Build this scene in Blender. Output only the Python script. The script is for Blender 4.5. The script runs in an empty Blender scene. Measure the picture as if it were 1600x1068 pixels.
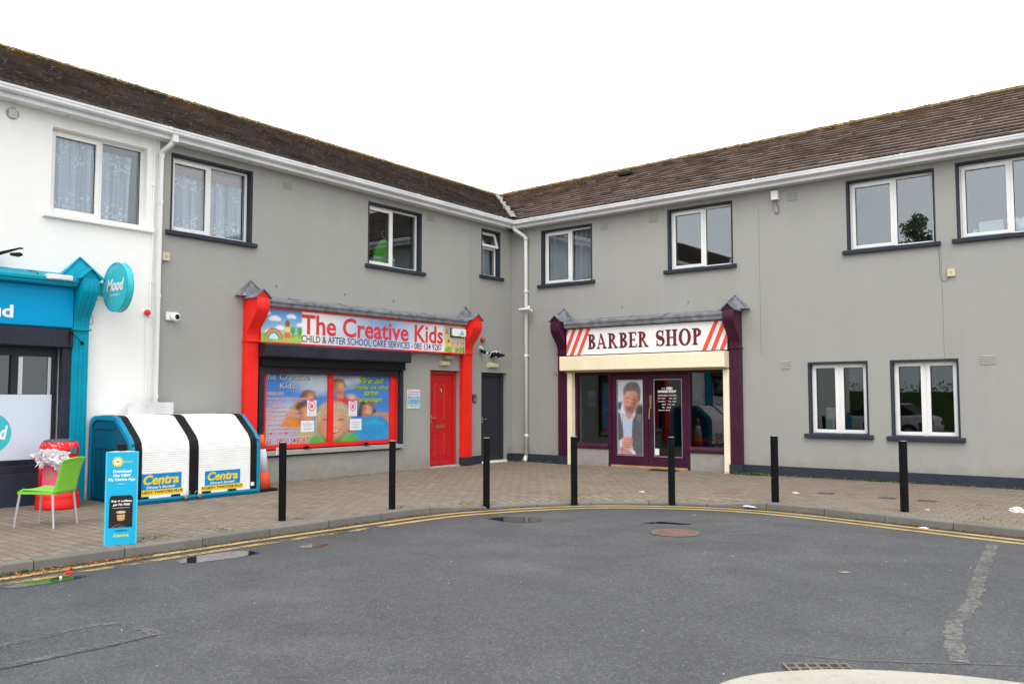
import bpy, bmesh, math, random
import numpy as np
from mathutils import Vector, Matrix, noise as mnoise
random.seed(7)
S = bpy.context.scene
COL = S.collection

# ------------------------------------------------------------------ camera
cam_d = bpy.data.cameras.new('camera')
cam = bpy.data.objects.new('camera', cam_d); COL.objects.link(cam)
cam_d.sensor_fit = 'HORIZONTAL'; cam_d.sensor_width = 36.0
cam_d.lens = 1358.63 / 1600 * 36
cam_d.clip_start = 0.05; cam_d.clip_end = 2000
_a = math.radians(128.3128); _p = math.radians(3.677); _r = math.radians(-0.041)
fw = Vector((math.cos(_a)*math.cos(_p), math.sin(_a)*math.cos(_p), math.sin(_p)))
rt = Vector((math.sin(_a), -math.cos(_a), 0)); up = rt.cross(fw)
rt2 = rt*math.cos(_r) + up*math.sin(_r); up2 = up*math.cos(_r) - rt*math.sin(_r)
CAM = Vector((13.8481, -17.5192, 1.6))
cam.matrix_world = Matrix((rt2, up2, -fw)).transposed().to_4x4()
cam.matrix_world.translation = CAM
S.camera = cam

# ------------------------------------------------------------------ sky, sun, exposure
SUN_EL = math.radians(52); SUN_AZ = math.radians(-62)      # direction to the sun, from +x anticlockwise
w = bpy.data.worlds.new("World"); S.world = w; w.use_nodes = True
nt = w.node_tree; nt.nodes.clear()
sky = nt.nodes.new('ShaderNodeTexSky'); sky.sky_type = 'NISHITA'; sky.sun_disc = False
sky.sun_elevation = SUN_EL; sky.sun_rotation = math.pi/2 - SUN_AZ
sky.air_density = 1.0; sky.dust_density = 6.0; sky.ozone_density = 1.0
hs = nt.nodes.new('ShaderNodeHueSaturation'); hs.inputs['Saturation'].default_value = 0.18
bg = nt.nodes.new('ShaderNodeBackground'); bg.inputs['Strength'].default_value = 0.15
wo = nt.nodes.new('ShaderNodeOutputWorld')
# overcast: an even cloud sheet with soft structure laid over the clear sky
ctc = nt.nodes.new('ShaderNodeTexCoord'); cn = nt.nodes.new('ShaderNodeTexNoise'); cn.inputs['Scale'].default_value = 2.2; cn.inputs['Detail'].default_value = 5
cr = nt.nodes.new('ShaderNodeMapRange'); cr.inputs['From Min'].default_value = .3; cr.inputs['From Max'].default_value = .7; cr.inputs['To Min'].default_value = 6.6; cr.inputs['To Max'].default_value = 9.0
cx = nt.nodes.new('ShaderNodeVectorMath'); cx.operation = 'SCALE'; cx.inputs[0].default_value = (.965, .985, 1.0)
cm = nt.nodes.new('ShaderNodeMix'); cm.data_type = 'RGBA'; cm.inputs[0].default_value = .85
nt.links.new(ctc.outputs['Generated'], cn.inputs['Vector']); nt.links.new(cn.outputs[0], cr.inputs[0]); nt.links.new(cr.outputs[0], cx.inputs['Scale'])
nt.links.new(sky.outputs[0], hs.inputs['Color']); nt.links.new(hs.outputs[0], cm.inputs[6]); nt.links.new(cx.outputs[0], cm.inputs[7]); nt.links.new(cm.outputs[2], bg.inputs[0]); nt.links.new(bg.outputs[0], wo.inputs[0])
sd = bpy.data.lights.new('sun', 'SUN'); sd.energy = 0.55; sd.angle = math.radians(35); sd.color = (1.0, 0.965, 0.92)
sun = bpy.data.objects.new('sun', sd); COL.objects.link(sun)
dv = Vector((math.cos(SUN_EL)*math.cos(SUN_AZ), math.cos(SUN_EL)*math.sin(SUN_AZ), math.sin(SUN_EL)))
sun.rotation_euler = dv.to_track_quat('Z', 'Y').to_euler(); sun.location = (8, -20, 25)
S.view_settings.view_transform = 'Standard'; S.view_settings.look = 'None'
S.view_settings.exposure = 0.75; S.view_settings.gamma = 1.0; S.view_settings.use_curve_mapping = False
S.render.engine = 'CYCLES'

# ------------------------------------------------------------------ colour + material helpers
def lin(c):
    c = c/255.0
    return c/12.92 if c <= 0.04045 else ((c+0.055)/1.055)**2.4
KALB = 0.80
def px(r, g, b, k=None):
    k = KALB if k is None else k
    return (lin(r)*k, lin(g)*k, lin(b)*k, 1)
class NT:
    def __init__(s, name):
        s.m = bpy.data.materials.new(name); s.m.use_nodes = True
        s.t = s.m.node_tree; s.b = s.t.nodes['Principled BSDF']; s.out = s.t.nodes['Material Output']
        s.tc = s.n('ShaderNodeTexCoord')
    def n(s, ty, **kw):
        x = s.t.nodes.new(ty)
        for k, v in kw.items(): setattr(x, k, v)
        return x
    def l(s, a, b): s.t.links.new(a, b)
    def val(s, sock, v):
        if hasattr(v, 'is_output'): s.l(v, sock)
        else: sock.default_value = v
    def mapping(s, scale=(1, 1, 1), rot=(0, 0, 0), loc=(0, 0, 0), src=None):
        m = s.n('ShaderNodeMapping'); s.l(src or s.tc.outputs['Object'], m.inputs['Vector'])
        m.inputs['Scale'].default_value = scale; m.inputs['Rotation'].default_value = rot; m.inputs['Location'].default_value = loc
        return m.outputs[0]
    def noise(s, scale, detail=4, rough=0.55, vec=None):
        x = s.n('ShaderNodeTexNoise'); x.inputs['Scale'].default_value = scale
        x.inputs['Detail'].default_value = detail; x.inputs['Roughness'].default_value = rough
        s.l(vec or s.tc.outputs['Object'], x.inputs['Vector']); return x.outputs['Fac']
    def ramp(s, f, lo, hi, a=0.0, b=1.0):
        x = s.n('ShaderNodeMapRange'); x.inputs['From Min'].default_value = lo; x.inputs['From Max'].default_value = hi
        x.inputs['To Min'].default_value = a; x.inputs['To Max'].default_value = b; s.l(f, x.inputs['Value']); return x.outputs[0]
    def mix(s, f, a, b, mode='MIX'):
        x = s.n('ShaderNodeMix', data_type='RGBA', blend_type=mode)
        s.val(x.inputs['Factor'], f); s.val(x.inputs['A'], a) if False else None
        ia = [i for i in x.inputs if i.name == 'A' and i.type == 'RGBA'][0]; ib = [i for i in x.inputs if i.name == 'B' and i.type == 'RGBA'][0]
        s.val(ia, a); s.val(ib, b)
        return [o for o in x.outputs if o.type == 'RGBA'][0]
    def math(s, op, a, b=0.0, clamp=False):
        x = s.n('ShaderNodeMath', operation=op); x.use_clamp = clamp
        s.val(x.inputs[0], a); s.val(x.inputs[1], b); return x.outputs[0]
    def bump(s, h, strength=0.3, dist=0.01):
        x = s.n('ShaderNodeBump'); x.inputs['Strength'].default_value = strength; x.inputs['Distance'].default_value = dist
        s.l(h, x.inputs['Height']); s.l(x.outputs[0], s.b.inputs['Normal'])
    def col(s, c): s.val(s.b.inputs['Base Color'], c)
    def rough(s, r): s.val(s.b.inputs['Roughness'], r)

MC = {}
def paint(name, c, rough=0.5, var=0.08, bump=0.05, metal=0.0, spec=None, scale=3.0):
    """painted / plastic / metal surface with faint uneven tone and grain"""
    if name in MC: return MC[name]
    t = NT(name)
    nz = t.noise(scale, 5); n2 = t.noise(scale*14, 3)
    f = t.math('ADD', t.ramp(nz, .3, .7, 1-var, 1+var), t.ramp(n2, .35, .65, -var*.4, var*.4))
    x = t.n('ShaderNodeVectorMath', operation='SCALE'); x.inputs[0].default_value = c[:3]; t.l(f, x.inputs['Scale'])
    t.col(x.outputs[0]); t.val(t.b.inputs['Roughness'], t.ramp(nz, .3, .7, max(rough-.08, .02), min(rough+.08, 1)))
    t.b.inputs['Metallic'].default_value = metal
    t.b.inputs['Specular IOR Level'].default_value = .28 if spec is None else spec
    if bump: t.bump(n2, bump, .004)
    MC[name] = t.m; return t.m

def render_wall(name, c, bumpy=0.25, streak=0.10, dirt=0.12, grain=90):
    t = NT(name)
    big = t.noise(0.55, 5, .6); mid = t.noise(4.5, 5, .6); fine = t.noise(grain, 4, .7)
    st = t.noise(1.0, 4, .6, t.mapping((2.2, 2.2, 0.16)))
    f = t.math('MULTIPLY', t.ramp(big, .3, .7, 1-dirt*.45, 1+dirt*.35), t.ramp(mid, .3, .7, 1-dirt*.25, 1+dirt*.22))
    f = t.math('MULTIPLY', f, t.ramp(st, .35, .7, 1+streak*.3, 1-streak*.7))
    f = t.math('MULTIPLY', f, t.ramp(fine, .3, .7, .96, 1.04))
    x = t.n('ShaderNodeVectorMath', operation='SCALE'); x.inputs[0].default_value = c[:3]; t.l(f, x.inputs['Scale'])
    # splash-back dirt on the lowest 35 cm (mud kicked up by rain)
    sep = t.n('ShaderNodeSeparateXYZ'); t.l(t.tc.outputs['Object'], sep.inputs[0])
    z = t.math('ADD', sep.outputs[2], t.ramp(mid, .3, .7, -.18, .18))
    g = t.ramp(z, 0.0, .42, .42, 0.0)
    t.col(t.mix(t.math('MAXIMUM', t.math('MINIMUM', g, .42), 0.0), x.outputs[0], (.20, .165, .12, 1)))
    t.rough(.9); t.bump(t.math('ADD', fine, t.math('MULTIPLY', mid, 1.5)), bumpy, .006)
    return t.m

M_GREY = render_wall('grey_render', (.335, .332, .312), .15, .05, .07)
M_WHITE = render_wall('white_render', (.87, .86, .84), .8, .02, .03, 60)
M_NAVY = paint('navy_masonry_paint', (.027, .033, .049), .75, .16, .3, scale=5)
M_UPVC = paint('white_upvc', (.80, .80, .79), .32, .05, .02)
M_GUT = paint('white_gutter_plastic', (.74, .75, .77), .35, .10, .03, scale=1.5)
M_SOF = paint('soffit_plastic', (.72, .73, .72), .5, .06, .02)
M_RED = paint('red_gloss_paint', (.84, .022, .016), .38, .07, .05)
M_REDD = paint('red_door_paint', (.52, .018, .020), .32, .06, .03)
M_PURP = paint('purple_paint', (.052, .0085, .030), .45, .18, .10)
M_CREAM = paint('cream_powder_coat', (.90, .80, .57), .45, .05, .02)
M_SHUT = paint('dark_shutter_steel', (.020, .023, .036), .5, .35, .04, scale=2)
M_BLACKP = paint('black_plastic', (.007, .007, .008), .5, .15, .03, spec=.2)
M_TEAL = paint('teal_paint', (.0, .29, .42), .5, .10, .12, spec=.15)
M_TEALB = paint('teal_sign_panel', (.0, .31, .60), .5, .04, .0, spec=.12)
M_LEAD = paint('lead_flashing', (.19, .20, .22), .62, .42, .35, scale=6)
M_STEEL = paint('galvanised_steel', (.45, .46, .47), .42, .2, .05, metal=.8)
M_ALU = paint('satin_aluminium', (.62, .63, .65), .35, .06, .02, metal=.6)
M_BRASS = paint('brass', (.62, .42, .16), .3, .15, .02, metal=.9)
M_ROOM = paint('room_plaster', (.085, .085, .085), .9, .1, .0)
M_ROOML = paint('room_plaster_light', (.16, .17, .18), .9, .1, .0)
M_PAPER = paint('paper', (.82, .82, .82), .7, .02, .0)
M_WHITEP = paint('white_plastic', (.80, .80, .80), .4, .04, .0)
M_CREAMP = paint('aged_cream_plastic', (.60, .53, .36), .5, .10, .02)
M_BEIGEP = paint('aged_beige_plastic', (.42, .33, .20), .5, .10, .02)
M_BLUEB = paint('blue_store_plastic', (.0, .095, .17), .40, .12, .05)
M_BLUET = paint('blue_store_trim', (.0, .25, .46), .35, .08, .03)
M_CREAMB = paint('bright_shutter_white', (.86, .86, .86), .35, .04, .02)
M_CYAN = paint('cyan_board', (.01, .44, .72), .35, .03, .0)
M_YEL = paint('yellow_print', (.85, .62, .02), .45, .03, .0)
M_BLUE = paint('blue_print', (.0, .24, .56), .45, .04, .0)
M_BLK = paint('black_print', (.02, .015, .015), .5, .05, .0)
M_MAROON = paint('maroon_print', (.14, .018, .024), .45, .04, .0)
M_SRED = paint('poster_red_print', (.66, .045, .050), .45, .04, .0)
M_STRIPE = paint('orange_red_stripe', (.82, .085, .045), .45, .03, .0)
M_WPRINT = paint('white_print', (.86, .86, .86), .45, .02, .0)
M_GREENP = paint('lime_green_plastic', (.22, .62, .06), .4, .05, .02)
M_CYDISC = paint('turquoise_disc', (.05, .52, .60), .3, .04, .0)
M_WOOD = paint('pale_wood', (.42, .28, .12), .5, .15, .05)

def glass_mat(name, tint=(.80, .84, .86, 1), refl=2.5, rough=0.0, wob=0.02):
    t = NT(name); t.t.nodes.remove(t.b)
    ge = t.n('ShaderNodeNewGeometry'); dp = t.n('ShaderNodeVectorMath', operation='DOT_PRODUCT'); t.l(ge.outputs['Incoming'], dp.inputs[0]); t.l(ge.outputs['Normal'], dp.inputs[1])
    om = t.math('SUBTRACT', 1.0, t.math('ABSOLUTE', dp.outputs['Value']), True)
    fr = t.math('ADD', t.math('MULTIPLY', t.math('POWER', om, 5.0), .96), .04)      # Schlick, the same from either side
    f = t.math('MINIMUM', t.math('MULTIPLY', fr, refl), 1.0)
    tr = t.n('ShaderNodeBsdfTransparent'); tr.inputs[0].default_value = tint
    gl = t.n('ShaderNodeBsdfGlossy'); gl.inputs['Roughness'].default_value = rough; gl.inputs['Color'].default_value = (.93, .97, 1, 1)
    b = t.n('ShaderNodeBump'); b.inputs['Strength'].default_value = wob; b.inputs['Distance'].default_value = .05
    t.l(t.noise(1.3, 1), b.inputs['Height']); t.l(b.outputs[0], gl.inputs['Normal'])
    mx = t.n('ShaderNodeMixShader'); t.l(f, mx.inputs[0]); t.l(tr.outputs[0], mx.inputs[1]); t.l(gl.outputs[0], mx.inputs[2])
    t.l(mx.outputs[0], t.out.inputs[0]); return t.m
M_GLASS = glass_mat('double_glazing')
M_GLASSR = glass_mat('double_glazing_sky', (.80, .84, .86, 1), 3.6)
M_GLASSD = glass_mat('shop_glass', (.66, .70, .70, 1), 1.5)

def net_mat():
    t = NT('net_curtain_lace')
    v = t.n('ShaderNodeTexVoronoi'); v.inputs['Scale'].default_value = 17; t.l(t.tc.outputs['Object'], v.inputs['Vector'])
    flower = t.noise(5.5, 3, .5)
    sep = t.n('ShaderNodeSeparateXYZ'); t.l(t.tc.outputs['Object'], sep.inputs[0])
    low = t.ramp(sep.outputs[2], 4.95, 4.70, 0, 1); hi = t.ramp(sep.outputs[2], 5.15, 5.4, 0, .75)
    band = t.math('MAXIMUM', low, hi, True)
    pat = t.math('MULTIPLY', t.ramp(v.outputs['Distance'], .25, .5, 1, 0), t.math('MULTIPLY', band, t.ramp(flower, .42, .55, 0, 1)), True)
    op = t.math('ADD', t.math('MULTIPLY', pat, .75), t.ramp(t.noise(1.0, 2, .5, t.mapping((14, 14, .25))), .35, .65, .40, .80), True)
    t.col((.86, .90, .98, 1)); t.rough(.9)
    t.b.inputs['Alpha'].default_value = .6; t.l(op, t.b.inputs['Alpha'])
    t.b.inputs['Subsurface Weight'].default_value = 0
    return t.m
M_NET = net_mat()
M_CURT = paint('grey_curtain_fabric', (.50, .51, .54), .9, .08, .05)

# ------------------------------------------------------------------ geometry helpers
TL = lambda s, o, z: (o, -s, z)        # left wing: s metres from the corner, o out from the wall
TR = lambda s, o, z: (s, -o, z)        # right wing
TI = lambda x, y, z: (x, y, z)
WL = {}
class MB:
    def __init__(s, T=TI): s.v = []; s.f = []; s.T = T; s.c = []
    def add(s, pts, faces):
        n = len(s.v); s.v += [s.T(*p) for p in pts]; s.f += [tuple(i+n for i in f) for f in faces]; return s
    def quad(s, *p): return s.add(p, [tuple(range(len(p)))])
    def box(s, a0, a1, b0, b1, c0, c1):
        P = [(a, b, c) for a in (a0, a1) for b in (b0, b1) for c in (c0, c1)]
        return s.add(P, [(0, 1, 3, 2), (4, 6, 7, 5), (0, 4, 5, 1), (2, 3, 7, 6), (0, 2, 6, 4), (1, 5, 7, 3)])
    def obox(s, c, size, R):
        """oriented box"""
        P = [tuple(Vector(c) + R @ Vector((x*size[0]/2, y*size[1]/2, z*size[2]/2))) for x in (-1, 1) for y in (-1, 1) for z in (-1, 1)]
        return s.add(P, [(0, 1, 3, 2), (4, 6, 7, 5), (0, 4, 5, 1), (2, 3, 7, 6), (0, 2, 6, 4), (1, 5, 7, 3)])
    def prism(s, poly, ax, k0, k1):
        """poly: 2-D points; ax: 's','o' or 'z' = extrusion axis; the points hold the two other axes in order"""
        def mk(p, k):
            return {'s': (k, p[0], p[1]), 'o': (p[0], k, p[1]), 'z': (p[0], p[1], k)}[ax]
        n = len(poly); P = [mk(p, k0) for p in poly] + [mk(p, k1) for p in poly]
        return s.add(P, [tuple(range(n))[::-1], tuple(range(n, 2*n))] + [(i, (i+1) % n, n+(i+1) % n, n+i) for i in range(n)])
    def tube(s, path, r, n=10, caps=True, square=False):
        pts = [Vector(p) for p in path]; rr = r if isinstance(r, (list, tuple)) else [r]*len(pts)
        P = []; F = []
        ref = Vector((0, 0, 1))
        for i, p in enumerate(pts):
            d = (pts[min(i+1, len(pts)-1)] - pts[max(i-1, 0)])
            if d.length < 1e-9: d = Vector((0, 0, 1))
            d.normalize()
            a = d.cross(ref) if abs(d.dot(ref)) < .97 else d.cross(Vector((1, 0, 0)))
            a.normalize(); b = d.cross(a)
            for k in range(n):
                t = 2*math.pi*(k+.5)/n; P.append(tuple(p + a*math.cos(t)*rr[i] + b*math.sin(t)*rr[i]))
        for i in range(len(pts)-1):
            for k in range(n): F.append((i*n+k, i*n+(k+1) % n, (i+1)*n+(k+1) % n, (i+1)*n+k))
        if caps: F.append(tuple(range(n))[::-1]); F.append(tuple(range((len(pts)-1)*n, len(pts)*n)))
        return s.add(P, F)
    def lathe(s, prof, c=(0, 0), n=24):
        P = []; F = []
        for r, z in prof:
            for k in range(n):
                t = 2*math.pi*k/n; P.append((c[0]+r*math.cos(t), c[1]+r*math.sin(t), z))
        for i in range(len(prof)-1):
            for k in range(n): F.append((i*n+k, i*n+(k+1) % n, (i+1)*n+(k+1) % n, (i+1)*n+k))
        F.append(tuple(range(n))[::-1]); F.append(tuple(range((len(prof)-1)*n, len(prof)*n)))
        return s.add(P, F)
    def disc(s, fn, r, n=32, inner=0):
        """flat disc/ring, fn(u,v)->point"""
        P = [fn(r*math.cos(2*math.pi*k/n), r*math.sin(2*math.pi*k/n)) for k in range(n)]
        if inner:
            P += [fn(inner*math.cos(2*math.pi*k/n), inner*math.sin(2*math.pi*k/n)) for k in range(n)]
            return s.add(P, [(k, (k+1) % n, n+(k+1) % n, n+k) for k in range(n)])
        return s.add(P, [tuple(range(n))])
    def build(s, name, mat, parent=None, loc=None, bevel=0, smooth=False, recalc=True, label=None, cat=None, group=None, kind=None, cols=None):
        if parent is not None: L = WL[parent.name]
        else: L = Vector(loc) if loc is not None else Vector((0, 0, 0))
        me = bpy.data.meshes.new(name)
        me.from_pydata([tuple(Vector(v)-L) for v in s.v], [], s.f)
        if recalc and len(s.f) < 60000:
            bm = bmesh.new(); bm.from_mesh(me); bmesh.ops.recalc_face_normals(bm, faces=bm.faces); bm.to_mesh(me); bm.free()
        if cols is not None:
            a = me.color_attributes.new('col', 'FLOAT_COLOR', 'POINT'); a.data.foreach_set('color', np.asarray(cols, dtype=np.float32).ravel())
        if mat: me.materials.append(mat)
        if smooth: me.polygons.foreach_set('use_smooth', [True]*len(me.polygons))
        o = bpy.data.objects.new(name, me); COL.objects.link(o)
        if parent is not None: o.parent = parent
        else: o.location = L
        WL[o.name] = L
        if bevel:
            b = o.modifiers.new('bevel', 'BEVEL'); b.width = bevel; b.segments = 2; b.limit_method = 'ANGLE'; b.angle_limit = math.radians(40)
        if smooth == 'auto' or (smooth and bevel): pass
        tag(o, label, cat, group, kind)
        return o
def tag(o, label=None, cat=None, group=None, kind=None):
    if label: o['label'] = label
    if cat: o['category'] = cat
    if group: o['group'] = group
    if kind: o['kind'] = kind
def thing(name, loc, label, cat, group=None):
    o = bpy.data.objects.new(name, None); COL.objects.link(o); o.location = loc
    o.empty_display_size = .2; WL[o.name] = Vector(loc); tag(o, label, cat, group); return o

def text_geo(txt, bold=0.0, shear=0.0, spacing=1.0, lines=1.0, align='LEFT'):
    cu = bpy.data.curves.new('t', 'FONT'); cu.body = txt; cu.offset = bold; cu.shear = shear; cu.space_character = spacing
    cu.space_line = lines; cu.align_x = align; cu.resolution_u = 3
    ob = bpy.data.objects.new('t', cu); COL.objects.link(ob)
    dg = bpy.context.evaluated_depsgraph_get(); dg.update()
    me = bpy.data.meshes.new_from_object(ob.evaluated_get(dg))
    V = np.array([v.co[:2] for v in me.vertices]) if len(me.vertices) else np.zeros((0, 2)); F = [tuple(p.vertices) for p in me.polygons]
    bpy.data.objects.remove(ob); bpy.data.curves.remove(cu); bpy.data.meshes.remove(me)
    return V, F
def text_on(mb, txt, fn, u0, u1, v0, v1, bold=0.0, shear=0.0, spacing=1.0, lines=1.0, align='LEFT'):
    """writes txt into the rectangle u0..u1 x v0..v1, fn(u,v) -> point"""
    V, F = text_geo(txt, bold, shear, spacing, lines, align)
    if not len(V): return mb
    lo = V.min(0); hi = V.max(0)
    P = [fn(u0+(x-lo[0])/(hi[0]-lo[0])*(u1-u0), v0+(y-lo[1])/(hi[1]-lo[1])*(v1-v0)) for x, y in V]
    return mb.add(P, F)
# wall frames for print: u runs to the viewer's right
FL = lambda o: (lambda u, v: (-u, o, v))      # left wing: u = -s
FR = lambda o: (lambda u, v: (u, o, v))

# ------------------------------------------------------------------ soft painter for printed pictures
class Paint:
    def __init__(s, nx, ny, W, H, base):
        s.nx, s.ny = nx, ny; s.W, s.H = W, H
        s.x, s.y = np.meshgrid(np.linspace(0, W, nx), np.linspace(0, H, ny))
        s.a = np.zeros((ny, nx, 3)); s.a[:] = s.c(base)
    def c(s, c): return np.array([lin(v) for v in c])
    def mix(s, m, c): m = np.clip(m, 0, 1)[..., None]; s.a = s.a*(1-m) + s.c(c)*m
    def grad(s, c0, c1, y0=0, y1=None):
        y1 = s.H if y1 is None else y1
        t = np.clip((s.y-y0)/(y1-y0), 0, 1)[..., None]; s.a = s.c(c0)*(1-t)+s.c(c1)*t
    def ell(s, cx, cy, rx, ry, c, soft=.12, rot=0, op=1):
        a = math.radians(rot); dx, dy = s.x-cx, s.y-cy
        u = (dx*math.cos(a)+dy*math.sin(a))/rx; v = (-dx*math.sin(a)+dy*math.cos(a))/ry
        d = np.sqrt(u*u+v*v); s.mix(op*(1+soft-d)/(2*soft) if soft else (d < 1)*op, c)
    def poly(s, pts, c, soft=4, op=1):
        n = len(pts); inside = np.zeros(s.x.shape, bool); d = np.full(s.x.shape, 1e9)
        for i in range(n):
            x0, y0 = pts[i]; x1, y1 = pts[(i+1) % n]
            cond = ((y0 > s.y) != (y1 > s.y))
            xi = (x1-x0)*(s.y-y0)/((y1-y0) if y1 != y0 else 1e-9)+x0
            inside ^= cond & (s.x < xi)
            t = np.clip(((s.x-x0)*(x1-x0)+(s.y-y0)*(y1-y0))/max((x1-x0)**2+(y1-y0)**2, 1e-9), 0, 1)
            d = np.minimum(d, np.hypot(s.x-x0-t*(x1-x0), s.y-y0-t*(y1-y0)))
        sd_ = np.where(inside, d, -d); s.mix(op*np.clip(sd_/soft*.5+.5, 0, 1), c)
    def line(s, pts, wd, c, op=1, soft=2):
        d = np.full(s.x.shape, 1e9)
        for (x0, y0), (x1, y1) in zip(pts[:-1], pts[1:]):
            t = np.clip(((s.x-x0)*(x1-x0)+(s.y-y0)*(y1-y0))/max((x1-x0)**2+(y1-y0)**2, 1e-9), 0, 1)
            d = np.minimum(d, np.hypot(s.x-x0-t*(x1-x0), s.y-y0-t*(y1-y0)))
        s.mix(op*np.clip((wd/2-d)/soft+.5, 0, 1), c)
    def mottle(s, amt, scale, seed=0):
        r = np.random.RandomState(seed); g = r.rand(int(s.H/scale)+3, int(s.W/scale)+3)
        X = s.x/scale; Y = s.y/scale; i = X.astype(int); j = Y.astype(int); fx = X-i; fy = Y-j
        n = (g[j, i]*(1-fx)+g[j, i+1]*fx)*(1-fy)+(g[j+1, i]*(1-fx)+g[j+1, i+1]*fx)*fy
        s.a *= (1+amt*(n-.5)*2)[..., None]
def printed_mat():
    t = NT('printed_picture'); at = t.n('ShaderNodeAttribute', attribute_name='col')
    x = t.n('ShaderNodeVectorMath', operation='SCALE'); t.l(at.outputs['Color'], x.inputs[0]); x.inputs['Scale'].default_value = .86
    t.col(x.outputs[0]); t.rough(.35); return t.m
M_PRINT = printed_mat()
def print_mesh(P, i0, i1, fn, name, parent=None, thick=.004, **kw):
    """columns i0..i1 of the picture laid on fn(u 0..1, v 0..1 from the top)"""
    mb = MB(); ny, nx = P.ny, i1-i0
    pts = [fn(i/(nx-1), j/(ny-1)) for j in range(ny) for i in range(nx)]
    F = [(j*nx+i, j*nx+i+1, (j+1)*nx+i+1, (j+1)*nx+i) for j in range(ny-1) for i in range(nx-1)]
    mb.v = pts; mb.f = F
    a = P.a[:, i0:i1].reshape(-1, 3); cols = np.concatenate([a, np.ones((len(a), 1))], 1)
    return mb.build(name, M_PRINT, parent, cols=cols, recalc=False, **kw)
# ------------------------------------------------------------------ building shells
E0 = lambda s: 5.92 + .0085*s                     # soffit height along a wing
LEND, REND, BND = 27.0, 17.0, 9.74
grey = thing('shop_building', (0, 0, 0), 'grey rendered L-shaped two-storey shop and apartment block with navy window trim', 'building')
white = thing('shop_building', (0, -BND, 0), 'white rendered end of the terrace with the teal shop, left of the white downpipe', 'building')

def wall(T, s0, s1, z0, z1, ops, mat, parent, depth=.3, name='wall'):
    ss = sorted({s0, s1} | {v for o in ops for v in o[:2] if s0 < v < s1}); zs = sorted({z0, z1} | {v for o in ops for v in o[2:4] if z0 < v < z1})
    solid = lambda a, b: not any(o[0] < a < o[1] and o[2] < b < o[3] for o in ops)
    mb = MB(T); g = {}
    for i in range(len(ss)-1):
        for j in range(len(zs)-1): g[i, j] = solid((ss[i]+ss[i+1])/2, (zs[j]+zs[j+1])/2)
    for (i, j), ok in g.items():
        if not ok: continue
        a, b, c, d = ss[i], ss[i+1], zs[j], zs[j+1]
        mb.quad((a, 0, c), (b, 0, c), (b, 0, d), (a, 0, d)); mb.quad((a, -depth, c), (a, -depth, d), (b, -depth, d), (b, -depth, c))
        for di, dj, q in ((-1, 0, ((a, 0, c), (a, 0, d), (a, -depth, d), (a, -depth, c))), (1, 0, ((b, 0, c), (b, -depth, c), (b, -depth, d), (b, 0, d))),
                          (0, -1, ((a, 0, c), (a, -depth, c), (b, -depth, c), (b, 0, c))), (0, 1, ((a, 0, d), (b, 0, d), (b, -depth, d), (a, -depth, d)))):
            if not g.get((i+di, j+dj), False): mb.quad(*q)
    o = mb.build(name, mat, parent, recalc=False)
    bm = bmesh.new(); bm.from_mesh(o.data); bmesh.ops.remove_doubles(bm, verts=bm.verts, dist=1e-5); bmesh.ops.recalc_face_normals(bm, faces=bm.faces); bm.to_mesh(o.data); bm.free()
    return o

WINS = {  # name: wing, s0, s1, z0, z1
 'white': ('L', 9.96, 11.52, 4.47, 5.82), 'w1': ('L', 7.90, 9.49, 4.49, 5.82), 'w2': ('L', 3.36, 4.93, 4.46, 5.78), 'w3': ('L', .51, 1.18, 4.64, 5.77),
 'w4': ('R', .98, 2.44, 4.43, 5.77), 'w5': ('R', 4.54, 6.04, 4.47, 5.82), 'w6': ('R', 8.51, 10.06, 4.50, 5.86), 'w7': ('R', 10.49, 12.04, 4.51, 5.89),
 'w8': ('R', 7.67, 8.77, .88, 2.28), 'w9': ('R', 9.25, 10.37, .87, 2.28),
 'f1': ('L', 13.6, 15.2, 4.48, 5.84), 'f2': ('L', 17.2, 18.8, 4.48, 5.86), 'f3': ('R', 13.4, 14.9, 4.5, 5.9)}
opL = [WINS[k][1:] for k in ('w1', 'w2', 'w3')] + [(2.0, 3.02, -.2, 2.24), (.22, 1.21, -.2, 2.23), (4.03, 7.56, .60, 2.30)]
opW = [WINS[k][1:] for k in ('white', 'f1', 'f2')] + [(11.28, 20.0, .50, 2.45)]
opR = [WINS[k][1:] for k in ('w4', 'w5', 'w6', 'w7', 'w8', 'w9', 'f3')] + [(1.92, 5.90, -.2, 2.30)]
wall(TL, 0, BND, -.2, 6.12, opL, M_GREY, grey)
wall(TR, 0, REND, -.2, 6.14, opR, M_GREY, grey)
wall(TL, BND, LEND, -.2, 6.14, opW, M_WHITE, white)
# back walls and gable ends close the blocks
b = MB(); b.box(-6.3, -6.0, -BND, 6.3, -.2, 6.05); b.box(-6.0, REND, 6.0, 6.3, -.2, 6.05); b.box(REND-.3, REND, .0, 6.0, -.2, 6.05); b.build('back_wall', M_GREY, grey)
b = MB(); b.box(-6.3, -6.0, -LEND, -BND, -.2, 6.05); b.box(-6.0, 0-.3, -LEND, -LEND+.3, -.2, 6.05); b.build('back_wall', M_WHITE, white)

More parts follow.
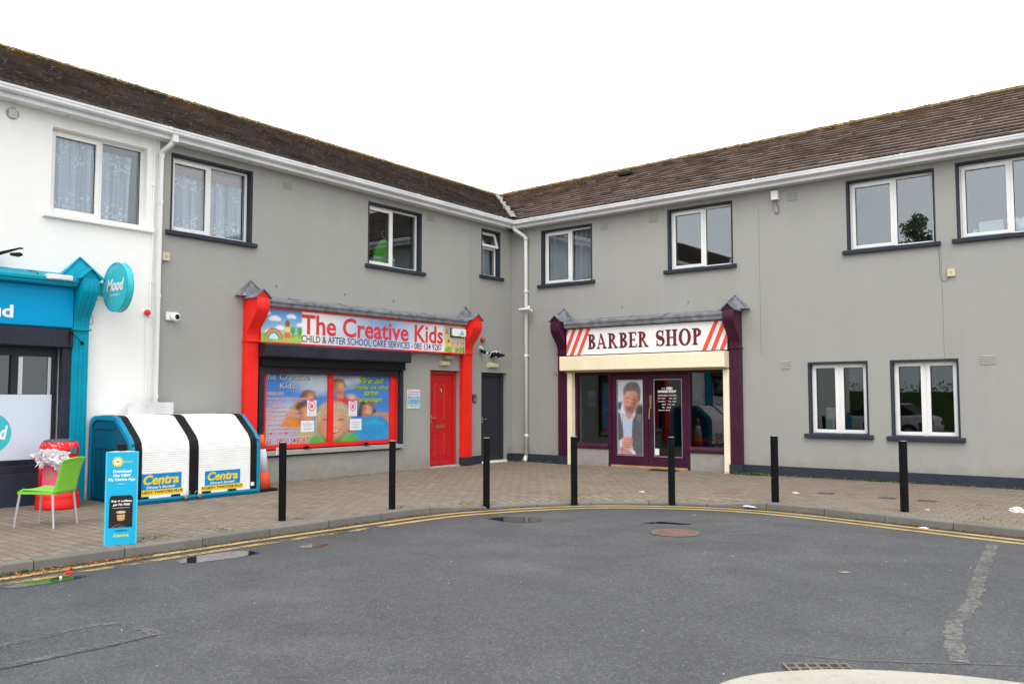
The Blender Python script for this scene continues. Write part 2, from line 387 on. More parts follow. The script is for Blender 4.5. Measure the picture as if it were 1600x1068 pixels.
OFR = -.165
def window(T, key, parent, mat, cells, mull=.5, sill=True, fr=.050, sashw=.052, glass=None, oframe=OFR, sillmat=None, horiz=None, label=None):
    """cells: which sides are opening sashes (low-s side, high-s side)"""
    _, s0, s1, z0, z1 = WINS[key]
    glass = glass or M_GLASS
    oo, oi = oframe+.035, oframe-.035
    f = MB(T)
    f.box(s0, s0+fr, oi, oo, z0, z1); f.box(s1-fr, s1, oi, oo, z0, z1)
    f.box(s0+fr, s1-fr, oi, oo, z0, z0+fr); f.box(s0+fr, s1-fr, oi, oo, z1-fr, z1)
    sm = s0+(s1-s0)*mull; mw = .030
    if horiz is None:
        f.box(sm-mw, sm+mw, oi, oo, z0+fr, z1-fr); spans = [(s0+fr, sm-mw, z0+fr, z1-fr), (sm+mw, s1-fr, z0+fr, z1-fr)]
    else:
        f.box(s0+fr, s1-fr, oi, oo, horiz-mw, horiz+mw); spans = [(s0+fr, s1-fr, z0+fr, horiz-mw), (s0+fr, s1-fr, horiz+mw, z1-fr)]
    win = f.build('window', M_UPVC, parent, bevel=.004, label=label)
    for (a, b_, c, d), sash in zip(spans, cells):
        if sash == 'tilt':
            # top-hung sash standing open a little
            R = Matrix.Rotation(math.radians(16), 4, 'X')
            def TT(s, o, z, c=c, d=d):
                v = R @ Vector((s, o, z-d)); return T(v.x, v.y+oframe+.03, v.z+d)
            m = MB(TT); e = .03
            m.box(a-e, a+.03, -.03, .03, c-e, d+e); m.box(b_-.03, b_+e, -.03, .03, c-e, d+e); m.box(a+.03, b_-.03, -.03, .03, c-e, c+.03); m.box(a+.03, b_-.03, -.03, .03, d-.03, d+e)
            m.build('sash', M_UPVC, win, bevel=.004)
            MB(TT).box(a+.03, b_-.03, -.006, .006, c+.03, d-.03).build('pane', glass, win); continue
        if sash:
            m = MB(T); e = .014; q = oo+.018
            m.box(a-e, a+sashw, oo-.03, q, c-e, d+e); m.box(b_-sashw, b_+e, oo-.03, q, c-e, d+e)
            m.box(a+sashw, b_-sashw, oo-.03, q, c-e, c+sashw); m.box(a+sashw, b_-sashw, oo-.03, q, d-sashw, d+e)
            m.build('sash', M_UPVC, win, bevel=.005)
            a, b_, c, d = a+sashw, b_-sashw, c+sashw, d-sashw
        g = MB(T); k = .008
        g.box(a, b_, oframe-.012, oframe+.012, c, d); g.build('pane', glass, win)
        g = MB(T)                                        # black gasket round the glass
        g.box(a, a+k, oframe+.0125, oframe+.020, c, d); g.box(b_-k, b_, oframe+.0125, oframe+.020, c, d); g.box(a+k, b_-k, oframe+.0125, oframe+.020, c, c+k); g.box(a+k, b_-k, oframe+.0125, oframe+.020, d-k, d)
        g.build('gasket', M_BLACKP, win)
    # painted band round the opening and its reveals
    m = MB(T); t = .035; p = .006; zb = z0
    m.box(s0-t, s0-.001, -.2, p, zb, z1+t); m.box(s1+.001, s1+t, -.2, p, zb, z1+t); m.box(s0-.001, s1+.001, -.2, p, z1+.001, z1+t)
    m.build('surround', mat, win)
    # the reveal faces inside the opening
    m = MB(T); e = .003
    m.box(s0, s0+e, oo, -.0005, z0, z1); m.box(s1-e, s1, oo, -.0005, z0, z1); m.box(s0+e, s1-e, oo, -.0005, z1-e, z1)
    m.build('reveal', mat, win)
    if sill:
        m = MB(T); x = .115
        m.prism([(-.20, z0-.07), (.065, z0-.085), (.075, z0-.075), (.075, z0-.012), (.062, z0-.002), (oo, z0+.012), (-.20, z0+.012)], 's', s0-x, s1+x)
        m.build('sill', sillmat or mat, win, bevel=.006)
    return win
def room(T, s0, s1, z0, z1, parent, depth=1.6, mat=None, floor=None, o=-.305):
    m = MB(T); a, b_, c, d = s0, s1, z0, z1; e = o-depth
    m.quad((a, e, c), (b_, e, c), (b_, e, d), (a, e, d)); m.quad((a, o, c), (a, e, c), (a, e, d), (a, o, d)); m.quad((b_, o, c), (b_, o, d), (b_, e, d), (b_, e, c))
    m.quad((a, o, d), (a, e, d), (b_, e, d), (b_, o, d)); m.quad((a, o, c), (b_, o, c), (b_, e, c), (a, e, c))
    ob = m.build('room', mat or M_ROOM, parent, recalc=False); return ob
for k in WINS:
    wing, s0, s1, z0, z1 = WINS[k]; T = TL if wing == 'L' else TR
    par = white if k in ('white', 'f1', 'f2') else grey
    if k in ('w8', 'w9'): window(T, k, par, M_NAVY, (True, True), fr=.035, sashw=.052, glass=M_GLASSD)
    elif k == 'w3': window(T, k, par, M_NAVY, (False, 'tilt'), horiz=5.36, oframe=-.165)
    elif k in ('white', 'f1', 'f2'): window(T, k, par, M_WHITE, (False, True), mull=.47)
    elif wing == 'L': window(T, k, par, M_NAVY, (False, True), mull=.5)
    else: window(T, k, par, M_NAVY, (True, False), mull=.545, glass=M_GLASSR)
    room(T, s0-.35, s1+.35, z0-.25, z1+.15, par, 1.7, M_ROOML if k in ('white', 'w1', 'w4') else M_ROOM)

# ------------------------------------------------------------------ roofs
def roof_mat(name, base, dark, moss_amt, seed):
    t = NT(name)
    geo = t.n('ShaderNodeNewGeometry'); rnd = geo.outputs['Random Per Island']
    n1 = t.noise(1.1, 5, .6, t.mapping(loc=(seed, seed, 0))); n2 = t.noise(9, 5, .65, t.mapping(loc=(seed, 0, seed))); n3 = t.noise(38, 3, .6)
    c = t.mix(t.ramp(n1, .32, .68, 0, 1), dark, base)
    c = t.mix(t.math('MULTIPLY', rnd, .5), c, (dark[0]*.8, dark[1]*.8, dark[2]*.8, 1))
    c = t.mix(t.ramp(n3, .45, .7, 0, .35), c, (.17, .155, .14, 1))
    at = t.n('ShaderNodeAttribute', attribute_name='col')      # r: height up the slope, where lichen and moss settle
    sep = t.n('ShaderNodeSeparateColor'); t.l(at.outputs['Color'], sep.inputs[0])
    k = t.math('ADD', t.math('MULTIPLY', n2, .62), t.math('MULTIPLY', n1, .38))
    thr = t.math('SUBTRACT', k, t.math('MULTIPLY', t.math('SUBTRACT', 1.0, sep.outputs[0]), .16))
    m = t.ramp(thr, .52-moss_amt, .60-moss_amt, 0, .85)
    c = t.mix(t.math('MAXIMUM', t.math('MINIMUM', m, .85), 0.0), c, t.mix(t.ramp(n3, .4, .6, 0, 1), (.235, .105, .022, 1), (.12, .085, .035, 1)))
    n5 = t.noise(11, 5, .8, t.mapping(loc=(0, seed, 4))); c = t.mix(t.ramp(n5, .585, .65, 0, .8), c, (.40, .34, .26, 1))      # pale crusts of lichen
    n6 = t.noise(15, 5, .8, t.mapping(loc=(seed, 7, 4))); c = t.mix(t.ramp(n6, .58, .65, 0, .85), c, (.34, .15, .05, 1))
    t.col(c); t.rough(.95); t.b.inputs['Specular IOR Level'].default_value = .15; t.bump(n3, .6, .01); return t.m
M_ROOFL = roof_mat('dark_mossy_roof_tiles', (.185, .15, .13, 1), (.062, .056, .054, 1), .045, 3)
M_ROOFR = roof_mat('brown_roof_tiles', (.255, .195, .165, 1), (.135, .105, .09, 1), .032, 11)
def moss_ridge_mat():
    t = NT('mossy_ridge'); n = t.noise(7, 5, .7); n2 = t.noise(30, 3, .6)
    c = t.mix(t.ramp(n, .42, .58, 0, 1), (.085, .065, .03, 1), (.30, .185, .045, 1)); c = t.mix(t.ramp(n2, .5, .7, 0, .7), c, (.05, .045, .04, 1))
    t.col(c); t.rough(.95); t.bump(n2, .8, .02); return t.m
M_RIDGE = moss_ridge_mat()
D_R = 3.0; EO = .30
def eave(s): return E0(s)+.165
def ridgez(T, s): return (7.85+.009*s) if T is TL else (7.83+.017*s)
def roof(T, sa, sb, parent, mat, seed, back=True, name='roof'):
    rnd = random.Random(seed); N = 16; mb = MB(T); cols = []
    def P(s, t, h): o = EO-(EO+D_R)*t; return (s, o, eave(s)*(1-t)+ridgez(T, s)*t+h)
    tw = .30
    for k in range(N):
        t0, t1 = k/N, min((k+1.25)/N, 1)
        o0 = EO-(EO+D_R)*t0; start = o0 if sa <= 0 else sa
        s = (math.floor(start/tw)+(.5 if k % 2 else 0))*tw
        while s < sb:
            a, b_ = max(s, start), min(s+tw-.006, sb)
            if b_-a > .04:
                h = .072+rnd.uniform(-.005, .008); u_ = .16/N; h1 = .020+rnd.uniform(-.002, .002); tl = rnd.uniform(-.003, .003)
                d = rnd.uniform(-.008, .008)/3.3
                p = [P(a, t0+d+u_, h-tl-.050), P(b_, t0+d+u_, h+tl-.050), P(b_, t0+d, h+tl), P(a, t0+d, h-tl), P(a, t1, h1), P(b_, t1, h1), P(a, t1, h1-.02), P(b_, t1, h1-.02)]
                mb.add(p, [(0, 1, 2, 3), (3, 2, 5, 4), (0, 3, 4, 6), (1, 7, 5, 2), (0, 6, 7, 1)])
                cols += [(t0, 0, 0, 1)]*4+[(t1, 0, 0, 1)]*4
            s += tw
    rf = mb.build(name, mat, parent, recalc=False, cols=cols)
    # boarding under the tiles and the rear slope
    q = MB(T); sA = sa if sa > 0 else None
    lo = lambda s, o, z: (s, o, z)
    s_in = lambda o: o if sA is None else sA
    NB = 20
    for i in range(NB):
        ta, tb_ = i/NB, (i+1)/NB; oa, ob = EO-(EO+D_R)*ta, EO-(EO+D_R)*tb_
        q.quad(P(s_in(oa), ta, -.035), P(sb, ta, -.035), P(sb, tb_, -.035), P(s_in(ob), tb_, -.035))
    zb = 6.05
    q.quad(P(s_in(-D_R), 1, .02), P(sb, 1, .02), (sb, -6.5, zb), (-6.5 if sA is None else sA, -6.5, zb))
    q.build('roof_boarding', M_ROOFL, parent, recalc=False)
    # ridge tiles
    r = MB(T); s = s_in(-D_R)
    while s < sb:
        e = min(s+.45, sb); z = ridgez(T, s)+.005+rnd.uniform(-.006, .008)
        path = [(s, -D_R, z), (e-.008, -D_R, z+.004)]
        n = 9; P2 = []
        for (x, y, zz) in path:
            for i in range(n):
                th = math.pi*i/(n-1); P2.append((x, y+.15*math.cos(th), zz-.045+.105*math.sin(th)))
        r.add(P2, [(i, i+1, n+i+1, n+i) for i in range(n-1)]+[tuple(range(n)), tuple(range(n, 2*n))])
        s = e
    r.build('ridge_tiles', M_RIDGE, rf, recalc=False)
    # moss clumps sitting on the ridge and upper courses
    mm = MB(T)
    for _ in range(int((sb-s_in(-D_R))*26)):
        s = rnd.uniform(s_in(-D_R), sb); t = 1-abs(rnd.gauss(0, .05)); t = min(t, .995)
        c = P(s, t, .075 if t > .96 else .05); rr = rnd.uniform(.012, .035)
        mm.add([(c[0]+rr*1.6*math.cos(a), c[1]+rr*math.sin(a), c[2]) for a in (0, 1.57, 3.14, 4.71)]+[(c[0], c[1], c[2]+rr*.8)], [(0, 1, 4), (1, 2, 4), (2, 3, 4), (3, 0, 4)])
    mm.build('moss', M_RIDGE, rf, recalc=False, kind='stuff')
    return rf
roof(TL, 0, BND, grey, M_ROOFL, 1)
roof(TR, 0, REND+.1, grey, M_ROOFR, 2)
roof(TL, BND, LEND+.1, white, M_ROOFL, 3)
# mortared valley between the wings
t_ = NT('valley_mortar'); t_.col(t_.mix(t_.ramp(t_.noise(14, 4), .4, .6, 0, 1), (.15, .14, .135, 1), (.33, .31, .295, 1))); t_.rough(.9); t_.bump(t_.noise(30), .6, .02); M_VAL = t_.m
v = MB(); rv = random.Random(5)
pL = []; pR = []; N = 26
for i in range(N+1):
    t = i/N; o = EO-(EO+D_R)*t; z = eave(o)*(1-t)+ridgez(TL, o)*t+.055
    wl = .07+rv.uniform(-.02, .07)+(.05 if i % 5 == 0 else 0); 
    pL.append((o+wl*.2, -o-wl, z+.025+wl*.1)); pR.append((o+wl*.9, -o-wl*.1, z+.02+wl*.1))
for i in range(N):
    v.quad(pL[i], pR[i], pR[i+1], pL[i+1]); 
    v.quad(pL[i], pL[i+1], (pL[i+1][0], pL[i+1][1], pL[i+1][2]-.1), (pL[i][0], pL[i][1], pL[i][2]-.1)); v.quad(pR[i], (pR[i][0], pR[i][1], pR[i][2]-.1), (pR[i+1][0], pR[i+1][1], pR[i+1][2]-.1), pR[i+1])
v.build('valley', M_VAL, grey, recalc=False)
# dark roof vent tile
m = MB(TR); m.box(1.95, 2.35, -2.32, -2.05, 7.47, 7.53); m.build('roof_vent', M_BLACKP, grey)

# ------------------------------------------------------------------ soffit, fascia, gutter
def eaves(T, sa, sb, parent):
    SD = .245
    def seg(mb, prof, a, b_):
        """prof (o, dz) swept from a to b_, mitred at the inner corner, z follows the slope"""
        aa = [(max(a, o) if a <= 0 else a, o, E0(a)+dz) for o, dz in prof]; bb = [(b_, o, E0(b_)+dz) for o, dz in prof]
        n = len(prof); mb.add(aa+bb, [(i, (i+1) % n, n+(i+1) % n, n+i) for i in range(n)]+[tuple(range(n))[::-1], tuple(range(n, 2*n))])
    m = MB(T); a = sa; pitch = .40; s = max(sa, 0)
    while s < sb:       # boards across the soffit with a shadow gap between
        e = min(s+pitch-.010, sb)
        m.box(s, e, 0.001, SD, E0(s)+.001, E0(s)+.012); s += pitch
    so = m.build('soffit', M_SOF, parent)
    m = MB(T); seg(m, [(0.0, .014), (SD, .014), (SD, .03), (0, .03)], sa, sb); m.build('soffit_backing', M_BLACKP, parent)
    m = MB(T); seg(m, [(SD, -.012), (SD+.022, -.012), (SD+.022, .16), (SD, .16)], sa, sb); m.build('fascia', M_GUT, parent)
    g = MB(T); a0 = SD+.026
    outer = [(a0, .155), (a0, .085), (a0+.02, .065), (a0+.085, .065), (a0+.108, .082), (a0+.112, .118), (a0+.122, .128), (a0+.125, .160), (a0+.113, .160), (a0+.110, .134), (a0+.098, .120), (a0+.094, .090), (a0+.08, .075), (a0+.03, .075), (a0+.012, .09), (a0+.012, .155)]
    seg(g, outer, sa, sb); gu = g.build('gutter', M_GUT, parent)
    br = MB(T); s = max(sa, .9)
    while s < sb-.3:    # union brackets
        z = E0(s)
        br.prism([(a0-.001, z+.150), (a0-.001, z+.060), (a0+.02, z+.058), (a0+.09, z+.058), (a0+.116, z+.078), (a0+.119, z+.115), (a0+.129, z+.126), (a0+.129, z+.166), (a0+.1, z+.166), (a0+.1, z+.150)], 's', s, s+.045); s += 2.9
    br.build('gutter_bracket', M_GUT, gu)
eaves(TL, 0, BND, grey); eaves(TR, 0, REND, grey); eaves(TL, BND, LEND, white)

# ------------------------------------------------------------------ plinths
def plinth(T, a, b_, parent, h=.20, d=.022, mat=None): return MB(T).box(a, b_, .0005, d, -.1, h).build('plinth', mat or M_NAVY, parent, bevel=.004)
plinth(TL, .0225, .22, grey); plinth(TL, 1.21, 1.68, grey); plinth(TR, .0, 1.52, grey); plinth(TR, 6.26, REND, grey)

# ------------------------------------------------------------------ downpipes
def dp_mat():
    t = NT('downpipe_plastic'); n = t.noise(1.0, 5, .6, t.mapping((9, 9, .9))); sep = t.n('ShaderNodeSeparateXYZ'); t.l(t.tc.outputs['Object'], sep.inputs[0])
    low = t.ramp(sep.outputs[2], 0, 1.3, .75, .12)
    f = t.math('MULTIPLY', t.ramp(n, .42, .66, 0, 1), low, True)
    t.col(t.mix(f, (.76, .76, .75, 1), (.22, .22, .16, 1))); t.rough(.4); return t.m
M_DP = dp_mat()
d = MB(TR); r = .048
d.tube([(.30, .30, 5.99), (.30, .30, 5.90), (.34, .275, 5.85), (.50, .13, 5.70), (.535, .10, 5.64), (.535, .10, .16)], r, 14)
d.tube([(.535, .10, 5.68), (.535, .10, 5.60)], r+.008, 14); d.tube([(.30, .30, 5.97), (.30, .30, 5.88)], r+.008, 14)
for z in (4.25, 2.62, .62): d.tube([(.535, .10, z), (.535, .10, z+.07)], r+.008, 14)
d.tube([(.535, .10, .24), (.535, .10, .15), (.535, .15, .05), (.535, .19, .03)], r+.006, 14)
d.box(.50, .57, .0, .06, 4.27, 4.30); d.box(.50, .57, .0, .06, 2.64, 2.67)
dpo = d.build('downpipe', M_DP, grey, smooth=False, bevel=0)
for p_ in dpo.data.polygons: p_.use_smooth = len(p_.vertices) == 4
d = MB(TL); r = .043; s_ = 9.76
d.box(s_-.155, s_-.055, .27, .36, 5.945, 6.115)
d.tube([(s_-.105, .31, 5.98), (s_-.07, .25, 5.90), (s_-.01, .11, 5.80), (s_, .085, 5.76), (s_, .085, .1)], [r]*5, 4)
d.tube([(s_, .085, 5.78), (s_, .085, 5.70)], r+.009, 4)
for z in (4.9, 3.3, 1.6): d.tube([(s_, .085, z), (s_, .085, z+.06)], r+.009, 4)
d.build('downpipe', M_DP, grey)
# thin conduit beside it
d = MB(TL); d.tube([(9.845, .02, 6.0), (9.845, .02, 4.0), (9.87, .02, 2.96)], .013, 6)
for z in (5.2, 4.45, 3.55): d.box(9.825, 9.875, .0, .035, z, z+.03)
d.build('conduit', M_CREAMB, white)
d = MB(TL); d.tube([(9.93, .018, 2.96), (9.90, .018, 1.9), (9.90, .018, .3)], .011, 6); d.build('conduit', M_CREAMB, white)

# fine hairline joints in the render
jm = paint('render_joint', (.17, .165, .15), .9)
for T, s, z0, z1 in ((TL, 1.62, 3.9, 5.85), (TL, 1.62, 2.7, 3.9), (TR, 6.66, 2.5, 5.6), (TR, 10.17, 2.2, 4.4)):
    MB(T).box(s, s+.005, .0005, .0025, z0, z1).build('render_joint', jm, grey)

# ------------------------------------------------------------------ air vents
def vent(T, s0, s1, z0, z1, parent, mat):
    m = MB(T); n = 5 if z1-z0 > .1 else 4
    m.box(s0, s1, .0, .004, z0, z1)
    for i in range(n):
        z = z0+(z1-z0)*(i+.5)/n; h = (z1-z0)/n*.42
        m.add([(a, o, zz) for a in (s0+.01, s1-.01) for o, zz in ((.004, z+h), (.016, z-h*.6), (.004, z-h))], [(0, 1, 2), (5, 4, 3), (0, 3, 4, 1), (1, 4, 5, 2)])
    m.build('air_vent', mat, parent)
for s0, s1, z0, z1 in ((6.97, 7.18, 5.67, 5.81), (2.90, 3.14, 5.69, 5.83)): vent(TL, s0, s1, z0, z1, grey, M_GREY)
for s0, s1, z0, z1 in ((1.30, 1.49, 2.16, 2.30), (7.07, 7.28, 2.18, 2.36), (10.76, 11.01, 2.19, 2.36), (2.72, 2.92, 5.61, 5.76), (4.05, 4.27, 5.63, 5.79), (7.29, 7.50, 5.66, 5.84)): vent(TR, s0, s1, z0, z1, grey, M_GREY)
m = MB(); m.lathe([(.0, 0), (.085, 0), (.085, .03), (.07, .045), (.0, .045)][1:4], n=24)
M_VENTG = paint('weathered_vent_plastic', (.34, .32, .29), .7, .2)
vv = MB(lambda x, y, z: TL(12.11+x, z, 5.87+y)); vv.lathe([(.09, 0), (.09, .02), (.08, .03)], n=24); vr = vv.build('round_vent', M_VENTG, white)
vv = MB(lambda x, y, z: TL(12.11+x, z, 5.87+y)); 
for i in range(-3, 4): vv.box(-.06, .06, i*.02-.005, i*.02+.005, .03, .036)
vv.build('vent_slats', M_WHITEP, vr)
# little fixing bolts left in the render above the shop signs
for T, s, z in ((TL, 7.3, 3.75), (TL, 5.6, 3.74), (TL, 4.2, 3.73), (TR, 3.3, 3.72), (TR, 5.0, 3.72), (TL, 5.33, 3.02)):
    MB(T).box(s-.008, s+.008, 0, .02, z-.02, z+.02).build('fixing_stub', M_LEAD, grey)
# ------------------------------------------------------------------ shopfront surrounds (parts of the buildings)
def pilaster(T, s0, s1, parent, mat, o=.12, ztop=2.64, zc=3.46, otop=.41, plinthm=None, capmat=None, flutes=0, cap_dir=0, zpl=.20, ribs=False, tri=.32):
    sc = (s0+s1)/2
    b_ = MB(T); b_.box(s0, s1, .0, o, zpl, ztop)
    if flutes:
        wv = (s1-s0)/(flutes*2+1)
        for i in range(flutes): b_.box(s0+wv*(2*i+1), s0+wv*(2*i+2), o, o+.010, zpl+.12, ztop-.1)
    p = b_.build('pilaster', mat, parent, bevel=.006)
    MB(T).box(s0-.02, s1+.02, .0, o+.045, ztop+.0, ztop+.028).build('moulding', mat, p, bevel=.004)
    # console: swept outward in an S towards the top
    prof = []
    z0 = ztop+.028; n = 14
    for i in range(n+1):
        t = i/n; q = .5-.5*math.cos(math.pi*min(1, max(0, (t-.10)/.62)))
        bul = .03*math.sin(math.pi*max(0, (t-.6)/.4))
        prof.append((o+.01+(otop-o-.01)*q+bul, z0+(zc-z0)*t))
    poly = [(0, z0)]+prof+[(0, zc)]
    MB(T).prism(poly, 's', s0+.003, s1-.003).build('console', mat, p)
    if flutes:
        wv = (s1-s0)/(flutes*2+1)
        for i in range(flutes):
            m = MB(T); a, c = s0+wv*(2*i+1), s0+wv*(2*i+2)
            for (o0, za), (o1, zb) in zip(prof[1:-2], prof[2:-1]):
                m.add([(a, o0-.005, za), (c, o0-.005, za), (c, o0+.008, za), (a, o0+.008, za), (a, o1-.005, zb), (c, o1-.005, zb), (c, o1+.008, zb), (a, o1+.008, zb)], [(3, 2, 6, 7), (0, 3, 7, 4), (1, 5, 6, 2), (0, 4, 5, 1)])
            m.build('flute', mat, p)
    # gabled head
    hw = (s1-s0)/2+.004; gz = .125
    MB(T).prism([(sc-hw+.004, zc), (sc+hw-.004, zc), (sc, zc+gz-.012)], 'o', .0, otop+.005).build('gable', mat, p)
    c = MB(T); e = .035; th = .022; f = otop+.045
    L_ = [(sc-hw-e, zc-e*gz/hw), (sc, zc+gz), (sc+hw+e, zc-e*gz/hw), (sc+hw+e, zc-e*gz/hw+th), (sc, zc+gz+th), (sc-hw-e, zc-e*gz/hw+th)]
    nn = 6; P = [(x, .03, z) for x, z in L_]+[(x, f, z) for x, z in L_]
    c.add(P, [(0, 1, 4, 5), (1, 2, 3, 4), (6, 11, 10, 7), (7, 10, 9, 8), (0, 6, 7, 1), (1, 7, 8, 2), (5, 4, 10, 11), (4, 3, 9, 10), (0, 5, 11, 6), (2, 8, 9, 3)])
    c.build('cap', capmat or M_LEAD, p)
    # triangular flashing plate dressed up the wall, leaning forward at its foot
    t = MB(T); hw2 = tri
    z1 = zc+.02; za = z1+tri*.98
    t.add([(sc-hw2, .15, z1), (sc+hw2, .15, z1), (sc, .012, za), (sc-hw2, 0, z1), (sc+hw2, 0, z1), (sc, 0, za+.0)], [(0, 1, 2), (0, 3, 4, 1), (0, 2, 5, 3), (1, 4, 5, 2)])
    t.build('wall_flashing', capmat or M_LEAD, p)
    t = MB(T)
    for sg in (-1, 1):
        a = Vector((sc+sg*hw2, .165, z1-.01)); b2 = Vector((sc, .03, za)); t.tube([a, b2], .014, 4)
    t.build('flashing_edge', capmat or M_LEAD, p)
    if plinthm: MB(T).box(s0-.012, s1+.012, 0, o+.05, -.1, zpl).build('plinth', plinthm, p, bevel=.005)
    return p
def cornice(T, s0, s1, parent, mat, o=.31, z0=3.31, zt=3.44, zw=3.53, trim=None):
    m = MB(T); m.prism([(0, zw), (.02, zw), (o-.02, zt+.012), (o, zt), (o, zt-.045), (o-.025, zt-.055), (o-.03, z0+.02), (o-.05, z0), (0, z0)], 's', s0, s1)
    c = m.build('cornice', mat, parent, bevel=.004)
    m = MB(T); n = 4
    for i in range(1, n+1):
        s = s0+(s1-s0)*i/(n+.6)
        m.prism([(0.0, zw+.012), (.022, zw+.012), (o-.015, zt+.026), (o+.008, zt+.006), (o+.008, zt-.02), (o, zt-.02), (o, zt), (.02, zw)], 's', s, s+.03)
    m.build('lead_roll', mat, c)
    return c
# --- childcare shop on the left wing
pilaster(TL, 7.755, 8.03, grey, M_RED); pilaster(TL, 1.69, 2.015, grey, M_RED, plinthm=M_NAVY)
cornice(TL, 2.05, 7.74, grey, M_LEAD)
MB(TL).box(2.02, 7.752, .0, .175, 2.635, 3.305).build('fascia_board', M_REDD, grey, bevel=.004)
MB(TL).box(2.02, 7.752, .175, .235, 2.625, 2.652).build('fascia_trim', M_RED, grey); MB(TL).box(2.02, 7.752, .175, .225, 3.285, 3.306).build('fascia_trim', M_RED, grey)
# shutter box, guides
m = MB(TL); m.prism([(.0, 2.365), (.275, 2.365), (.30, 2.39), (.305, 2.59), (.285, 2.625), (.0, 2.625)], 's', 3.93, 7.745); sb_ = m.build('shutter_box', M_SHUT, grey, bevel=.006)
MB(TL).box(3.97, 7.70, .0, .16, 2.20, 2.364).build('shutter_housing', M_BLACKP, sb_)
m = MB(TL)
for i in range(3): m.box(4.07, 7.57, .03+.004*i, .055-.002*i, 2.20-.045*(i+1), 2.20-.045*i-.004)
m.build('shutter_slats', M_SHUT, sb_)
for a, b_ in ((7.585, 7.70), (3.955, 4.055)): MB(TL).box(a, b_, .0, .085, .56, 2.20).build('shutter_guide', M_SHUT, sb_, bevel=.004)
m = MB(TL); m.prism([(-.12, .605), (.085, .595), (.09, .59), (.09, .515), (-.12, .50)], 's', 3.93, 7.64); m.build('shop_window_sill', M_GREY, grey, bevel=.006)
m = MB(TL); m.box(3.99, 7.62, .0, .055, .485, .512); m.build('painted_sill_shadow', M_BLACKP, grey)  # black strip under the sill, standing in for its shadow
m = MB(TL); fo, fi = -.03, -.10
za, zb = .625, 2.185
for a, b_, c, d in ((7.46, 7.555, za, zb), (4.035, 4.235, za, zb), (5.825, 5.955, za+.075, zb-.075), (4.235, 7.46, za, za+.075), (4.235, 7.46, zb-.075, zb)): m.box(a, b_, fi, fo, c, d)
kw = m.build('shop_window', M_RED, grey, bevel=.005)
for a, b_ in ((5.955, 7.46), (4.235, 5.825)): MB(TL).box(a, b_, -.085, -.075, za+.075, zb-.075).build('pane', M_GLASSD, kw)
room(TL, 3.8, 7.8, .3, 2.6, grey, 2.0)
# little stays under the window
for s in (6.55, 5.0):
    m = MB(TL); m.box(s-.07, s+.07, .0, .11, .615, .625); m.box(s-.012, s+.012, .0, .11, .625, .665); m.build('shutter_catch', M_BLACKP, grey)
# --- red panelled door
m = MB(TL); df = -.155
m.box(2.02, 2.11, -.2, -.11, .03, 2.225); m.box(2.905, 3.0, -.2, -.11, .03, 2.225); m.box(2.11, 2.905, -.2, -.11, 2.15, 2.225)
m.box(2.0, 2.02, -.3, -.13, -.1, 2.24); m.box(3.0, 3.02, -.3, -.13, -.1, 2.24)
dr = m.build('door', M_REDD, grey, bevel=.004, label='red panelled front door in its red frame')
def panelled(T, a, b_, z0, z1, o, mat, parent, rows):
    m = MB(T); m.box(a, b_, o-.045, o, z0, z1); leaf = m.build('door_leaf', mat, parent, bevel=.003)
    sm = (a+b_)/2; st = .10
    for (c, d) in rows:
        for (x0, x1) in ((a+st, sm-.045), (sm+.045, b_-st)):
            q = MB(T); t = .022
            q.box(x0, x1, o, o+.010, c, c+t); q.box(x0, x1, o, o+.010, d-t, d); q.box(x0, x0+t, o, o+.010, c+t, d-t); q.box(x1-t, x1, o, o+.010, c+t, d-t)
            q.add([(x0+.05, o+.001, c+.05), (x1-.05, o+.001, c+.05), (x1-.05, o+.001, d-.05), (x0+.05, o+.001, d-.05), (x0+.075, o+.014, c+.075), (x1-.075, o+.014, c+.075), (x1-.075, o+.014, d-.075), (x0+.075, o+.014, d-.075)],
                  [(4, 5, 6, 7), (0, 1, 5, 4), (1, 2, 6, 5), (2, 3, 7, 6), (3, 0, 4, 7)])
            q.build('raised_panel', mat, leaf.parent, bevel=.002)
    return leaf
panelled(TL, 2.12, 2.895, .045, 2.14, -.150, M_REDD, dr, ((.20, .82), (1.06, 2.00)))
MB(TL).box(2.38, 2.66, -.149, -.135, .895, .965).build('letter_box', M_BRASS, dr, bevel=.004)
m = MB(TL); m.tube([(2.52, -.15, 1.80), (2.52, -.12, 1.80), (2.52, -.115, 1.74)], .014, 8); m.box(2.49, 2.55, -.15, -.135, 1.78, 1.82); m.build('knocker', M_STEEL, dr)
m = MB(TL); m.tube([(2.52, -.15, 1.655), (2.52, -.135, 1.655)], .014, 10); m.build('spy_hole', M_STEEL, dr)
m = MB(TL); m.box(2.80, 2.84, -.15, -.14, 1.02, 1.20); m.tube([(2.82, -.14, 1.13), (2.82, -.10, 1.13), (2.72, -.095, 1.13)], .010, 8); m.build('handle', M_STEEL, dr)
MB(TL).box(2.0, 3.02, -.3, .04, -.1, .028).build('threshold', paint('pale_concrete', (.42, .42, .40), .9, .15, .3), dr, bevel=.006)
